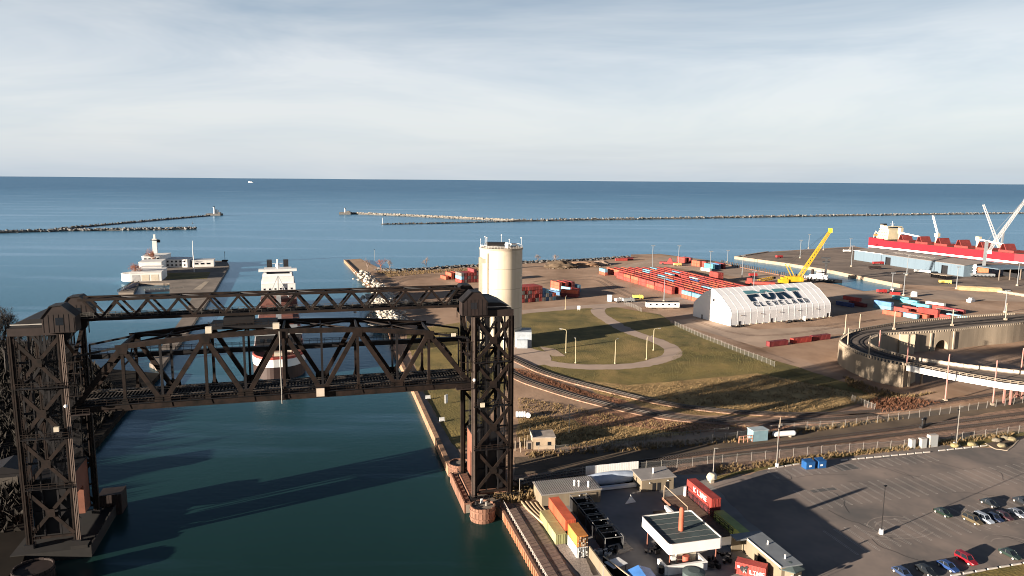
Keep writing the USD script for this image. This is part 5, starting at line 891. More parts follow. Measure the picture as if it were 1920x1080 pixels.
obj('open_bay', MB().box(WL + 2, WL + 22, WW - 6, WW - 2, 0, 7), black, wh); obj('gutter', MB().box(-.6, WL * .3, -.75, -.6, 9.7, 10.15), white, wh)
def lattice(mb, a, b, w, n, r, w1=None):
    a, b = vec(a), vec(b); d = b - a; d /= np.linalg.norm(d); u = np.cross(d, (0, 0, 1)); u /= np.linalg.norm(u); v = np.cross(u, d); w1 = w if w1 is None else w1
    P = [[a + (b - a) * k / n + (u * sx + v * sy) * (w + (w1 - w) * k / n) / 2 for sx, sy in ((-1, -1), (1, -1), (1, 1), (-1, 1))] for k in range(n + 1)]
    for j in range(4):
        mb.bar(P[0][j], P[n][j], r)
        for k in range(n): mb.bar(P[k][j], P[k + 1][(j + 1) % 4], r * .6); mb.bar(P[k][j], P[k][(j + 1) % 4], r * .6)
    return mb
yel = M('crane_yellow', (.46, .27, .012), .5, .15, .5); whs = M('white_steel', (.36, .36, .36), .5, .08, .5)
yc = thing('crawler_crane', 'large yellow lattice boom crane behind the white hall', 'crane', (223.36, 573.44, 2))
obj('track', MB().box(-4, 7, -4.6, -3.2, 0, 1.8), steel_dark, yc); obj('track', MB().box(-4, 7, 3.2, 4.6, 0, 1.8), steel_dark, yc); obj('house', MB().box(-7, 4.5, -2.6, 2.6, 2, 6).box(-10, -7, -3, 3, 1.6, 5.2), yel, yc); obj('cab', MB().box(3.4, 6, -3.2, -1, 2.2, 5.4), yel, yc)
obj('boom', lattice(MB(), (3, 0, 4), (24.5, -1, 41), 2.6, 16, .36, 1.5), yel, yc); obj('boom_head', MB().cbox((25.2, -1, 42.4), (2.4, 2.4, 3.4)), M('crane_bright', (.6, .5, .03), .5), yc); obj('mast', MB().bar((0, -1, 5), (-5.5, -1, 15), .5).bar((-2, 1, 5), (-7.5, 1, 15.4), .5), yel, yc)
obj('pendant', MB().tube((-5.5, -1, 15), (24.5, -1, 42), .06, n=4).tube((-7.5, 1, 15), (24.5, 0, 42), .06, n=4), steel_dark, yc); obj('counterweight', MB().box(-12, -9, -3, 3, .8, 3.4).box(-11, -6, -4, -2.4, 0, 4), yel, yc)
yb = thing('crane_section', 'yellow crane boom section lying beside the red box in front of the crane', 'crane part', (204.8, 584.6, 2), .5); obj('lattice', lattice(MB(), (-8, 0, 1.2), (8, 0, 2.6), 2, 8, .3), yel, yb); obj('tip', MB().box(8, 10, -1, 1, 1.8, 3.4), steel_dark, yb)
rb = thing('red_machine', 'red low machine in front of the yellow crane boom section', 'machine', (193.81, 565.89, 2), -.3); obj('bed', MB().box(-11, 11, -3, 3, .6, 2.6), red, rb); obj('cab', MB().box(-10, -6, -2.4, 2.4, 2.6, 5), red, rb); obj('wheel', MB().tube((-7, -3.2, .8), (-7, 3.2, .8), .8, n=12).tube((7, -3.2, .8), (7, 3.2, .8), .8, n=12), black, rb)
hc = thing('harbour_crane', 'grey mobile harbour crane with a white boom at the warehouse corner', 'crane', (404.85, 625.91, 2), -.2)
gsteel = M('crane_grey', (.16, .17, .18), .5, .2, .5)
obj('carrier', MB().box(-9, 9, -4, 4, 1, 3.2), gsteel, hc)
for k in range(6): obj('wheel', MB().tube((-7.5 + k * 3, -4.2, .9), (-7.5 + k * 3, 4.2, .9), .9, n=12), black, hc)
obj('house', MB().box(-5, 4, -3, 3, 4, 9), M('crane_rust', (.40, .16, .08), .6, .2, .5), hc); obj('tower', MB().bar((1, 0, 8), (1.5, 0, 31), 2.0, 2.2), gsteel, hc); obj('cab', MB().box(2.6, 5.4, -1.4, 1.4, 20, 23), white, hc)
obj('boom', lattice(MB(), (2.5, 0, 21), (30, 6, 66), 2.2, 14, .32, 1.4), whs, hc); obj('boom_head', MB().cbox((30.6, 6, 67), (2.6, 2.2, 3)), whs, hc); obj('luffing_rope', MB().tube((1.5, 0, 31), (29, 6, 66), .12, n=4), gsteel, hc)
obj('access_stair', MB().box(-8.5, -6.4, -4.6, -4.2, 3, 11).box(-9.4, -6, -5, -4, 5.6, 6).box(-9.4, -6, -5, -4, 8.4, 8.8), white, hc)
h2 = thing('harbour_crane', 'second white boomed crane rising behind the red ship', 'crane', (528, 790, 2), 0)
obj('carrier', MB().box(-7, 7, -4, 4, 0, 3), gsteel, h2); obj('house', MB().box(-4, 4, -3, 3, 3, 9), gsteel, h2); obj('boom', lattice(MB(), (0, 0, 9), (-19, 6, 57), 2.6, 14, .36, 1.5), whs, h2); obj('boom_base', MB().bar((0, 0, 9), (-5, 1.6, 22), 2.2, 2), M('boom_red', (.5, .2, .17), .5), h2); obj('tower', MB().bar((1, 0, 9), (2, 0, 30), 1.6, 1.8), gsteel, h2)
# pier edges, timber wharf, tug
obj('pier_edge', MB().prism(LineString([p[:2] for p in [(292.65, 834.12), (237.74, 775.42), (270.98, 710.92), (289.65, 657.52), (299.92, 599.57), (305.98, 569.12)]]).buffer(1.1, cap_style=2), -2, 2.9), M('pier_cope', (.30, .225, .16), .9, .2, .3), kind='structure', label='pale concrete edge beam of the warehouse pier', cat='pier')
twf = thing('timber_wharf', 'dark timber wharf with tall piles across the slip', 'wharf', (0, 0, 0)); pl = LineString([p[:2] for p in [(203.51, 708.17), (215.34, 666.73), (224.63, 636.9), (233.14, 609.59), (242.24, 587.63)]])
for k in range(46): p = pl.interpolate(k / 45, normalized=True); obj('pile', MB().tube((p.x, p.y, -2), (p.x, p.y, 5.6 + .5 * math.sin(k * 2.1)), .5, n=6), M('pile_wood', (.075, .06, .048), .9, .3, 1.0) if k == 0 else '/World/Looks/pile_wood', twf)
obj('waling', MB().prism(pl.buffer(.4, cap_style=2), 2.4, 3.1), timber, twf)
tg = thing('tugboat', 'dark tug with white deckhouse lying in the slip beside the crane', 'tugboat', (255.55, 601.8, 0), math.radians(-25))
obj('hull', MB().prism([(-16, -4.5), (10, -4.5), (17, 0), (10, 4.5), (-16, 4.5)], -1, 2.6), black, tg); obj('deckhouse', MB().box(-8, 6, -3.2, 3.2, 2.6, 6).box(-14, -8, -3, 3, 2.6, 4.4), white, tg); obj('wheelhouse', MB().box(-3, 3, -2.4, 2.4, 6, 9.4), white, tg); obj('wheelhouse_windows', MB().box(-3.05, 3.05, -2.45, 2.45, 7.6, 8.7), glass_dark, tg); obj('upper_tower', MB().bar((4, 0, 6), (4, 0, 20), 1.8).box(1, 6.5, -3, 3, 16, 17).box(0, 7, -2, 2, 19.5, 20.4), black, tg); obj('funnel', MB().tube((-6, 0, 6), (-6, 0, 10), 1.1, n=12), steel_house, tg)
bg = thing('work_barge', 'low blue grey work barge with gear beside the tug', 'barge', (247.68, 614.43, 0), math.radians(-25)); obj('hull', MB().box(-13, 13, -5, 5, -1, 2.4), M('barge_blue', (.10, .16, .20), .7, .3, .3), bg)
for k in range(9): obj('deck_gear', MB().cbox((rnd.uniform(-11, 11), rnd.uniform(-3, 3), 3.2), (rnd.uniform(1, 3), 1.5, rnd.uniform(1, 3.4)), rnd.uniform(0, 3)), (steel_dark, red, conc)[k % 3], bg)
# ---------------------------------------------------------------- port clutter
def truck(label, loc, rz, colm, L=9.0, group=None):
    c = thing('truck', label, 'truck', loc, rz, group); obj('bed', MB().box(-L / 2, L / 2 - 2.6, -1.2, 1.2, 1.1, 2.9), colm, c); obj('cab', MB().profile([(L / 2 - 2.4, .7), (L / 2, .7), (L / 2, 2.0), (L / 2 - .4, 3.0), (L / 2 - 2.4, 3.0)], -1.15, 1.15), colm, c); obj('windscreen', MB().box(L / 2 - .3, L / 2 + .02, -1, 1, 1.9, 2.6), glass_dark, c)
    for x in (-L / 2 + 1.4, L / 2 - 1.6): obj('wheel', MB().tube((x, -1.25, .5), (x, 1.25, .5), .5, n=12), black, c)
    return c
redp = M('bright_red', (.34, .03, .03), .5, .15, .5)
truck('red truck at the dark warehouse doorway', (359.41, 714.68, 2), .3, redp, 12); truck('white truck in front of the blue warehouse', (366.52, 648.95, 2), -.6, white, 13); truck('red car body on the apron beside the slip end', (269.19, 526.46, 2), .2, redp, 7); truck('red truck on the pier left of the yellow boom', (281.64, 767.99, 2), .4, redp, 8); truck('yellow and pink loader on the pier apron', (346.89, 580.31, 2), -.4, M('loader_yellow', (.7, .5, .1), .5), 9); truck('flat dark truck on the pier before the warehouse', (336.57, 674.44, 2), 0, steel_house, 11); truck('red machinery truck on the dock by the wharf', (204, 613.94, 2), .2, redp, 7); truck('yellow loader under the double headed mast', (156.3, 687.69, 2), .3, M('loader_cream', (.66, .5, .18), .5), 8); truck('white pickup by the blue toilet cabin', (71.03, 477.43, 2), .5, white, 6); truck('grey pickup behind the white pickup', (77.08, 477.72, 2), .3, pgrey, 8); truck('yellow pickup on the yard beyond the trailer', (85.72, 491.21, 2), .1, M('pickup_yellow', (.7, .55, .12), .5), 7); truck('white boat trailer on the far pier', (385.2, 839.01, 2), .2, white, 9)
def heap(label, loc, r, h, mat, seed, n='dirt_heap'):
    g = np.random.default_rng(seed); m = trimesh.creation.icosphere(subdivisions=3); v = m.vertices.copy(); nz = meshkit.fbm(v * 3.2, 5, seed)[:, None]; v = v * (.55 + .9 * nz); v[:, 2] = np.maximum(v[:, 2], -.1); v = v * [r, r * .7, h]
    x = thing(n, label, 'heap', loc); obj('mound', MB().add(v, m.faces), mat, x, smooth=40); obj('rubble', stones(MB(), [(-r, -r * .6), (r, -r * .6)], 3, 30, .45, seed, 0, .3), conc_dark, x, kind='stuff'); return x
heap('brown dirt heap with rubble on the shore yard', (45.45, 667.74, 2), 14, 6.0, earth, 3); heap('low brown heap right of the tall dirt heap', (69.33, 686.16, 2), 15, 4.0, dirt, 4); heap('pale gravel heap before the shore rocks', (83.05, 695.84, 2), 11, 3.6, concy, 5, 'gravel_heap'); 
def tufts(label, poly, n, h, mat, seed, name='brush', w=.5, z=2.0):
    g = np.random.default_rng(seed); P = Polygon([p[:2] for p in poly]).buffer(0); x0, y0, x1, y1 = P.bounds; V, F = [], []
    while len(V) < n:
        x, y = g.uniform(x0, x1), g.uniform(y0, y1)
        if not P.contains(shapely.Point(x, y)) or g.random() > .25 + 1.1 * float(meshkit.noise(np.array([x * .12, y * .12, seed]), seed)): continue
        V.append((x, y))
    mb = MB()
    for x, y in V:
        s = h * g.uniform(.5, 1.4); k = 5; vv, ff = [], []
        for j in range(k):
            a = g.uniform(0, 6.28); r = s * w; c, q = math.cos(a), math.sin(a); o = len(vv)
            vv += [(x + g.normal(0, .2) * s - q * r * .25, y + c * r * .25, z - .05), (x + q * r * .25, y - c * r * .25, z - .05), (x + c * r * g.uniform(.3, 1.2), y + q * r * g.uniform(.3, 1.2), z + s * g.uniform(.6, 1.1))]; ff.append([o, o + 1, o + 2])
        mb.add(vv, ff)
    return obj(name, mb, mat, kind='stuff', label=label, cat='brush')
rust_brush = M('rust_brush', (.12, .052, .028), .95, .4, .6); tan_weed = M('tan_weed', (.17, .115, .055), .95, .4, .4); shade_scrub = M('shade_scrub', (.012, .009, .006), .95, .5, .3); olive_weed = M('olive_weed', (.10, .085, .03), .95, .4, .4)
tufts('rust red brush beside the short leaning fence', [(126.53, 257.22), (137.69, 264.06), (147.79, 264.32), (156.09, 257.99), (144.73, 251.45), (131.04, 246.91), (128.14, 248.62)], 600, 1.2, rust_brush, 6)
tufts('dry tan weeds at the foot of the curved wall', [(138.12, 296.25), (142.66, 278.28), (149.99, 268.47), (165.21, 273.81), (147.06, 262.97), (136.68, 266.05), (133.09, 280.26)], 500, 1.0, tan_weed, 7)
tufts('dry weeds along the fence of the parking lot', [(57.66, 196.99), (74.21, 201.28), (95.73, 208.37), (121.57, 215.11), (163.41, 228.53), (160.66, 224.47), (119.4, 211.04), (93.9, 204.13), (72.84, 197.3), (56.21, 191.68)], 900, .8, tan_weed, 8)
tufts('weeds on the dark bank of the rail corridor', [(3.53, 206.42), (26.24, 212.13), (56.84, 218.3), (78.68, 224.09), (115.21, 236.87), (135.49, 241.25), (113.22, 232.53), (76.91, 218.75), (55.49, 212.77), (25.64, 206.89), (5.02, 202.28)], 900, .9, tan_weed, 9)
tufts('dry brush around the foot of the right bridge tower', [(-5.76, 178.43), (0.41, 182.85), (6.01, 181.94), (7.18, 175.49), (2.42, 172.33), (-3.6, 173.74)], 260, 1.4, tan_weed, 10)
tufts('leafless scrub covering the west bank, coloured dark for shade', [(-264.47, 347.78), (-215.27, 343.69), (-173.96, 299.72), (-138.1, 249.15), (-128.43, 216.99), (-128.37, 205.74), (-136.12, 205.58), (-133.22, 191.63), (-110.47, 155.21), (-139.01, 154.74), (-234.71, 246.67)], 3200, 2.6, shade_scrub, 11)  # scrub colour set near-black to imitate shade on the bank
tufts('dry grass and weeds along the lake shore', [(-117.5, 626.22), (-74.95, 636.35), (-29.17, 658.79), (-0.16, 673.01), (-0.14, 656.67), (-28.31, 639.31), (-72.82, 618.14), (-100.36, 592.49)], 800, 1.3, tan_weed, 12)
tufts('rust coloured weeds between the two curving tracks', [(1.63, 302.45), (17.36, 283.86), (30.61, 268.02), (41.35, 258.88), (38.83, 254.96), (26.3, 265.15), (12.99, 281.42), (3.59, 293.94)], 1500, .6, rust_brush, 13)
tufts('tan grass tufts below the lower curving track', [(2.69, 262.49), (19.46, 253.2), (40.16, 238.93), (60.66, 233.95), (81.23, 231.78), (58.14, 223.62), (31.28, 213.59), (13.24, 210.96), (2.9, 222.37)], 3000, .6, tan_weed, 14)
tufts('tan grass tufts on the slope below the lawn', [(28.13, 284.95), (46.4, 278.58), (73.62, 287.05), (102.76, 296.88), (127.68, 282.38), (136.68, 266.05), (113.99, 250.67), (85.27, 244.02), (63.56, 245.82), (46.57, 255.16), (32.79, 269.48)], 3500, .55, tan_weed, 15)
tufts('olive grass tufts on the lawn', [(5.84, 296.53), (31.34, 295.6), (61.52, 302.52), (91.57, 360.54), (108.67, 329.66), (129.71, 287.08), (99.07, 299.32), (46.88, 281.62), (22.21, 292.01)], 2500, .4, olive_weed, 16)
rm = thing('red_machine', 'bright red machine parked in front of the jetty containers', 'machine', (151.44, 700.5, 2), -.3)
obj('bed', MB().box(-9, 8, -2.6, 2.6, .8, 2.6), redp, rm); obj('cab', MB().profile([(-2, 2.6), (3, 2.6), (1.4, 6.4), (0, 6.4)], -1.6, 1.6), redp, rm); obj('wheel', MB().tube((-6, -2.8, .9), (-6, 2.8, .9), .9, n=12).tube((5, -2.8, .9), (5, 2.8, .9), .9, n=12), black, rm)
tr = thing('office_trailer', 'long white office trailer with a dark roof beside the access road', 'trailer', (95.34, 456.26, 2), .04)
obj('body', MB().box(-10.4, 10.4, -1.7, 1.7, .8, 4.0), white, tr); obj('roof', MB().box(-10.6, 10.6, -1.9, 1.9, 4.0, 4.25), steel_dark, tr)
for k in range(5): obj('window', MB().box(-8.6 + k * 3.9, -7.4 + k * 3.9, -1.76, -1.7, 2.2, 3.2), glass_dark, tr)
for x in (-7, 0, 7): obj('axle', MB().tube((x, -1.7, .45), (x, 1.7, .45), .45, n=10), black, tr)
tb = thing('toilet_cabin', 'pale blue toilet cabin at the lawn corner', 'cabin', (65.2, 481.44, 2)); obj('body', MB().box(-1.3, 1.3, -1.3, 1.3, 0, 4.0), M('cabin_blue', (.34, .50, .58), .5), tb); obj('roof', MB().box(-1.4, 1.4, -1.4, 1.4, 4.0, 4.3), white, tb); obj('door', MB().box(-.7, .7, -1.36, -1.3, .2, 3.2), white, tb)
sg = thing('sign_board', 'white sign board on the upper lawn', 'sign', (41.26, 444.38, 2)); obj('board', MB().box(-.9, .9, -.1, .1, 1, 3.2), white, sg); obj('post', MB().box(-.7, -.5, -.05, .05, 0, 1), postm, sg); obj('post', MB().box(.5, .7, -.05, .05, 0, 1), postm, sg)
sb = thing('scrap_barge_stack', 'tan timber stack on the apron left of the white barriers', 'timber stack', (353.17, 543.74, 2), -.35)
for k in range(5): obj('timber', MB().box(-16, 12, -4 + k * 1.6, -2.7 + k * 1.6, 0, 2.4 + .4 * (k % 2)), M('tan_timber', (.32, .225, .12), .8, .2, .5) if k == 0 else '/World/Looks/tan_timber', sb)
for k in range(9): c = thing('jersey_barrier', 'pale concrete barrier, %s from the timber stack' % NTH[k], 'barrier', (vec((360.81, 538.86, 2)) + (vec((371.36, 502.76, 2)) - vec((360.81, 538.86, 2))) * k / 8), -.6, 'line of pale barriers'); obj('block', MB().profile([(-3, 0), (3, 0), (3, 1.5), (-3, 1.5)], -.5, .5), conc, c)
for k in range(7): c = thing('boat_frame', 'dark steel frame, %s of seven in a row before the blue warehouse' % NTH[k], 'frame', (vec((360.88, 619.83, 2)) + (vec((364.94, 606.6, 2)) - vec((360.88, 619.83, 2))) * k / 6), WA, 'row of steel frames by the warehouse'); obj('legs', MB().box(-1, -.8, -3, 3, 0, 3).box(.8, 1, -3, 3, 0, 3), steel_dark, c); obj('top_bar', MB().box(-1, 1, -3, 3, 3, 3.3), conc, c)
for k, (p, mt, lab) in enumerate((((276.51, 521.84, 2), redp, 'orange base block under the apron mast'), ((285.33, 512.56, 2), white, 'white round bin on the apron'), ((312.08, 490.99, 2), white, 'small white object alone on the bare apron'), ((279.85, 532.1, 2), pgrey, 'pale blue crates beside the apron mast'))):
    c = thing('apron_crate', lab, 'crate', p, .3 * k); obj('body', MB().box(-3, 3, -1.5, 1.5, 0, 1.8) if k != 1 else MB().tube((0, 0, 0), (0, 0, 3.2), 2.2, n=16), mt, c); obj('lid', MB().box(-1.2, 1.6, -1, 1, 1.8, 2.8) if k != 1 else MB().tube((0, 0, 3.2), (0, 0, 3.6), 1.6, n=16), mt if k else steel_dark, c)
# ---------------------------------------------------------------- riverside bar yard
CA = math.radians(15); cu, cv = np.array([math.cos(CA), math.sin(CA)]), np.array([math.sin(CA), -math.cos(CA)])
def off(p, u, v): q = vec(p)[:2] + cu * u + cv * v; return (q[0], q[1])
khaki = M('khaki_cladding', (.18, .145, .10), .75, .15, .5, stretch=(1, 1, .2)); roofg = M('ribbed_grey_roof', (.235, .215, .20), .5, .1, .5); roofd = M('dark_felt_roof', (.055, .075, .075), .85, .25, .4)
def cabin(name, label, p, w, d, h, over=.25, ribs=True, roofmat=roofg):
    """p: front left roof corner on the ground plan; w along the river line's normal, d away from the camera"""
    b = thing(name, label, 'building', (p[0], p[1], 2), CA)
    obj('wall', MB().box(0, w, 0, .2, 0, h), khaki, b); obj('wall', MB().box(0, w, d - .2, d, 0, h), khaki, b); obj('wall', MB().box(0, .2, .2, d - .2, 0, h), khaki, b); obj('wall', MB().box(w - .2, w, .2, d - .2, 0, h), khaki, b)
    r = obj('roof', MB().hexa([(-over, -over, h), (w + over, -over, h), (w + over, d + over, h + .35), (-over, d + over, h + .35)], [(-over, -over, h + .15), (w + over, -over, h + .15), (w + over, d + over, h + .5), (-over, d + over, h + .5)]), roofmat, b)
    if ribs:
        for k in range(int(w / .55)): x = k * .55 + .1; obj('roof_rib', MB().hexa([(x, -over, h + .15), (x + .09, -over, h + .15), (x + .09, d + over, h + .5), (x, d + over, h + .5)], [(x, -over, h + .24), (x + .09, -over, h + .24), (x + .09, d + over, h + .59), (x, d + over, h + .59)]), roofmat, r)
    obj('eave_trim', MB().box(-over - .05, w + over + .05, -over - .06, -over, h - .12, h + .2), roofg, b); return b
pa = (7.72, 169.88, 5.6); cb = cabin('yard_shed', 'long khaki shed with a ribbed grey roof at the left of the bar yard', pa, 15.4, 6.9, 3.5)
for x, y in ((9.4, 2.6), (10.4, 2.2), (12.6, 1.2)): obj('roof_vent', MB().tube((x, y, 3.6), (x, y, 5.0), .22, n=10).tube((x, y, 5.0), (x, y, 5.3), .32, n=10), white, cb)
obj('door', MB().box(11.5, 12.6, -.05, 0, 0, 2.2), black, cb)
pb = (33.97, 179.67, 5.6); cb = cabin('yard_shed', 'square khaki shed with a pale flat roof and one white vent', pb, 9.1, 5.4, 3.5, .4, False)
obj('roof_vent', MB().tube((4.4, 2.6, 3.6), (4.4, 2.6, 5.3), .25, n=10), white, cb)
for x in (3.0, 4.4, 6.8): obj('door', MB().box(x, x + .9, -.06, 0, 0, 2.2), black, cb)
obj('wall_lamp', MB().blob((2.2, -.15, 2.4), .16, 1, 0).blob((7.4, -.15, 2.6), .16, 1, 0), white, cb)
pc = (51.64, 146.75, 5.6); rbb = thing('yard_shed', 'khaki building with a smooth blue grey roof beside the parking lot', 'building', (pc[0], pc[1], 2), CA)
obj('wall', MB().box(0, .2, -10.6, -5.6, 0, 3.6).box(0, .2, -5.6, -2.4, 2.6, 3.6).box(0, .2, -2.4, 3.4, 0, 3.6), khaki, rbb); obj('wall', MB().box(.2, 4.4, -10.6, -10.4, 0, 3.6), khaki, rbb); obj('wall', MB().box(4.2, 4.4, -10.4, 3.4, 0, 3.6), khaki, rbb); obj('wall', MB().box(-2.6, 4.4, 3.42, 3.6, 0, 3.6), khaki, rbb)
obj('dark_opening', MB().box(.5, .6, -5.6, -2.4, 0, 2.6), black, rbb); obj('roof', MB().box(-.2, 4.7, -10.8, 3.9, 3.6, 3.85).box(-2.8, -.2, 1.2, 3.9, 3.6, 3.85), M('blue_grey_roof', (.16, .175, .19), .6, .1, .4), rbb); obj('eave_trim', MB().box(-.3, -.2, -10.8, 1.2, 3.55, 3.95), cream, rbb)
for y in (-2, -8): obj('roof_vent', MB().tube((2.6, y, 3.8), (2.6, y, 4.7), .18, n=8), white, rbb)
pk = (56.66, 138.15, 5.2); kx = thing('kiosk', 'hexagonal kiosk with a dark roof at the corner of the parking lot', 'kiosk', (pk[0], pk[1], 2), 0)
obj('walls', MB().tube((0, 0, 0), (0, 0, 3.0), 2.3, n=6), khaki, kx); obj('roof', MB().tube((0, 0, 3.0), (0, 0, 3.2), 2.9, n=6).tube((0, 0, 3.2), (0, 0, 3.9), 2.9, .3, n=6), roofd, kx)
for k in range(2): obj('umbrella_lamp', MB().blob((-.6 + 1.5 * k, -3.2, 2.6), .38, 2, 0, flat=.6).tube((-.6 + 1.5 * k, -3.2, 0), (-.6 + 1.5 * k, -3.2, 2.5), .05, n=6), white, kx)
# containers of the yard
RED20 = container_kind('red_short_container', (.34, .06, .05), 6.06); ORG20 = container_kind('orange_short_container', (.48, .19, .05), 6.06); GRN20 = container_kind('green_short_container', (.25, .25, .12), 6.06); GRF20 = container_kind('painted_short_container', (.42, .44, .44), 6.06); LIM40 = container_kind('lime_container', (.36, .42, .13)); BLK20 = container_kind('black_short_container', (.02, .022, .026), 6.06); ORR40 = container_kind('long_orange_container', (.38, .075, .035))
a75 = CA - math.pi / 2
p = off((9.15, 164.79, 7.3), 1.22, 6.1); ORR40.put('long orange red container on top of the stack by the boardwalk', (*p, 4.62), a75); BLK20.put('black container under the long orange red one, far end', (*off(p, 0, -3), 2.02), a75); BLK20.put('black container under the long orange red one, near end', (*off(p, 0, 3.1), 2.02), a75)
q = off((14.27, 145.67, 7.3), 1.22, -3.03); oc = ORG20.put('short orange container at the near end of the stack', (*q, 4.62), a75); GRF20.put('grey container with painted sides below the short orange one', (*q, 2.02), a75)
g0 = off((10.13, 151.47, 4.6), 1.22, -3.03); GRN20.put('nearer green container beside the boardwalk', (*g0, 2.02), a75); GRN20.put('farther green container beside the boardwalk', (*off(g0, 0, -6.15), 2.02), a75)
for zz, mats, nm in ((4.62, (cream, black), 'stencil on the orange doors'), (2.02, (white, black), 'stencil on the painted doors')):
    st_ = thing('door_stencil', 'pale and black ' + nm, 'painted marks', (*off(q, 0, 3.13), zz), a75)
    for k in range(26):
        y, z = rnd.choice((-.95, -.6, -.2, .2, .55, .95)) + rnd.uniform(-.1, .1), rnd.uniform(.25, 2.3); obj('mark', MB().box(.0, .03, y - .13, y + .13, z - .1, z + .12), mats[k % 3 == 0], st_)
    for y in (-.75, -.4, .4, .78): obj('stripe', MB().box(.0, .025, y - .06, y + .06, .15, 2.4), mats[1], st_)
st_ = thing('wall_lettering', 'white scrawled lettering on the side of the grey painted container', 'painted marks', (*off(q, -1.3, 0), 2.3), a75)
for k, ch in enumerate('RXS'): t = meshkit.text_mesh(ch, 1.5, .03, True); t.apply_transform(trimesh.transformations.rotation_matrix(math.pi / 2, (1, 0, 0))); t.apply_translation((-2.6 + k * 1.7, 0, .3)); obj('letter', MB().tm(t), white, st_)
rp = off((47.93, 164.61, 7.3), 1.22, -6.1); LIM40.put('lime container below and beyond the raised red one', (*off(rp, .2, 13.0), 2.02), a75); MAR40.put('maroon container carrying the raised red one', (*rp, 2.02), a75); RED40.put('raised red container with white lettering beside the roof deck', (*rp, 4.62), a75)
def side_text(owner_label, words, loc, rz, h, mat, bold=True, name='wall_lettering'):
    s_ = thing(name, owner_label, 'lettering', loc, rz); x = 0
    for ch in words:
        if ch == ' ': x += h * .5; continue
        t = meshkit.text_mesh(ch, h, .03, bold); w = t.bounds[1][0]; t.apply_transform(trimesh.transformations.rotation_matrix(math.pi / 2, (1, 0, 0))); t.apply_translation((x, 0, 0)); obj('letter', MB().tm(t), mat, s_); x += w + h * .13
    return s_
side_text('white K LINE lettering on the raised red container', 'K LINE', (*off(rp, -1.3, -2.6), 5.45), a75, 1.25, white)
kl = (46.02, 140.74, 4.6); ke = (52.05, 137.5, 4.6); kd = math.atan2(ke[1] - kl[1], ke[0] - kl[0]); kc = np.array([(kl[0] + ke[0]) / 2, (kl[1] + ke[1]) / 2]) + np.array([-math.sin(kd), math.cos(kd)]) * 1.22
RED20.put('short red container with white lettering at the bottom edge of the yard', (*kc, 2.02), kd)
e = np.array([math.cos(kd), math.sin(kd)]); f_ = np.array([math.sin(kd), -math.cos(kd)]); b0_ = kc + f_ * 1.30 - e * 1.5
side_text('white K LINE lettering on the short red container', 'K LINE', (b0_[0], b0_[1], 2.75), kd, .85, white)
an = kc + f_ * 1.31 - e * 1.3; sl_ = thing('painted_silhouette', 'black animal shape painted on the short red container', 'painted marks', (an[0], an[1], 3.35), kd)
obj('shape', MB().profile([(-.8, .1), (-.4, .75), (.1, .55), (.5, .95), (.95, .8), (.7, .35), (.6, -.55), (.1, -.2), (-.1, -.65), (-.5, -.3)], -.02, .01), black, sl_)
obj('patch', MB().box(-1.25, -.8, -.02, .01, .2, .62), white, sl_)
# open black frames stacked behind the containers
fo = off((14.59, 170.74, 5.2), 0, 0)
for k in range(4):
    c = thing('open_frame_bar', 'black bar booth with an open steel frame roof, %s from the khaki shed' % NTH[k], 'frame', (*off(fo, 0, k * 5.9), 2.0), a75, None)
    m = MB()
    for x in (.1, 5.3):
        for y in (.1, 4.3): m.bar((x, y, 0), (x, y, 3.3), .14)
    for x in (.1, 2.7, 5.3): m.bar((x, .1, 3.3), (x, 4.3, 3.3), .13)
    for y in (.1, 4.3): m.bar((.1, y, 3.3), (5.3, y, 3.3), .13)
    obj('frame', m, M('frame_grey_%d' % k, (.13, .13, .13), .5), c); obj('side_wall', MB().box(.2, 5.2, .0, .1, 0, 2.6).box(.2, 5.2, 4.3, 4.4, 0, 2.4), black, c); obj('floor', MB().box(.1, 5.3, .1, 4.3, 0, .2), black, c); obj('back_wall', MB().box(.0, .1, .1, 4.3, 0, 2.6), black, c)
    for j in range(3): obj('string_lamp', MB().blob((1 + 1.6 * j, 2.2 + .4 * j, 3.2), .14, 1, 0), white, c)
# canopy with a red chimney over the white counter
c0 = (32.77, 141.02, 7.8); cn = thing('canopy', 'square white edged canopy roof on thin posts with a red chimney', 'canopy', (c0[0], c0[1], 2), CA)
w, d = 12.4, 13.6
rr = Polygon([(0, 0), (w, 0), (w, d), (0, d)]).buffer(-.7).buffer(.7)
obj('fascia', MB().prism(rr.difference(rr.buffer(-.25)), 3.6, 5.9), white, cn); obj('roof', MB().prism(rr.buffer(-.25), 5.3, 5.68), roofd, cn); obj('soffit', MB().prism(rr.buffer(-.26), 3.65, 3.75), white, cn)
m_ = MB()
for k in range(1, 6): m_.box(.3, w - .3, k * d / 6 - .03, k * d / 6 + .03, 5.68, 5.72)
obj('roof_seams', m_, roofg, cn, kind='stuff')
obj('coping', MB().prism(rr.difference(rr.buffer(-.18)), 5.9, 5.95), roofg, cn)
for x, y in ((.5, .5), (w - 1.0, .9), (.6, d - 2.4), (w - 1, d - 1)): obj('post', MB().tube((x, y, 0), (x, y, 3.6), .16, n=8), M('post_rust', (.16, .06, .04), .7), cn) if x == .5 else obj('post', MB().tube((x, y, 0), (x, y, 3.6), .16, n=8), '/World/Looks/post_rust', cn)
obj('chimney', MB().tube((5.6, 5.6, 3.0), (5.6, 5.6, 10.4), .55, n=20).tube((5.6, 5.6, 10.4), (5.6, 5.6, 10.9), .55, .25, n=20), M('chimney_red', (.33, .085, .045), .65, .2, .5), cn)
cnt = thing('bar_counter', 'white bar counter with a dark top below the canopy', 'bar', (*off(c0, 1.2, -1.6), 2.0), CA)
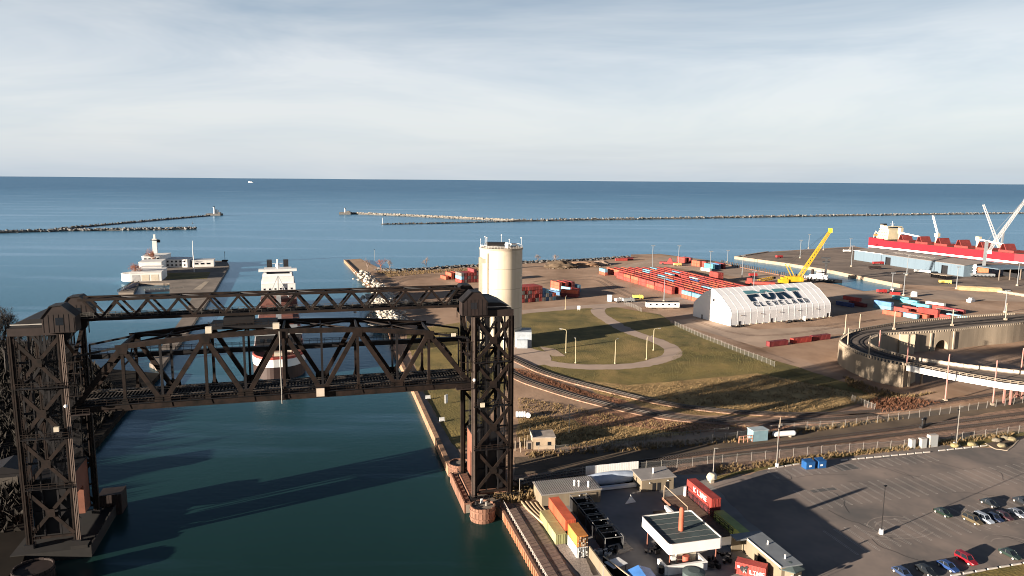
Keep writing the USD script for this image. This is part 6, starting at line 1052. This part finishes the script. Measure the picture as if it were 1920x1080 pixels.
obj('front', MB().box(-2, 7.0, -3.0, -2.4, 0, 1.9).box(6.4, 7.0, -2.4, 1.6, 0, 1.9), white, cnt); obj('side', MB().box(-2.6, -2.0, -2.8, .6, 0, 1.9), white, cnt); obj('top', MB().box(-2.0, 6.4, -2.4, -1.4, 1.5, 1.62), black, cnt); obj('back_shelf', MB().box(1.8, 6.2, .4, 1.4, 0, 2.2), cream, cnt)
obj('drum', MB().tube((3.4, -.4, 0), (3.4, -.4, 2.3), .75, n=16), M('oven_red', (.35, .09, .06), .5), cnt); obj('barrel', MB().tube((-3.1, -2.2, .4), (-3.1, -2.2, 1.7), .6, n=14), steel_dark, cnt); obj('lamp_box', MB().box(.2, 1.2, -.4, .3, 1.6, 2.3), white, cnt)
# roof deck with black railing, planter, masts and the screen
dk = thing('roof_deck', 'brown wooden deck with black railings below the raised red container', 'deck', (*off(rp, -7.9, -6.1), 2.0), a75)
for k in range(36): obj('board', MB().box(k * .62, k * .62 + .57, 0.0, 6.4, .9, 1.02 + .015 * (k % 3)), M('deck_board', (.105, .065, .045), .85, .3, 1.0) if k == 0 else '/World/Looks/deck_board', dk)
obj('deck_side', MB().box(0, 22, -.1, 0, 0, 1.1), timber, dk)
rl = MB()
for k in range(13):
    x = k * 1.85; rl.bar((x, 6.3, 1.0), (x, 6.3, 2.6), .1)
    if k < 12: rl.bar((x, 6.3, 1.6), (x + 1.85, 6.3, 2.5), .07)
for z in (1.5, 2.1, 2.6): rl.bar((0, 6.3, z), (22.2, 6.3, z), .1)
obj('railing', rl, black, dk); obj('gate_frame', MB().bar((1, -.1, 1.0), (1, -.1, 4.6), .12).bar((13, -.1, 1.0), (13, -.1, 4.4), .12).bar((1, -.1, 4.6), (13, -.1, 4.4), .14), M('bare_timber', (.34, .26, .18), .8), dk)
obj('post_lamp', MB().tube((.6, 6, 1), (.6, 6, 3.4), .38, n=12), white, dk)
pl_ = thing('planter', 'long white planter box with a dark top on the left of the deck', 'planter', (*off(rp, -12.2, -.8), 2.0), a75)
obj('box', MB().box(0, 12.0, 2.2, 2.9, 0, 1.5), white, pl_); obj('dark_bed', MB().box(0, 12.0, 2.92, 4.4, 0, 1.2), black, pl_); obj('inner_floor', MB().box(0, 11.5, -.8, 2.2, 0, .3), earth, pl_)
ds_ = thing('pale_steps', 'pale wooden steps on the yard floor left of the canopy', 'steps', (*off(c0, -5.5, -9.5), 2.0), CA + .25)
for k in range(4): obj('step', MB().box(-2.3, 2.3, k * .8, k * .8 + .74, 0, .25 + .12 * k), M('step_wood', (.36, .31, .26), .8) if k == 0 else '/World/Looks/step_wood', ds_)
tp = thing('covered_boat', 'tarpaulin covered boat behind the yard sheds, white cover tinted blue grey for shade', 'boat', (27.22, 185.76, 2), CA)
obj('cover', MB().blob((0, 0, 1.4), (9, 2.0, 1.7), 3, .03, 4), M('tarp', (.38, .44, .54), .5, .15, .6), tp, smooth=40); obj('trailer', MB().box(-8, 8, -1.4, 1.4, 0, .7), steel_dark, tp); obj('bench', MB().box(-6, 7, -4.6, -3.4, .3, 1.0), white, tp)  # white cover; the blue grey in its colour imitates shade
wf = thing('white_fence', 'white ribbed fence behind the covered boat', 'fence', (21.5, 185.65, 2), CA)
for k in range(30): obj('panel', MB().box(k * .52, k * .52 + .46, 4.0, 4.1, 0, 3.0), white, wf)
sp_ = thing('shade_sail', 'small white sail on the yard floor', 'sail', (30.06, 173.12, 2), .4); obj('cloth', MB().add([(-1.6, 0, .1), (1.4, -.4, .3), (.2, .2, 2.0), (-.4, .8, .4)], [[0, 1, 2], [1, 3, 2], [0, 2, 3]]), white, sp_); obj('mast', MB().tube((.2, .3, 0), (.2, .3, 2.2), .05, n=6), white, sp_)
wd = thing('white_dish', 'big white rounded dish shape beside the parking lot wall', 'dish', (53.88, 186.27, 2), .3); obj('bowl', MB().blob((0, 0, 1.6), (1.4, 1.0, 1.2), 2, .14, 2), cream, wd, smooth=50); obj('foot', MB().box(-.5, .5, -.5, .5, 0, .6), conc, wd)
pole('grey pole behind the raised red container', (55.47, 190.57, 2), 8)
wt = thing('parasol_table', 'white square table top on posts beside the black frames', 'table', (*off((21.9, 140.78, 3.2), 0, 0), 2.0), CA + .3); obj('top', MB().box(-1.9, 1.9, -1.5, 1.5, 1.9, 2.05), white, wt)
for x in (-1.6, 1.6):
    for y in (-1.2, 1.2): obj('leg', MB().box(x - .06, x + .06, y - .06, y + .06, 0, 1.9), black, wt)
kw = thing('yard_wall', 'khaki boundary wall running down beside the painted container', 'wall', (*off((16.78, 146.33, 2), .1, 0), 2), a75); obj('panel', MB().box(0, 14, 0, .2, 0, 2.6), khaki, kw); obj('cap', MB().box(0, 14, -.05, .25, 2.6, 2.7), khaki, kw); obj('post', MB().box(8.2, 8.5, -.1, .3, 0, 2.75), roofg, kw)
lw = thing('yard_wall', 'low dark trellis wall right of the khaki boundary wall', 'wall', (*off((19.44, 142.88, 2), 0, 0), 2), a75 + .25); obj('panel', MB().box(0, 9, 0, .15, 0, 2.2), steel_dark, lw); obj('cap', MB().box(0, 9, -.06, .21, 2.2, 2.32), M('bright_timber', (.55, .42, .28), .7), lw)
for k, (p, s) in enumerate((((20.26, 147.73, 2), 1), ((21.91, 148.9, 2), 2), ((31.52, 148.82, 2), 3), ((42.88, 143.66, 2), 4), ((45.99, 145.89, 2), 5))):
    c = thing('yard_clutter', ('stacked grey chairs behind the white table', 'dark bar stools beside the white table', 'dark tables left of the white counter', 'dark tarpaulin heap right of the canopy post', 'curved black hoops and boards right of the canopy')[k], 'clutter', p, .4 * k)
    for j in range(10): obj('piece', MB().cbox((rnd.uniform(-1.8, 1.8), rnd.uniform(-1.2, 1.2), .45 + rnd.uniform(0, .5)), (rnd.uniform(.4, 1.4), rnd.uniform(.2, .8), rnd.uniform(.4, 1.0)), rnd.uniform(0, 3)), (pgrey if k < 1 else steel_dark), c)
bt = thing('blue_tarp', 'bright blue tarpaulin tent at the bottom edge of the picture', 'tent', (26.59, 135.28, 2), .2); obj('cover', MB().profile([(-3, 0), (3, 0), (2.6, 2.0), (0, 3.0), (-2.6, 2.0)], -2, 3), M('tarp_blue', (.05, .16, .42), .5, .2, .5), bt); obj('edge', MB().box(-3.05, -2.7, -2.1, 3.1, 1.6, 2.0), M('tarp_light', (.2, .5, .75), .5), bt)
bp = thing('yard_clutter', 'dark round topped tank at the bottom of the yard', 'tank', (36.98, 136.99, 2), 0); obj('body', MB().tube((0, 0, 0), (0, 0, 2.4), 2.2, n=20), roofd, bp); obj('lid', MB().tube((0, 0, 2.4), (0, 0, 2.7), 2.3, 1.2, n=20), roofd, bp)
# boardwalk: planks, sheet piling, railing and the fan of pale timbers
bw = thing('boardwalk', 'brown plank boardwalk with a white railing along the river', 'boardwalk', (*vec((-2.62, 171.33, 2))[:2], 2.0), a75)
wood = [M('walk_wood_%d' % k, c, .85, .25, 1.2) for k, c in enumerate(((.155, .105, .088), (.135, .092, .08), (.18, .125, .10)))]
for k in range(70): obj('plank', MB().box(k * .6, k * .6 + .56, .3, 6.6, .05, .2 + .01 * (k % 2)), wood[rnd.randrange(3)], bw)
obj('joint_line', MB().box(0, 42, 3.5, 3.62, .2, .24), black, bw)
for k in range(56): obj('sheet_pile', MB().profile([(k * .75, -3.5), (k * .75 + .7, -3.5), (k * .75 + .6, .1), (k * .75 + .1, .1)], -.25 + .12 * (k % 2), .25), M('rust_pile', (.26, .11, .055), .85, .4, 1.0) if k == 0 else '/World/Looks/rust_pile', bw)
obj('edge_beam', MB().box(0, 42, -.3, .3, .1, .4), timber, bw)
m = railing(MB(), (0, .95, .2), (42, .95, .2), 1.0, 1.5, .05); obj('railing', m, M('white_rail', (.5, .44, .39), .5), bw)
ft = thing('pale_timbers', 'fan of long pale timber strips on the boardwalk', 'timber strips', (*vec((0.16, 172.29, 2))[:2], 2.2), a75)
for k in range(5):
    pts = smooth_line([(0 + .6 * k, 2.6 + 1.05 * k), (5, 3.0 + .95 * k), (11, 4.1 + .75 * k), (17 + k * .8, 5.4 + .5 * k)], 8); obj('strip', MB().prism(LineString(pts).buffer(.16, cap_style=2), .05, .5), M('pale_strip', (.46, .35, .22), .7, .1) if k == 0 else '/World/Looks/pale_strip', ft)
obj('base_mat', MB().prism(Polygon([(-.8, 2), (17, 5.2), (21, 7.6), (14, 7.9), (3, 8.2), (-1.4, 6)]).buffer(.5), 0, .04), M('mat_tan', (.22, .15, .11), .9, .2), ft)
sheet('yard_gravel', [(9.17, 161.08), (14.68, 145.85), (16.34, 145.44), (17.02, 139.1), (14.53, 138.06), (9.92, 152.24)], .25, M('grey_gravel', (.24, .20, .175), .95, .4, 3.0, bump=.1), 'grey gravel strip between the boardwalk and the containers', 'gravel')
for k, (p, mt) in enumerate((((-7.06, 170, 3), white), ((-5.82, 168.54, 3), postm), ((-8.31, 168.79, 3), steel_dark))):
    c = thing('mooring_gear', ('white box on the near fender cell', 'grey bollard on the near fender cell', 'dark bin on the near fender cell')[k], 'gear', (p[0], p[1], 3.3)); obj('body', MB().tube((0, 0, 0), (0, 0, .9), .3, n=10), mt, c); obj('cap', MB().tube((0, 0, .9), (0, 0, 1.0), .38, n=10), mt, c)
pole('lamp post with a white globe left of the long shed', (2.32, 176.98, 2), 4.6)
# stone hut and tanks
hk = thing('stone_hut', 'small pale concrete hut with two dark windows beside the corridor', 'hut', (6.45, 209.5, 2), math.radians(6)); hw = M('hut_concrete', (.34, .26, .18), .9, .2, .4)
obj('wall', MB().box(0, 6.9, 0, 6.2, 0, 3.5), hw, hk); obj('roof', MB().box(-.2, 7.1, -.2, 6.4, 3.5, 3.8), M('hut_roof', (.30, .25, .21), .9, .3, .4), hk); obj('porch', MB().box(-1.6, -.05, .4, 1.8, 0, 2.3), conc_dark, hk); obj('porch_door', MB().box(-1.3, -.5, .3, .4, 0, 1.9), black, hk); obj('parapet', MB().box(-.2, 0, -.2, 6.4, 3.8, 4.4), cream, hk)
for x in (1.1, 4.6): wn = obj('window', MB().box(x, x + 1.1, -.04, 0, 1.2, 2.3), glass_dark, hk); obj('sill', MB().box(x - .1, x + 1.2, -.12, 0, 1.08, 1.2), conc, wn)
wp = thing('white_tank', 'white ribbed tank lying on the grass left of the round one', 'tank', (3.24, 239.16, 2)); obj('barrel', MB().tube((-1.6, 0, 1.2), (1.6, 0, 1.2), 1.05, n=18), white, wp); obj('hoop', MB().tube((-.9, 0, 1.2), (-.8, 0, 1.2), 1.1, n=18).tube((0, 0, 1.2), (.1, 0, 1.2), 1.1, n=18).tube((.8, 0, 1.2), (.9, 0, 1.2), 1.1, n=18), postm, wp); obj('cradle', MB().box(-1.2, 1.2, -.6, .6, 0, .4), steel_dark, wp)
wp = thing('white_tank', 'small white tank end standing right of the ribbed tank', 'tank', (5.77, 238.66, 2)); obj('barrel', MB().tube((0, -.6, 1.1), (0, .6, 1.1), .85, n=18), white, wp); obj('cradle', MB().box(-.5, .5, -.6, .6, 0, .3), steel_dark, wp)
gt = thing('gas_tank', 'long white gas tank beside the blue hut', 'tank', (86.36, 221.82, 2), .2); obj('barrel', MB().tube((-3.2, 0, 1.25), (3.2, 0, 1.25), .85, n=18).blob((-3.2, 0, 1.25), .85, 2, 0).blob((3.2, 0, 1.25), .85, 2, 0), white, gt, smooth=50); obj('foot', MB().box(-2.2, -1.8, -.6, .6, 0, .6), red, gt); obj('foot', MB().box(1.8, 2.2, -.6, .6, 0, .6), conc, gt)
bh = thing('blue_hut', 'small blue steel hut inside the corridor fence', 'hut', (77.23, 219.7, 2), CA); obj('walls', MB().box(-2.6, 2.6, -1.6, 1.6, 0, 3.4), M('hut_blue', (.16, .25, .29), .6, .1), bh); obj('roof', MB().box(-2.8, 2.8, -1.8, 1.8, 3.4, 3.6), M('hut_top', (.30, .36, .38), .6), bh); obj('gate_frame', railing(MB(), (-7.5, -1.6, 0), (-2.9, -1.6, 0), 2.2, 1.5, .08), M('rust_frame', (.45, .22, .15), .6), bh)
for k, (p, w, h) in enumerate((((122.07, 213.32, 2), 1.5, 2.9), ((125.61, 213.84, 2), 2.0, 3.0), ((129.1, 214.82, 2), 3.0, 3.8))):
    c = thing('utility_cabinet', ('leftmost small grey cabinet at the parking lot fence', 'middle grey cabinet at the parking lot fence', 'large grey cabinet at the parking lot fence')[k], 'cabinet', p, CA); obj('case', MB().box(-w / 2, w / 2, -.7, .7, 0, h), M('cabinet_grey_%d' % k, (.33, .30, .27), .6), c); obj('door', MB().box(-w / 2 + .1, w / 2 - .1, -.74, -.7, .2, h - .2), pgrey, c)
sw = thing('track_switch', 'dark signal machine standing on the main line tracks', 'signal', (137.52, 233.11, 2), .6); obj('base', MB().box(-3.5, 3.5, -.5, .5, .1, .7), steel_dark, sw)
for x in (-2.6, -.8): obj('signal_head', MB().tube((x, 0, .7), (x, 0, 3.2), .2, n=8).blob((x, 0, 3.0), .55, 1, 0), black, sw)
for k, p in enumerate(((-30.36, 258.95, 2), (-22.9, 234.11, 2))):
    c = thing('quay_bench', ('white bench farther along the quay path', 'white bench nearer along the quay path')[k], 'bench', p, .4); obj('seat', MB().box(-.9, .9, -.4, .4, .4, .6), white, c); obj('back', MB().box(-.9, .9, .3, .4, .6, 1.5), white, c); obj('leg', MB().box(-.8, -.6, -.3, .3, 0, .4), postm, c); obj('leg', MB().box(.6, .8, -.3, .3, 0, .4), postm, c)
sg = thing('sign_board', 'tall white sign beside the quay path', 'sign', (-23.27, 253.99, 2), .9); obj('board', MB().box(-.7, .7, -.08, .08, .3, 3.4), white, sg); obj('post', MB().box(-.1, .1, .08, .2, 0, 3.4), postm, sg)
for k in range(9):
    p = {0: (1.67, 212.94, 2), 1: (2.63, 210.73, 2), 2: (3.8, 214.35, 2), 3: (2.91, 207.26, 2), 4: (4.22, 209.89, 2), 5: (88.1, 230.38, 2), 6: (1.33, 208.52, 2), 7: (5.07, 212.57, 2), 8: (0.7, 211.58, 2)}[k]; c = thing('marker_post', 'thin pale post %s' % ('beside the tower foot', 'second from the tower foot', 'nearest the hut wall', 'lowest before the hut', 'beside the hut porch', 'behind the gas tank', 'at the dark bank edge', 'tallest left of the hut', 'nearest the tower leg')[k], 'post', p); obj('shaft', MB().tube((0, 0, 0), (0, 0, 3 + .3 * (k % 3)), .12, n=6), conc, c); obj('cap', MB().tube((0, 0, 3 + .3 * (k % 3)), (0, 0, 3.1 + .3 * (k % 3)), .16, n=6), conc, c)

# ---------------------------------------------------------------- parking lot
paint = M('faded_line_paint', (.42, .38, .34), .8, .35, .6)
def stall_row(a, b, n, L, ang, hair=True, z=2.045):
    a, b = vec(a)[:2], vec(b)[:2]; d = np.array([math.cos(ang), math.sin(ang)]); w = np.array([-d[1], d[0]]); m = MB()
    for k in range(n + 1):
        p = a + (b - a) * k / n
        for s in ((-.22, .22) if hair else (0,)):
            q = p + w * s; m.add([(*(q - w * .05), z), (*(q + d * L - w * .05), z), (*(q + d * L + w * .05), z), (*(q + w * .05), z)], [[0, 1, 2, 3]])
        if hair:
            for e in (0, L): q = p + d * e; m.add([(*(q - w * .27 - d * .06), z + .004), (*(q - w * .27 + d * .06), z + .004), (*(q + w * .27 + d * .06), z + .004), (*(q + w * .27 - d * .06), z + .004)], [[0, 1, 2, 3]])
    return m
SA_ = math.radians(-75)
for lab, a, b, n, L in (('faded stall lines of the far double row', (74.24, 181.56, 2), (150.38, 202.44, 2), 27, 11.0), ('faded stall lines of the near double row', (72.67, 159.24, 2), (140.39, 182.13, 2), 24, 11.0), ('faded stall lines along the far kerb', (71.78, 194.22, 2), (123.15, 207.67, 2), 20, 4.8)):
    m = stall_row(a, b, n, L, SA_); p, q = vec(a)[:2], vec(b)[:2]
    obj('stall_lines', m, paint, label=lab, cat='road markings', kind='structure')
stop = M('wheel_stop_concrete', (.46, .42, .38), .85, .2, .8)
def stops(a, b, n, lab, grp):
    a, b = vec(a), vec(b); rz = math.atan2(b[1] - a[1], b[0] - a[0]); L = np.linalg.norm(b - a) / n
    for k in range(n):
        p = a + (b - a) * (k + .5) / n; c = thing('wheel_stop', lab, 'wheel stop', tuple(p), rz + rnd.uniform(-.03, .03), grp); obj('block', MB().profile([(-L * .4, 0), (L * .4, 0), (L * .38, .32), (-L * .38, .32)], -.16, .16), stop, c)
stops((95.53, 202.52, 2), (125.98, 209.88, 2), 11, 'concrete wheel stop along the far kerb right of the dumpsters', 'wheel stops along the far kerb'); stops((72.3, 195.75, 2), (82.89, 199.86, 2), 4, 'concrete wheel stop along the far kerb left of the dumpsters', 'wheel stops left of the dumpsters'); stops((128.59, 210.8, 2), (146.81, 215.66, 2), 6, 'concrete wheel stop along the far kerb right of the cabinets', 'wheel stops right of the cabinets'); stops((90.3, 139.97, 2), (115.05, 146.94, 2), 8, 'concrete wheel stop before the nearest row of cars', 'wheel stops before the nearest cars')
obj('island_kerb', MB().prism(LineString([p[:2] for p in [(147.34, 217.5), (147.36, 212.97), (150.08, 211.7), (154.81, 215.83), (161.39, 222.54)]]).buffer(.2), 1.9, 2.16), conc, kind='structure', label='curved kerb of the planted island at the lot corner', cat='kerb')
obj('island_bed', MB().prism([p[:2] for p in [(147.34, 217.5), (147.36, 212.97), (150.08, 211.7), (154.81, 215.83), (161.39, 222.54), (157.61, 222.46)]], 1.9, 2.1), earth, kind='structure', label='planted island at the corner of the parking lot', cat='ground')
for k, p in enumerate(((151.94, 219.47, 2), (155.93, 221.46, 2), (150.54, 214.83, 2), (157.5, 220.54, 2), (141.82, 215.55, 2), (135.95, 214.51, 2))):
    c = thing('boulder', ('grey boulder on the left of the planted island', 'brown boulder behind the planted island', 'flat boulder in the planted island bed', 'dark boulder at the right of the planted island', 'flat stone in the verge left of the island', 'stone in the verge beside the cabinets')[k], 'boulder', p); obj('rock', MB().blob((0, 0, .5), (1.3, .95, .75), 2, .16, k), M('island_boulder_%d' % k, (.15 + .02 * k, .13 + .015 * k, .10), .9, .3, 1.5, bump=.1), c, smooth=50); obj('chip', MB().blob((1.6, .6, .2), (.6, .5, .4), 1, .2, k + 9), stone, c)
for lab, p, h in (('tall dark lamp pole on a white block in the parking lot', (85.34, 158.16, 2), 11.6), ('tall lamp pole on a white block at the far kerb left of the dumpsters', (75.42, 197.35, 2), 11.5), ('tall lamp pole on a white block at the far kerb right of the cabinets', (136.5, 215.43, 2), 11.5)):
    c = thing('parking_lamp', lab, 'lamp post', p, .6); obj('block', MB().tube((0, 0, 0), (0, 0, 1.15), .5, n=14), white, c); obj('pole', MB().tube((0, 0, 1.15), (0, 0, h), .1, .08, n=8), steel_dark, c); obj('lamp_head', MB().box(-.5, .5, -.2, .2, h - .1, h + .12), steel_dark, c)
dbl = M('dumpster_blue', (.012, .07, .21), .5, .15, .8)
for k, (p, lab) in enumerate((((83.94, 196.75, 2), 'left blue dumpster at the far kerb'), ((87.45, 197.59, 2), 'right blue dumpster at the far kerb'))):
    c = thing('dumpster', lab, 'dumpster', p, CA); obj('bin', MB().profile([(-1.4 + .4 * k, .15), (1.4, .15), (1.4, 2.1), (-1.4 + .4 * k, 2.1)], -1.1, 1.1), dbl, c); obj('lid', MB().hexa([(-1.45 + .4 * k, -1.15, 2.1), (1.45, -1.15, 2.1), (1.45, 1.15, 2.4), (-1.45 + .4 * k, 1.15, 2.4)], [(-1.45 + .4 * k, -1.15, 2.18), (1.45, -1.15, 2.18), (1.45, 1.15, 2.5), (-1.45 + .4 * k, 1.15, 2.5)]), dbl, c); obj('label_plate', MB().box(-.5, .3, -1.13, -1.1, .8, 1.3), white, c); obj('side_pocket', MB().box(1.4, 1.52, -.7, .7, .8, 1.1), dbl, c)
def car(label, loc, rz, col, suv=False, name='parked_car'):
    c = thing(name, label, 'car', loc, rz, 'cars parked in the lot'); pm = M('car_paint_%s' % (c[-3:] if c[-3:].isdigit() else '000'), col, .28, .05, 1.0, spec=.6)
    L, H = (4.7, 1.78) if suv else (4.6, 1.45); zb = .98 if suv else .86
    st_ = [(-L / 2, .72, .42, zb - .18), (-L / 2 + .25, .86, .3, zb - .02), (-1.3, .91, .26, zb), (.6, .91, .26, zb), (1.35, .89, .27, zb - .04), (L / 2 - .25, .82, .3, zb - .2), (L / 2, .66, .42, zb - .34)]
    v = [[(x, -w, z0 + .12), (x, -w * .9, z0), (x, w * .9, z0), (x, w, z0 + .12), (x, w, z1 - .14), (x, w * .9, z1), (x, -w * .9, z1), (x, -w, z1 - .14)] for x, w, z0, z1 in st_]
    f = [[i * 8 + j, i * 8 + (j + 1) % 8, (i + 1) * 8 + (j + 1) % 8, (i + 1) * 8 + j] for i in range(6) for j in range(8)]; V = np.array(v).reshape(-1, 3)
    caps = [[7, 6, 5, 4], [7, 4, 3, 0], [0, 3, 2, 1]]; f += [[q[3], q[2], q[1], q[0]][::-1] for q in caps] + [[48 + k for k in q][::-1] for q in caps]
    obj('body', MB().add(V, f), pm, c, smooth=35)
    r0, r1, b0, b1 = (-2.0, .55, -2.2, 1.2) if suv else (-1.15, .35, -1.85, 1.15)
    obj('cabin_glass', MB().hexa([(b0, -.80, zb - .02), (b1, -.80, zb - .02), (b1, .80, zb - .02), (b0, .80, zb - .02)], [(r0, -.62, H - .03), (r1, -.62, H - .03), (r1, .62, H - .03), (r0, .62, H - .03)]), glass_dark, c)
    obj('roof', MB().hexa([(r0 - .05, -.65, H - .03), (r1 + .08, -.65, H - .03), (r1 + .08, .65, H - .03), (r0 - .05, .65, H - .03)], [(r0 + .1, -.56, H + .02), (r1 - .1, -.56, H + .02), (r1 - .1, .56, H + .02), (r0 + .1, .56, H + .02)]), pm, c)
    m = MB()
    for y in (-1, 1):
        for a, b in ((b0, r0), (b1, r1), ((b0 + b1) / 2 - .1, (r0 + r1) / 2 - .1)): m.bar((a, y * .81, zb), (b, y * .635, H - .02), .07)
    obj('pillars', m, pm, c, kind='stuff')
    for x in (-1.38, 1.4):
        for y in (-1, 1): w = obj('wheel', MB().tube((x, y * .68, .33), (x, y * .92, .33), .33, n=16), black, c); obj('rim', MB().tube((x, y * .92, .33), (x, y * .935, .33), .22, n=12), M('rim_silver', (.62, .6, .57), .3, metal=.3) if 'rim_silver' not in seen else '/World/Looks/rim_silver', w); seen.add('rim_silver')
    for y in (-1, 1): obj('headlight', MB().box(L / 2 - .12, L / 2 - .02, min(y * .36, y * .66), max(y * .36, y * .66), zb - .48, zb - .32), white, c); obj('tail_light', MB().box(-L / 2 - .01, -L / 2 + .08, min(y * .5, y * .7), max(y * .5, y * .7), zb - .4, zb - .22), redp, c)
    return c
seen = set(); HD = math.radians(-72)
for lab, p, col, suv in (('dark green car parked alone at the left of the near double row', (105.44, 168.25, 2), (.012, .024, .017), 0), ('tan estate car at the left end of the parked group', (110.2, 164.41, 2), (.09, .07, .04), 1), ('silver white car between the tan and the navy ones', (113.25, 165.01, 2), (.30, .34, .40), 1), ('navy car third from the left in the parked group', (116.25, 165.89, 2), (.015, .025, .06), 0), ('dark maroon car fourth from the left in the parked group', (119.15, 166.78, 2), (.05, .02, .025), 0), ('silver car at the right edge of the parked group', (123.52, 168.28, 2), (.17, .19, .23), 0), ('black car parked nose on behind the group', (120.34, 173.83, 2), (.015, .018, .02), 0), ('black car at the right edge behind the group', (129.26, 174.9, 2), (.018, .02, .024), 0),
        ('bright red estate car in the nearest row', (97.4, 146.01, 2), (.22, .008, .016), 1), ('dark green car at the right of the nearest row', (108.36, 148.41, 2), (.02, .034, .028), 0), ('blue car left of the red one in the nearest row', (91.82, 143.11, 2), (.02, .05, .16), 0), ('black car left of the blue one in the nearest row', (86.25, 141.35, 2), (.014, .016, .018), 0), ('dark blue car at the left end of the nearest row', (80.91, 140.44, 2), (.03, .05, .11), 0), ('dark car at the bottom right corner of the nearest row', (115.92, 150.6, 2), (.03, .035, .04), 0)):
    car(lab, p, HD + rnd.uniform(-.03, .03), col, bool(suv))
hs = thing('bank_house', 'low brown building behind the left bridge tower', 'building', (-131.57, 182.72, 2), .3); obj('wall', MB().box(-6, 6, -4, 4, 0, 4), steel_dark, hs); obj('roof', MB().profile([(-6.4, 4), (6.4, 4), (0, 6)], -4.3, 4.3), steel_dark, hs); obj('garage_door', MB().box(-3, 3, -4.06, -4, 0, 3), M('garage_tan', (.06, .05, .04), .7), hs)

# wear on the lot and the yard: repair patches, cracks, tyre arcs
tar = M('tar_patch', (.085, .08, .078), .9, .3, .3); crackm = M('crack_tar', (.035, .033, .033), .8, .2, 1.0); scuff = M('pale_scuff', (.24, .20, .175), .92, .35, .5)
gl = np.random.default_rng(77)
LOT = Polygon([p[:2] for p in [(70.37, 190.14), (91.79, 199.25), (117.77, 207.98), (152.04, 211.74), (170.13, 214.35), (123.16, 151.65), (93.9, 142.3), (78.16, 144.19), (74.76, 172.11)]])
mc, mp = MB(), MB()
x0, y0, x1, y1 = LOT.bounds
for k in range(26):
    p = np.array([gl.uniform(x0, x1), gl.uniform(y0, y1)]); a = gl.choice([CA, a75]) + gl.normal(0, .25); pts = [p]
    for j in range(int(gl.integers(5, 16))): a += gl.normal(0, .28); p = p + 1.4 * np.array([math.cos(a), math.sin(a)]); pts.append(p)
    ln = LineString(pts).intersection(LOT)
    for g in getattr(ln, 'geoms', [ln]):
        if g.length > 2: mc.sheet(g.buffer(.055), 2.052)
for k in range(9):
    c = shapely.Point(gl.uniform(x0, x1), gl.uniform(y0, y1)); q = shapely.affinity.rotate(B_(c.x - gl.uniform(1, 4), c.y - gl.uniform(.6, 2), c.x + gl.uniform(1, 5), c.y + gl.uniform(.6, 2)), math.degrees(CA)).intersection(LOT)
    if q.area > 2: mp.sheet(rough(q, .12, k), 2.038)
obj('asphalt_cracks', mc, crackm, label='tarred cracks wandering over the parking lot', cat='road wear', kind='structure'); obj('asphalt_patches', mp, tar, label='dark repair patches in the parking lot', cat='road wear', kind='structure')
mt = MB()
for cx, cy, r, a0, a1 in ((92, 158, 9, 1.2, 2.7), (92, 158, 7.3, 1.1, 2.6), (89, 170, 14, 4.2, 5.4), (89, 170, 12.4, 4.1, 5.5), (112, 152, 6, .6, 2.4), (112, 152, 4.5, .5, 2.5), (118, 165, 8, 2.2, 4.0), (118, 165, 6.5, 2.2, 4.1), (84, 152, 5, .3, 1.9), (84, 152, 3.6, .3, 1.9)):
    arc = LineString([(cx + r * math.cos(t), cy + r * math.sin(t)) for t in np.linspace(a0, a1, 24)]); q = arc.buffer(.14).intersection(LOT)
    if q.area > .2: mt.sheet(q, 2.041)
obj('tyre_arcs', mt, scuff, label='pale curved tyre scuffs in the parking lot', cat='road wear', kind='structure')
trk = M('wheel_rut', (.22, .145, .10), .95, .35, .2); mt = MB()
for pts in ([(-93.1, 484.76), (-94.8, 547.16), (-87.39, 593.26), (-63.43, 615.16), (-30.8, 596.61)], [(-90.17, 480.5), (-90.63, 539.07), (-82.57, 583.82), (-61.48, 604.87), (-30.13, 583.68)], [(16.87, 573.92), (43.68, 594.43), (70.87, 602.64), (80.03, 542.78), (91.25, 493.73), (118.1, 469.23)], [(16.37, 556.11), (42.55, 578.46), (66.82, 586.12), (74.97, 529.23), (87.46, 482.5), (115.63, 459.12)], [(105.5, 417.62), (119.22, 380.94), (140.73, 377.7), (177.3, 397.3), (213.03, 422.06)], [(149.51, 419.43), (167.12, 401.35), (189.52, 411.45), (221.14, 425.71)]):
    ln = LineString(smooth_line(pts, 8))
    for o in (-.9, .9): mt.sheet(rough(ln.parallel_offset(abs(o), 'left' if o < 0 else 'right').buffer(.5, cap_style=2), .12, 5), 2.064)
obj('wheel_ruts', mt, trk, label='brown wheel ruts curving over the dusty port yard', cat='wheel tracks', kind='structure')
